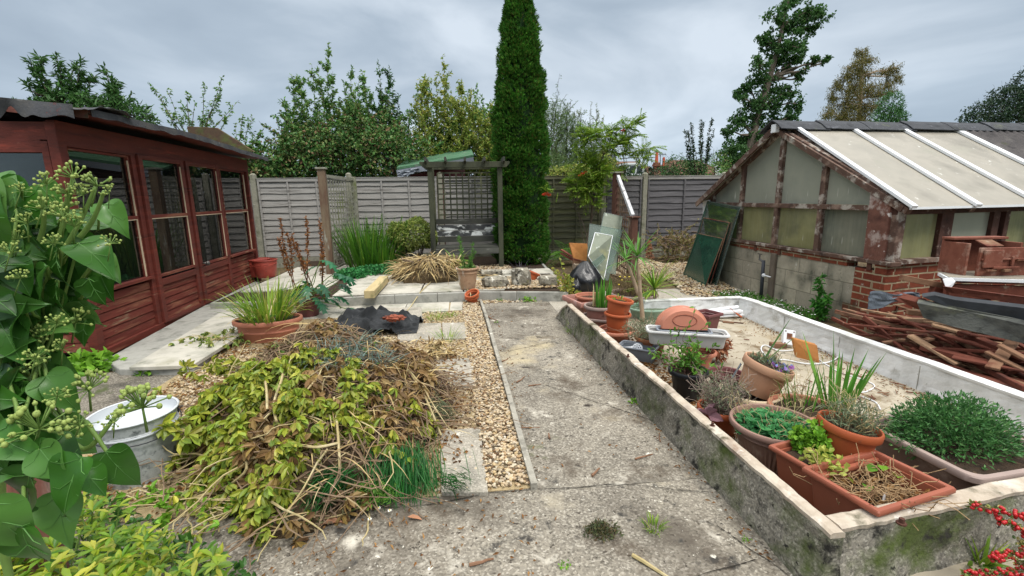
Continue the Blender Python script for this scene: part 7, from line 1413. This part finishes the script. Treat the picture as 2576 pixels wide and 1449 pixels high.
# brush pile right
p = GX(1760, 640, 3.7); c = G(1720, 668, 0); t = thing('brush_pile', 'pile of cut brown branches between dark fence and green glass', 'heap', c+Vector((.1, .5, 0))); f = MB(); f2 = MB()
for _ in range(150):
    a = Vector((random.gauss(.25, .3), random.gauss(.2, .3), random.uniform(.02, .55))); d = Vector(rdir(1, .1)[0]); d.z *= .4; l = random.uniform(.3, .9); W_ = wander(a, a+d*l, 6, .15); f.tube(W_, [.009]*3+[.004]*4, 4); q, D, _ = along(W_, 14, .2, 1); leaves(f2, q, rdir(14, -.2), .06, .025)
f.V = [np.maximum(v, np.array([-9, -9, .01])) for v in f.V]; obj('branches', f, M_twig, t, local=True); obj('dry_leaves', f2, leafmat('brush_leaves', ['7a6a3c', '6f7a3c', '8f7f4c', '5f5030'], .2, .6), t, local=True)
# strap plant near fence p0, weeds
def weed(u, v, z, lab, kind='leafy', s=1., m=None):
    c = G(u, v, z); t = thing('weed', lab, 'weed', c); f = MB()
    if kind == 'grass': tuft(f, (0, 0, 0), 60, .11*s, .005, .07*s, .8, 1.0)
    else: P, d = ellpts((0, 0, 0), (.09*s, .07*s, .05*s), int(170*s), .2); P = P[P[:, 2] > 0]; leaves(f, P, rdir(len(P), .3), .03*s, .018*s, 'oval')
    obj('leaves', f, m or (M_grass if kind == 'grass' else M_lime), t, local=True)
for a in ((1098, 805, .0, 'fresh grass tuft in the gravel behind the small slab', 'grass', 1.3), (1135, 797, .0, 'sparse grass tuft in the gravel near the orange pots', 'grass', .9), (1128, 856, .0, 'grass fringe in front of the small gravel slab', 'grass', 1.4), (1330, 757, .0, 'leafy green weed at the foot of the kerb', 'leafy', 1.5), (1255, 757, .0, 'small weeds left along the kerb foot', 'leafy', .8), (1398, 752, 0., 'tiny weed at the right end of the kerb', 'leafy', .7), (1445, 838, 0., 'grassy weed at the far foot of the mossy wall', 'grass', 1.1), (1605, 1015, 0., 'pale green weed at the foot of the mossy wall', 'leafy', .75), (1515, 1345, 0., 'dark straggly weed clump on the foreground concrete', 'leafy', .0001), (1645, 1330, 0., 'faint low weed near the path crack', 'grass', .5), (1420, 1425, 0., 'tiny weed at the bottom edge of the concrete', 'leafy', .35), (1875, 1360, 0., 'single small weed sprout in the wall crack', 'leafy', .3), (375, 938, 0., 'small weeds before the pale slab end', 'leafy', 1.2), (225, 930, 0., 'ferny weeds under the summerhouse corner', 'leafy', 2.6), (1250, 722+90, 0., 'tiny green weed beside the edging strip', 'leafy', .4)):
    if a[5] > .01: weed(*a)
c = G(1515, 1340, 0); t = thing('dry_weed', 'dark straggly dried weed clump on the foreground concrete', 'weed', c); f = MB(); P, d = ellpts((0, 0, 0), (.09, .06, .035), 380, .1); P = np.abs(P)*np.sign(P+np.array([0, 0, 1])); leaves(f, P, rdir(len(P), .3), .02, .008); twigs(f, 26, .1, .03, .002, .001, .7, .3); obj('leaves', f, leafmat('dull_weed', ['3f4a2c', '55603a', '5f4f38', '33402a'], .2, .6), t, local=True)
# daisy patch + nettle by block wall
f = MB(); fw_ = MB(); n = 2600; xs = rng.uniform(3.4, 4.08, n); ys = rng.uniform(4.5, 6.0, n); k = (xs-3.25) > .55*(1+.5*np.sin(ys*5))*rng.random(n); P = np.stack([xs, ys, rng.uniform(.0, .05, n)], 1)[k]; leaves(f, P, rdir(len(P), .5), .04, .014); stuff('daisy_patch', f, M_grass if False else leafmat('patch_green', ['3f7a24', '56922e', '2f6420', '6fa038'], .3, .5), 'green weedy patch of small white daisies along the block wall', 'ground cover')
for _ in range(70): p = P[random.randrange(len(P))]; fw_.ball((p[0], p[1], .07), .011, 6, 4, (1, 1, .4))
stuff('white_flowers', fw_, M_wflow, 'tiny white daisy heads dotted over the weedy patch', 'flowers')
c = GX(2068, 770, 3.98); c.z = 0; t = thing('nettle', 'tall green nettle like weed growing against the block wall', 'weed', c); f = MB(); f2 = MB()
for (u, v) in ((2063, 695), (2058, 720), (2085, 740), (2050, 755)): W_ = wander((0, 0, 0), tuple(GX(u, v, 3.98)-c), 8, .06); f2.tube(W_, .005, 5); q, D, _ = along(W_, 60, .15, 1); leaves(f, q, nrmz(rdir(60, -.1)), .075, .034, 'oval')
obj('leaves', f, M_lime if False else leafmat('nettle_green', ['3c7a2c', '549338', '2c6424'], .3, .4), t, local=True); obj('stems', f2, M_ivys, t, local=True)
# ================================================================ CUTTINGS HEAP
random.seed(3); rng = np.random.default_rng(3)
HC = np.array([-.86, 2.80]); 
def hz_(x, y):
    """heap height: irregular mound"""
    u, v = (x-HC[0])/.84, (y-HC[1])/1.06; r = math.hypot(u*(1.04 if u > 0 else .98), v); a = math.atan2(v, u); r /= 1+.16*noise.noise(Vector((a*1.1, 5, 0))); r *= 1+1.1*max(0, -.85-x)*max(0, 2.55-y)
    if r >= 1: return 0
    return (.40*(1-r*r)**.75+.14*math.exp(-((x+1.05)**2+(y-3.15)**2)/.12)+.05*noise.noise(Vector((x*4, y*4, 0))))*min(1, (1-r)*5)
t = thing('cuttings_heap', 'big heap of garden cuttings with yellowing leaves and twigs on the gravel', 'heap', (HC[0], HC[1], 0))
f = MB(); f.grid(lambda a, b: (HC[0]-1.15+2.3*a, HC[1]-1.2+2.4*b, max(-.02, hz_(HC[0]-1.15+2.3*a, HC[1]-1.2+2.4*b)-.05+.03*noise.noise(Vector((a*30, b*30, 0))))), 70, 70); obj('debris_core', f, mat('brown_debris', ['3a2f22', '4c3e2c', '2b231a'], 14, 1, 1, 40, bdist=.02, over=[('6f5c40', 22, .56, .64)]), t)
def onheap(n, fn=None, zj=.04):
    P = []
    while len(P) < n:
        x, y = random.uniform(HC[0]-1.1, HC[0]+1.1), random.uniform(HC[1]-1.15, HC[1]+1.15); z = hz_(x, y)
        if z > .01 and (fn is None or fn(x, y)): P.append((x, y, z+random.uniform(-.3, 1)*zj))
    return P
def whorls(mb, P, ll, lw, nl=6, kind='obo', droop=-.75, mbs=None):
    A, D, LL = [], [], []
    for p in P:
        ax = np.array([random.gauss(0, .5), random.gauss(-.25, .5), random.gauss(droop, .5)]); ax /= np.linalg.norm(ax); s = np.cross(ax, rng.normal(size=3)); s /= np.linalg.norm(s); t_ = np.cross(ax, s); sp = random.uniform(.5, 1.1)
        for k in range(nl+random.randint(-1, 2)): a = 6.283*k/nl+random.uniform(-.3, .3); A.append(p); D.append(ax+(s*math.cos(a)+t_*math.sin(a))*sp); LL.append(ll*random.uniform(.7, 1.15))
    D = np.array(D); leaves(mb, A, D, LL, lw, kind, curl=.2)
patch = lambda x, y, s=4.5, o=0: noise.noise(Vector((x*s, y*s, o)))
front = lambda x, y: math.hypot(x+.56, y-1.93) > .20 and patch(x, y) > -.06 and y < 2.80-.55*max(0, x+.9)+.25*noise.noise(Vector((x*3, y*3, 0))) and random.random() < (1 if x < -.55 else .40)
f = MB(); whorls(f, onheap(1100, front, .12), .056, .023); obj('yellow_green_leaves', f, M_chyg, t)
f = MB(); whorls(f, onheap(640, lambda x, y: patch(x, y, 4, 9) > .0 and y < 3.2 and math.hypot(x+.56, y-1.93) > .2, .09), .062, .026, 5); obj('tan_leaves', f, M_chbr, t)
f = MB(); whorls(f, onheap(70, lambda x, y: 2.3 < y < 3.2 and -1.3 < x < -.4, .05), .05, .016); obj('fresh_leaves', f, leafmat('fresh_cut_leaves', ['5f8a34', '7fa040', '4c7430'], .3, .4), t)
f = MB()
for p in onheap(620, lambda x, y: random.random() < .35 or y > 2.8 or x > -.6, .09):
    a = random.uniform(0, 6.28); l = random.uniform(.15, .6); e = (p[0]+l*math.cos(a), p[1]+l*math.sin(a)*.7, 0); e = (e[0], e[1], max(.01, hz_(e[0], e[1]))+random.uniform(0, .09)); f.tube(wander(p, e, 6, .18), [.004]*3+[.002]*4, 4)
obj('twigs', f, M_twig, t)
f = MB()
for (q) in (((640, 890), (665, 950), (672, 1030)), ((700, 870), (712, 930), (690, 1010), (695, 1060)), ((1000, 900), (1060, 980), (1110, 1095)), ((840, 1000), (850, 1090), (855, 1180)), ((720, 1110), (790, 1125), (850, 1115)), ((560, 1230), (620, 1180), (600, 1110))):
    P = [];
    for (u, v) in q:
        z = .2
        for _ in range(12): p = G(u, v, z); z = .5*z+.5*(hz_(p.x, p.y)+.05)
        P.append(G(u, v, z))
    f.tube(smoothp(P), .0065, 6)
for _ in range(26):
    p = onheap(1, None, .05)[0]; a = random.uniform(0, 6.28); l = random.uniform(.25, .6); f.tube(wander(p, (p[0]+l*math.cos(a), p[1]+l*math.sin(a), max(.03, hz_(p[0]+l*math.cos(a), p[1]+l*math.sin(a))+random.uniform(.03, .22))), 7, .16), [.0055, .002], 5)
obj('pale_branches', f, M_pale, t)
f = MB()
for p in onheap(800, lambda x, y: y > 2.7 or x > -.75, .07): a = random.uniform(0, 6.28); blade(f, p, (math.cos(a), math.sin(a), .3), random.uniform(.1, .35), .006, 1.0, 4, twist=random.uniform(-1, 1))
obj('dry_stalks', f, M_straw, t)
f = MB(); P = np.array(onheap(3600, lambda x, y: y > 2.7 or x > -.7 or random.random() < .3, .06)); leaves(f, P, rdir(len(P), .1), .034, .013, curl=.5); obj('brown_leaves', f, leafmat('dull_brown_bits', ['6a5648', '7f6a54', '54443a', '8a7a5c', '6f7452'], .15, .7), t)
f = MB()
for (u, v) in ((880, 880), (900, 865), (850, 905), (820, 890), (930, 900), (800, 910), (870, 920), (960, 915)):
    z = .4
    for _ in range(12): p = G(u, v, z); z = .5*z+.5*(hz_(p.x, p.y)+.03)
    tuft(f, p, 60, .13, .005, .08, 1.2, 1.3)
obj('blue_grey_foliage', f, leafmat('silver_blue_blades', ['5f7a78', '7f9690', '4c665c', '8a9a84'], .2, .5), t)
f = MB(); P = np.array(onheap(900, lambda x, y: x > -.75 and y > 2.4, .04)); leaves(f, P, rdir(len(P), .3), .022, .014, 'oval'); obj('purple_leaves', f, leafmat('bronze_purple_leaves', ['5a3c3c', '6f4a44', '4a3434', '7a5a4c'], .15, .6), t)
# sprays hanging over the sides
def spray(lab, u, v, z, n, rad, m, ll, lw, nl=6, hgt=.05):
    c = G(u, v, z); t = thing('cut_branch', lab, 'branch', (c.x, c.y, 0)); f = MB(); P = [(c.x+random.gauss(0, rad), c.y+random.gauss(0, rad*.6), z+random.uniform(-1, 1)*hgt) for _ in range(n)]; P = [(x, y, max(.02, z_)) for x, y, z_ in P]; whorls(f, P, ll, lw, nl, droop=-.3); obj('leaves', f, m, t); g = MB()
    for p in P[:n//2]: g.tube(wander((c.x, c.y, z), p, 5, .15), .003, 4)
    obj('twigs', g, M_pale, t)
spray('drooping yellow spray reaching towards the metal bin', 480, 1085, .26, 12, .06, M_chyg, .075, .028); spray('golden leafy spray near the top left of the heap', 530, 925, .32, 30, .13, M_chyg, .06, .024)
spray('flat straggly branch with small leaves behind the grass planter', 560, 850, .10, 50, .22, M_euon, .05, .02); spray('pale leafy cuttings on the gravel left of the heap', 520, 1140, .10, 40, .18, M_chyg, .055, .02)
spray('withered tan leafy branch lying at the front of the heap', 870, 1260, .06, 16, .07, M_chbr, .055, .024); spray('yellow wilted spray at the right shoulder of the heap', 1090, 870, .12, 26, .07, M_straw, .09, .016); spray('green leaf scraps in front of the metal bin', 480, 1250, .03, 60, .2, M_lime, .05, .022, 4, .03); spray('pale yellow scraps at the lower left of the heap', 620, 1260, .05, 60, .20, M_chyg, .05, .02, 4, .04)
def feather(lab, u, v, u2, v2, n, w_, m=M_fgreen, L_=.3):
    a, b = G(u, v, .16), G(u2, v2, .02); t = thing('feathery_cutting', lab, 'cutting', (a.x, a.y, 0)); f = MB(); d = (b-a).normalized()
    for _ in range(n):
        s = a.lerp(b, random.random()*.7)+Vector((random.gauss(0, w_), random.gauss(0, w_*.5), random.uniform(-.03, .05))); dd = d+Vector((random.gauss(0, .25), random.gauss(0, .25), random.uniform(.0, .35))); blade(f, s, dd, L_*random.uniform(.5, 1), .004, .9, 4, twist=random.uniform(-1, 1))
    obj('blades', f, m, t)
feather('dark green feathery bunch lying at the front left of the heap', 860, 1190, 735, 1290, 1500, .045); feather('dark green feathery bunch spreading at the front right of the heap', 1000, 1130, 1000, 1230, 1000, .09, L_=.26); feather('small green feathery tuft near the gravel corner', 1110, 1205, 1170, 1225, 160, .03, M_grass if False else M_fgreen, .14); feather('grey green needle bunch at the right edge of the heap', 1060, 1000, 1120, 1060, 350, .05, leafmat('dull_needles', ['4c5c40', '5f6c4c', '6f6f50'], .2, .6), .16)
c = G(935, 1260, .03); t = thing('daisy_cuttings', 'bunch of green cuttings with small white daisies at the heap foot', 'cutting', c); f = MB(); P, d = ellpts((0, 0, .03), (.13, .08, .05), 700, .1); P[:, 2] = np.maximum(P[:, 2], .01); leaves(f, P, rdir(len(P), .3), .025, .006); obj('leaves', f, M_fern, t, local=True); f = MB(); f2 = MB()
for (u, v) in ((953, 1278), (980, 1284), (918, 1268), (930, 1305), (985, 1210), (1005, 1195)):
    p = G(u, v, .035)-c
    for k in range(9): a = 6.283*k/9; leaves(f, [tuple(p)], [(math.cos(a), math.sin(a), .1)], .011, .006)
    f2.ball(p+Vector((0, 0, .002)), .0035, 6, 4)
obj('daisy_petals', f, M_wflow, t, local=True); obj('daisy_centres', f2, M_yflow, t, local=True)
# loose dead leaves and twigs over the paving
f = MB(); P = []
for _ in range(520):
    x = random.choice([random.uniform(-2.2, .3), random.gauss(-.9, .6)]); y = random.gauss(1.75, .22); P.append((x, y, .012))
for _ in range(260): x, y = random.uniform(.35, 1.15), random.uniform(2, 6); 
P2 = [(random.uniform(.33, .40), random.uniform(2, 6), .012) for _ in range(90)]+[(1.18-abs(random.gauss(0, .05))-.02, random.uniform(1.4, 5), .012) for _ in range(200)]+[(random.uniform(.4, 1.1), random.uniform(2, 6), .01) for _ in range(60)]
P = np.array(P+P2); leaves(f, P, rdir(len(P))*np.array([1, 1, .25]), rng.uniform(.008, .03, len(P)), .010, curl=.3); stuff('fallen_leaves', f, M_litter, 'scattered brown leaf fragments on the concrete', 'leaf litter')
f = MB(); P = np.array([(random.uniform(-2.3, -1.2), random.uniform(2.1, 4.6), .02) for _ in range(1600)]+[(random.gauss(-.15, .12), random.uniform(2.2, 4), .03) for _ in range(350)]); leaves(f, P, rdir(len(P))*np.array([1, 1, .3]), rng.uniform(.015, .05, len(P)), .018, curl=.3); stuff('fallen_leaves', f, M_litter, 'brown fallen leaves on the gravel around the heap', 'leaf litter')
for (u, v, l, a, lab) in ((825, 1318, .13, .15, 'large curled tan leaf at the heap foot'), (1045, 1298, .07, -.3, 'small reddish tan leaf on the concrete right of the heap')):
    p = G(u, v, .012); f = MB(); leaves(f, [tuple(p-Vector((l/2, 0, 0)))], [(math.cos(a), math.sin(a), .05)], l, l*.35, 'oval', N=np.array([[0, 0, 1.]])); one('fallen_leaf', f, leafmat('single_tan_leaf', ['b08260', 'a06e50'], .1, .6), lab, 'leaf')
for (u, v, a, l, r_) in ((1499, 1188, .8, .04, .007), (1620, 1148, .3, .06, .005), (1381, 1096, 1.5, .03, .006), (1330, 1075, .1, .07, .004), (1660, 1100, 1.2, .05, .004), (1212, 1413, .2, .05, .007), (1345, 968, .2, .05, .005), (1310, 955, .9, .06, .006), (1236, 800, -1.0, .12, .008), (1270, 905, .9, .05, .006), (1650, 1432, -.9, .10, .008)):
    p = G(u, v, .01); d = Vector((math.cos(a), math.sin(a), 0))*l; one('twig', MB().tube(wander(p-d, p+d, 4, .1), [r_, r_, r_*.8, r_*.7, r_*.6], 6), M_wood2 if u != 1650 else M_pale, {1499: 'short thick twig on the yard in front of the path', 1620: 'thin twig nearest the mossy wall on the near path', 1381: 'tiny upright looking twig on the path centre line', 1330: 'thin twig right beside the near edging strip', 1660: 'small twig against the foot of the mossy wall', 1212: 'dark curled fragment at the bottom of the yard', 1345: 'twig left of the path centre halfway along', 1310: 'slightly thicker twig beside the edging halfway along', 1236: 'flat splinter beside the far end of the edging strip', 1270: 'twig by the edging strip near the middle slab', 1650: 'pale split stick at the bottom edge of the concrete'}[u], 'twig', 'twig fragments on the path' if u != 1650 else None)
f = MB(); f.tube(wander(G(690, 1345, .008), G(930, 1275, .03), 12, .05), .004, 5); one('fallen_stalk', f, M_pale, 'long thin dry stem along the front of the heap', 'stem')
# ================================================================ FOREGROUND IVY
random.seed(17); rng = np.random.default_rng(17)
t = thing('ivy_plant', 'glossy dark ivy with round green flower heads filling the left foreground', 'ivy', (-.95, .75, 0)); f = MB(); g = MB(); h_ = MB(); vn = MB()
def ivy_leaf(mb, p, d, L_, n):
    p = np.array(p); d = nrmz(np.array(d, float)); s = nrmz(np.cross(d, n)); n = np.cross(s, d); W = L_*.5*random.uniform(.82, 1.1)
    prof = [(0, .0), (-.09, .35), (-.02, .75), (.16, .98), (.36, .88), (.56, .66), (.74, .42), (.90, .16), (1.0, 0)]; cv = random.uniform(.1, .6); wv = random.uniform(0, 6)
    V = []; mid = []
    for i, (t_, w) in enumerate(prof):
        mid.append(p+d*L_*max(0, t_)-n*L_*cv*max(0, t_)**2); o = lambda sg, ww: p+d*L_*t_-n*L_*cv*max(0, t_)**2+s*sg*W*ww+n*L_*(.16*ww**1.3+.055*math.sin(wv+t_*9+sg))
        V += [o(-1, w), o(-1, w*.5)-n*L_*.01, mid[-1], o(1, w*.5)-n*L_*.01, o(1, w)]
    mb.add(V, [(5*i+j, 5*i+j+1, 5*i+j+6, 5*i+j+5) for i in range(8) for j in range(4)])
    vn.tube([m_ for m_ in np.array(mid[2:])+n*.0006], [.0007, .0003], 4)
    for k in (1, 3):
        for sg in (1, 3): vn.tube([V[5*2*((k+1)//2)+2]+n*.0006, V[5*(k+2)+sg]+n*.0012, (V[5*(k+2)+(0 if sg == 1 else 4)]*.7+V[5*(k+2)+sg]*.3)+n*.001], [.0006, .0003], 3)
BL = [(60, 1255, 120, 105), (165, 1235, 105, 105), (165, 1150, 30, 80), (300, 1190, 60, 90), (240, 1215, 50, 65), (20, 1000, 120, 120), (95, 960, 200, 90), (140, 930, 20, 90), (45, 1185, 100, 130), (150, 1320, 70, 95), (60, 1400, 95, 100),
      (60, 520, -30, 95), (30, 640, -60, 80), (120, 640, 60, 85), (170, 590, 20, 75), (215, 560, -5, 80), (245, 640, 30, 80), (290, 550, 50, 70), (200, 650, 75, 85), (150, 700, 40, 90), (90, 720, 70, 95), (30, 770, 50, 95), (200, 720, 95, 80), (250, 700, 60, 75), (270, 670, 30, 60), (110, 800, 30, 85), (60, 850, 90, 90), (10, 560, 60, 90), (0, 700, 40, 90), (20, 900, 70, 100), (230, 620, -20, 60), (110, 555, 10, 70), (170, 545, -30, 60), (80, 590, 30, 85), (40, 700, 10, 80), (130, 745, 80, 80), (180, 770, 50, 70), (190, 600, 60, 80), (75, 660, -10, 80), (240, 740, 75, 60), (150, 990, 50, 80), (220, 930, 20, 0), (40, 1090, 60, 110), (190, 1110, 40, 85), (110, 1040, 80, 80), (-10, 480, 30, 90), (15, 500, 70, 80), (130, 680, 0, 75), (215, 800, 80, 60), (205, 840, 95, 50), (90, 880, 20, 80), (10, 820, 120, 90), (120, 860, 60, 70), (60, 940, 45, 100), (175, 820, 60, 50), (0, 1100, 80, 110), (20, 1340, 70, 110), (125, 500, 60, 55)]
for _ in range(120):
    v = random.uniform(490, 1180); um = np.interp(v, [500, 600, 700, 800, 900, 1000, 1100, 1200], [110, 230, 260, 190, 110, 120, 190, 220]); BL.append((random.uniform(-40, um*.8), v, random.uniform(-20, 120), random.uniform(50, 85)))
nodes = []
for (u, v, ang_, l) in BL:
    if l == 0: continue
    near = v > 1120; dist = random.uniform(.80, .98) if not near else random.uniform(.72, .86); p = GD(u, v, dist); a = R_(ang_); d = CM @ Vector((math.cos(a), -math.sin(a), random.uniform(-.35, .45))); n = CM @ Vector((random.gauss(0, .35), random.gauss(.55, .3), .75)); L_ = l*dist/F; p = p-d*L_*.5
    ivy_leaf(f, p, d, L_*.95, np.array(n)); nodes.append(p); h_.tube(wander(p, Vector(p)-Vector(d)*L_*.4+Vector((-.03, .02, -.05)), 5, .15), .0018, 5)
iv = obj('leaves', f, M_ivy, t, smooth=True); sb_ = iv.modifiers.new('s', 'SUBSURF'); sb_.levels = 1; sb_.render_levels = 1; obj('leaf_veins', vn, mat('pale_green_veins', ['4a7438', '55803f'], 9, .5, .05), t)
stems = [[(-30, 1180), (60, 1150), (130, 1100), (150, 1075)], [(150, 1075), (215, 1130), (290, 1050), (335, 1010)], [(100, 1130), (200, 1060), (240, 1095), (290, 1170)], [(-20, 900), (60, 870), (120, 830), (185, 800)], [(40, 1010), (120, 960), (205, 965)], [(60, 760), (120, 690), (200, 560), (240, 470)], [(60, 760), (90, 640), (110, 560), (100, 480)], [(120, 690), (160, 560), (185, 440)], [(-20, 800), (60, 760), (0, 900), (-20, 1000)], [(150, 1060), (60, 940), (30, 820), (60, 760)], [(0, 960), (40, 1060), (60, 1150)], [(160, 640), (230, 560), (262, 480)], [(0, 1330), (60, 1250), (110, 1120)]]
for q in stems: k = len(q); g.tube(smoothp([GD(u, v, .88-.02*i) for i, (u, v) in enumerate(q)]), [.0042, .002], 7)
for b_ in ((-.80, .78), (-.72, .70), (-.88, .84)): g.tube(smoothp([Vector((b_[0], b_[1], 0)), Vector((b_[0]+.03, b_[1]-.03, .4)), Vector((b_[0]-.02, b_[1]+.02, .85)), GD(random.uniform(0, 60), random.uniform(700, 950), .93)]), [.009, .004], 7)
for p in nodes[::2]: g.tube(wander(p, GD(random.uniform(0, 120), random.uniform(650, 1150), .95), 6, .1), .0022, 4)
obj('stems', g, M_ivys, t, smooth=True); obj('leaf_stalks', h_, M_ivys, t, smooth=True)
UM = [(181, 428, 26), (108, 448, 20), (50, 470, 14), (244, 451, 24), (164, 473, 20), (200, 476, 18), (156, 512, 26), (106, 512, 20), (272, 601, 18), (186, 795, 28), (142, 803, 18), (92, 834, 20), (150, 867, 18), (83, 906, 20), (267, 476, 14), (178, 556, 20), (56, 548, 18), (22, 623, 18), (50, 690, 16), (211, 961, 34), (142, 988, 18), (341, 1003, 44), (98, 1057, 46), (201, 1059, 24), (78, 1135, 24), (83, 890, 20), (96, 831, 18), (280, 1054, 18), (150, 530, 22), (130, 600, 16), (40, 590, 16)]
for (u, v, r_) in UM:
    dist = random.uniform(.76, .86) if r_ < 40 else .74; c = GD(u, v, dist); R = r_*.82*dist/F; ax = Vector(CM @ Vector((random.uniform(-.3, .5), .75, .5))).normalized(); m = MB(); sp = MB(); b = c-ax*R*.7; n = 16 if r_ < 30 else 26
    for k in range(n+4):
        d = Vector(rdir(1)[0]); d = (d+ax*.75).normalized()
        if d.dot(ax) < -.1: d = -d
        e = b+d*R*1.25*random.uniform(.85, 1.05); sp.tube([b, e], [R*.035, R*.04], 4, False); m.ball(e, R*random.uniform(.10, .15), 7, 5, (1, 1, 1.15)); m.ball(e+d*R*.12, R*.05, 5, 3)
    sp.tube([b, b-ax*R*1.2+Vector((-.01, 0, -.012))], [R*.06, R*.08], 5)
    o = obj('flower_head', m, M_ivyf, t, smooth=True); obj('flower_stalks', sp, M_ivys, o, smooth=True)
# ================================================================ FOREGROUND CHOISYA (lime) + low greenery
t = thing('lime_shrub', 'bright yellow green shrub with finger like leaves in the bottom left corner', 'shrub', (-.7, .9, 0)); f = MB(); g = MB(); f2 = MB()
W_ = []
for _ in range(270):
    u = random.uniform(-60, 560); v = random.uniform(1180, 1500); lim = np.interp(u, [-60, 100, 300, 420, 560, 640], [1150, 1180, 1260, 1330, 1400, 1449])
    if v < lim: continue
    z = .44-.30*(u/640)+random.uniform(-.10, .06); p = G(u, v, max(.06, z)); W_.append(p)
A, D, LL = [], [], []
for p in W_:
    ax = np.array([random.gauss(0, .25), random.gauss(-.1, .25), 1.]); ax /= np.linalg.norm(ax); s = np.cross(ax, rng.normal(size=3)); s /= np.linalg.norm(s); t_ = np.cross(ax, s); sz = random.uniform(.035, .058)
    for k in range(random.randint(5, 8)): a = 6.283*k/6.5+random.uniform(-.2, .2); A.append(tuple(p)); D.append(ax*random.uniform(.1, .7)+(s*math.cos(a)+t_*math.sin(a))); LL.append(sz*random.uniform(.8, 1.1))
    if random.random() < .35: g.tube(wander(p, p+Vector((random.gauss(0, .05), random.gauss(0, .05), -min(.25, p.z-.01))), 4, .1), .0022, 5)
A = np.array(A); D = np.array(D); LL = np.array(LL); leaves(f, A, D, LL, LL*.34, 'obo', curl=.25, N=np.tile([0, 0, 1.], (len(A), 1))+rng.normal(size=(len(A), 3))*.15)
obj('leaves', f, M_choi, t, smooth=True); obj('stems', g, M_ivys, t)
f = MB(); P = [];
for _ in range(1500):
    u, v = random.uniform(-60, 640), random.uniform(1180, 1500); lim = np.interp(u, [-60, 100, 300, 420, 640], [1150, 1190, 1270, 1330, 1420])
    if v > lim: P.append(tuple(G(u, v, random.uniform(.01, .12))))
leaves(f, P, rdir(len(P), .2), .04, .018, 'oval'); one('ground_ivy', f, leafmat('darker_low_leaves', ['2f5a24', '44702c', '24481e', '5f8a34'], .3, .4), 'darker low leaves underneath the bright lime shrub', 'ground cover')
f = MB()
for (a, b), lab in zip((((190, 1190), (420, 1160)), ((430, 1350), (560, 1200)), ((560, 1400), (640, 1340)), ((410, 1260), (405, 1150))), ('thin brown runner arching in front of the metal bin', 'thin brown runner rising from the lime shrub to the heap', 'short brown runner at the right tip of the lime shrub', 'upright thin stalk just below the metal bin')): one('runner', MB().tube(wander(G(*a, .14), G(*b, .16), 8, .08), .0026, 5), M_twig, lab, 'runner')
# ================================================================ BOTTOM RIGHT
c = G(2472, 1425, .0); t = thing('grass_tuft', 'bright green grass tuft at the foot of the front wall', 'grass', c); f = MB(); tuft(f, (0, 0, 0), 20, .15, .012, .02, .7, .7, .3); tuft(f, (-.03, .02, 0), 26, .10, .016, .04, .9, 1.2); obj('leaves', f, M_grass, t, local=True)
t = thing('berry_shrub', 'arching branches of small leaves and bright red berries in the bottom right corner', 'shrub', G(2620, 1480, 0)); f = MB(); g = MB(); h_ = MB()
br = [[(2650, 1330, .30), (2576, 1300, .33), (2500, 1282, .33), (2440, 1268, .32)], [(2650, 1360, .28), (2560, 1325, .3), (2510, 1308, .3)], [(2650, 1400, .2), (2560, 1360, .25)], [(2650, 1400, .12), (2540, 1395, .2), (2500, 1405, .18)], [(2660, 1440, .1), (2560, 1415, .16)], [(2660, 1440, .1), (2530, 1440, .12), (2420, 1445, .10)], [(2620, 1400, .2), (2580, 1340, .28)], [(2640, 1420, .15), (2570, 1385, .2)]]
for q in br:
    P = smoothp([G(u, v, z) for u, v, z in q]); h_.tube(P, .002, 5); L_ = sum((P[i+1]-P[i]).length for i in range(len(P)-1)); a, D, _ = along(P, int(420*L_)+12, 0, 1); leaves(f, a+rdir(len(a))*.008, rdir(len(a), .2), .014, .009, 'oval')
    a, D, _ = along(P, int(190*L_)+10, 0, 1)
    for p in a+rdir(len(a))*.012: g.ball(p, .0066, 8, 6)
obj('leaves', f, leafmat('small_berry_leaves', ['5f7a38', '8a8f4a', '3f5f2c', 'b0a060'], .25, .5), t); obj('berries', g, M_berry, t, smooth=True); obj('branches', h_, M_twig, t)
f = MB(); P = np.array([(random.uniform(1.25, 2.4), random.uniform(.85, 1.12), .01) for _ in range(900)]); leaves(f, P, rdir(len(P), .3), .022, .012); stuff('corner_litter', f, M_litter, 'brown litter and moss at the foot of the front wall', 'leaf litter')
c = G(2200, 1440, 0); t = thing('weed', 'dark low weed below the front wall coping', 'weed', c); f = MB(); P, d = ellpts((0, 0, 0), (.07, .05, .05), 160, .1); P[:, 2] = np.abs(P[:, 2]); leaves(f, P, rdir(len(P), .3), .024, .014, 'oval'); obj('leaves', f, M_ger, t, local=True)
c = G(1150, 1020, .02); f = MB(); 
# plants near fence corner
c = G(655, 650, .12); t = thing('self_seeded_plant', 'thin pale plant beside the concrete post at the summerhouse end', 'plant', c); f = MB()
for k in range(6): W_ = wander((0, 0, 0), (random.uniform(-.1, .15), 0, random.uniform(.4, .75)), 6, .1); f.tube(W_, .003, 4); q, D, _ = along(W_, 24, .2, 1); leaves(f, q, nrmz(D+rdir(24, .1)), .06, .014)
obj('leaves', f, M_fern, t, local=True)
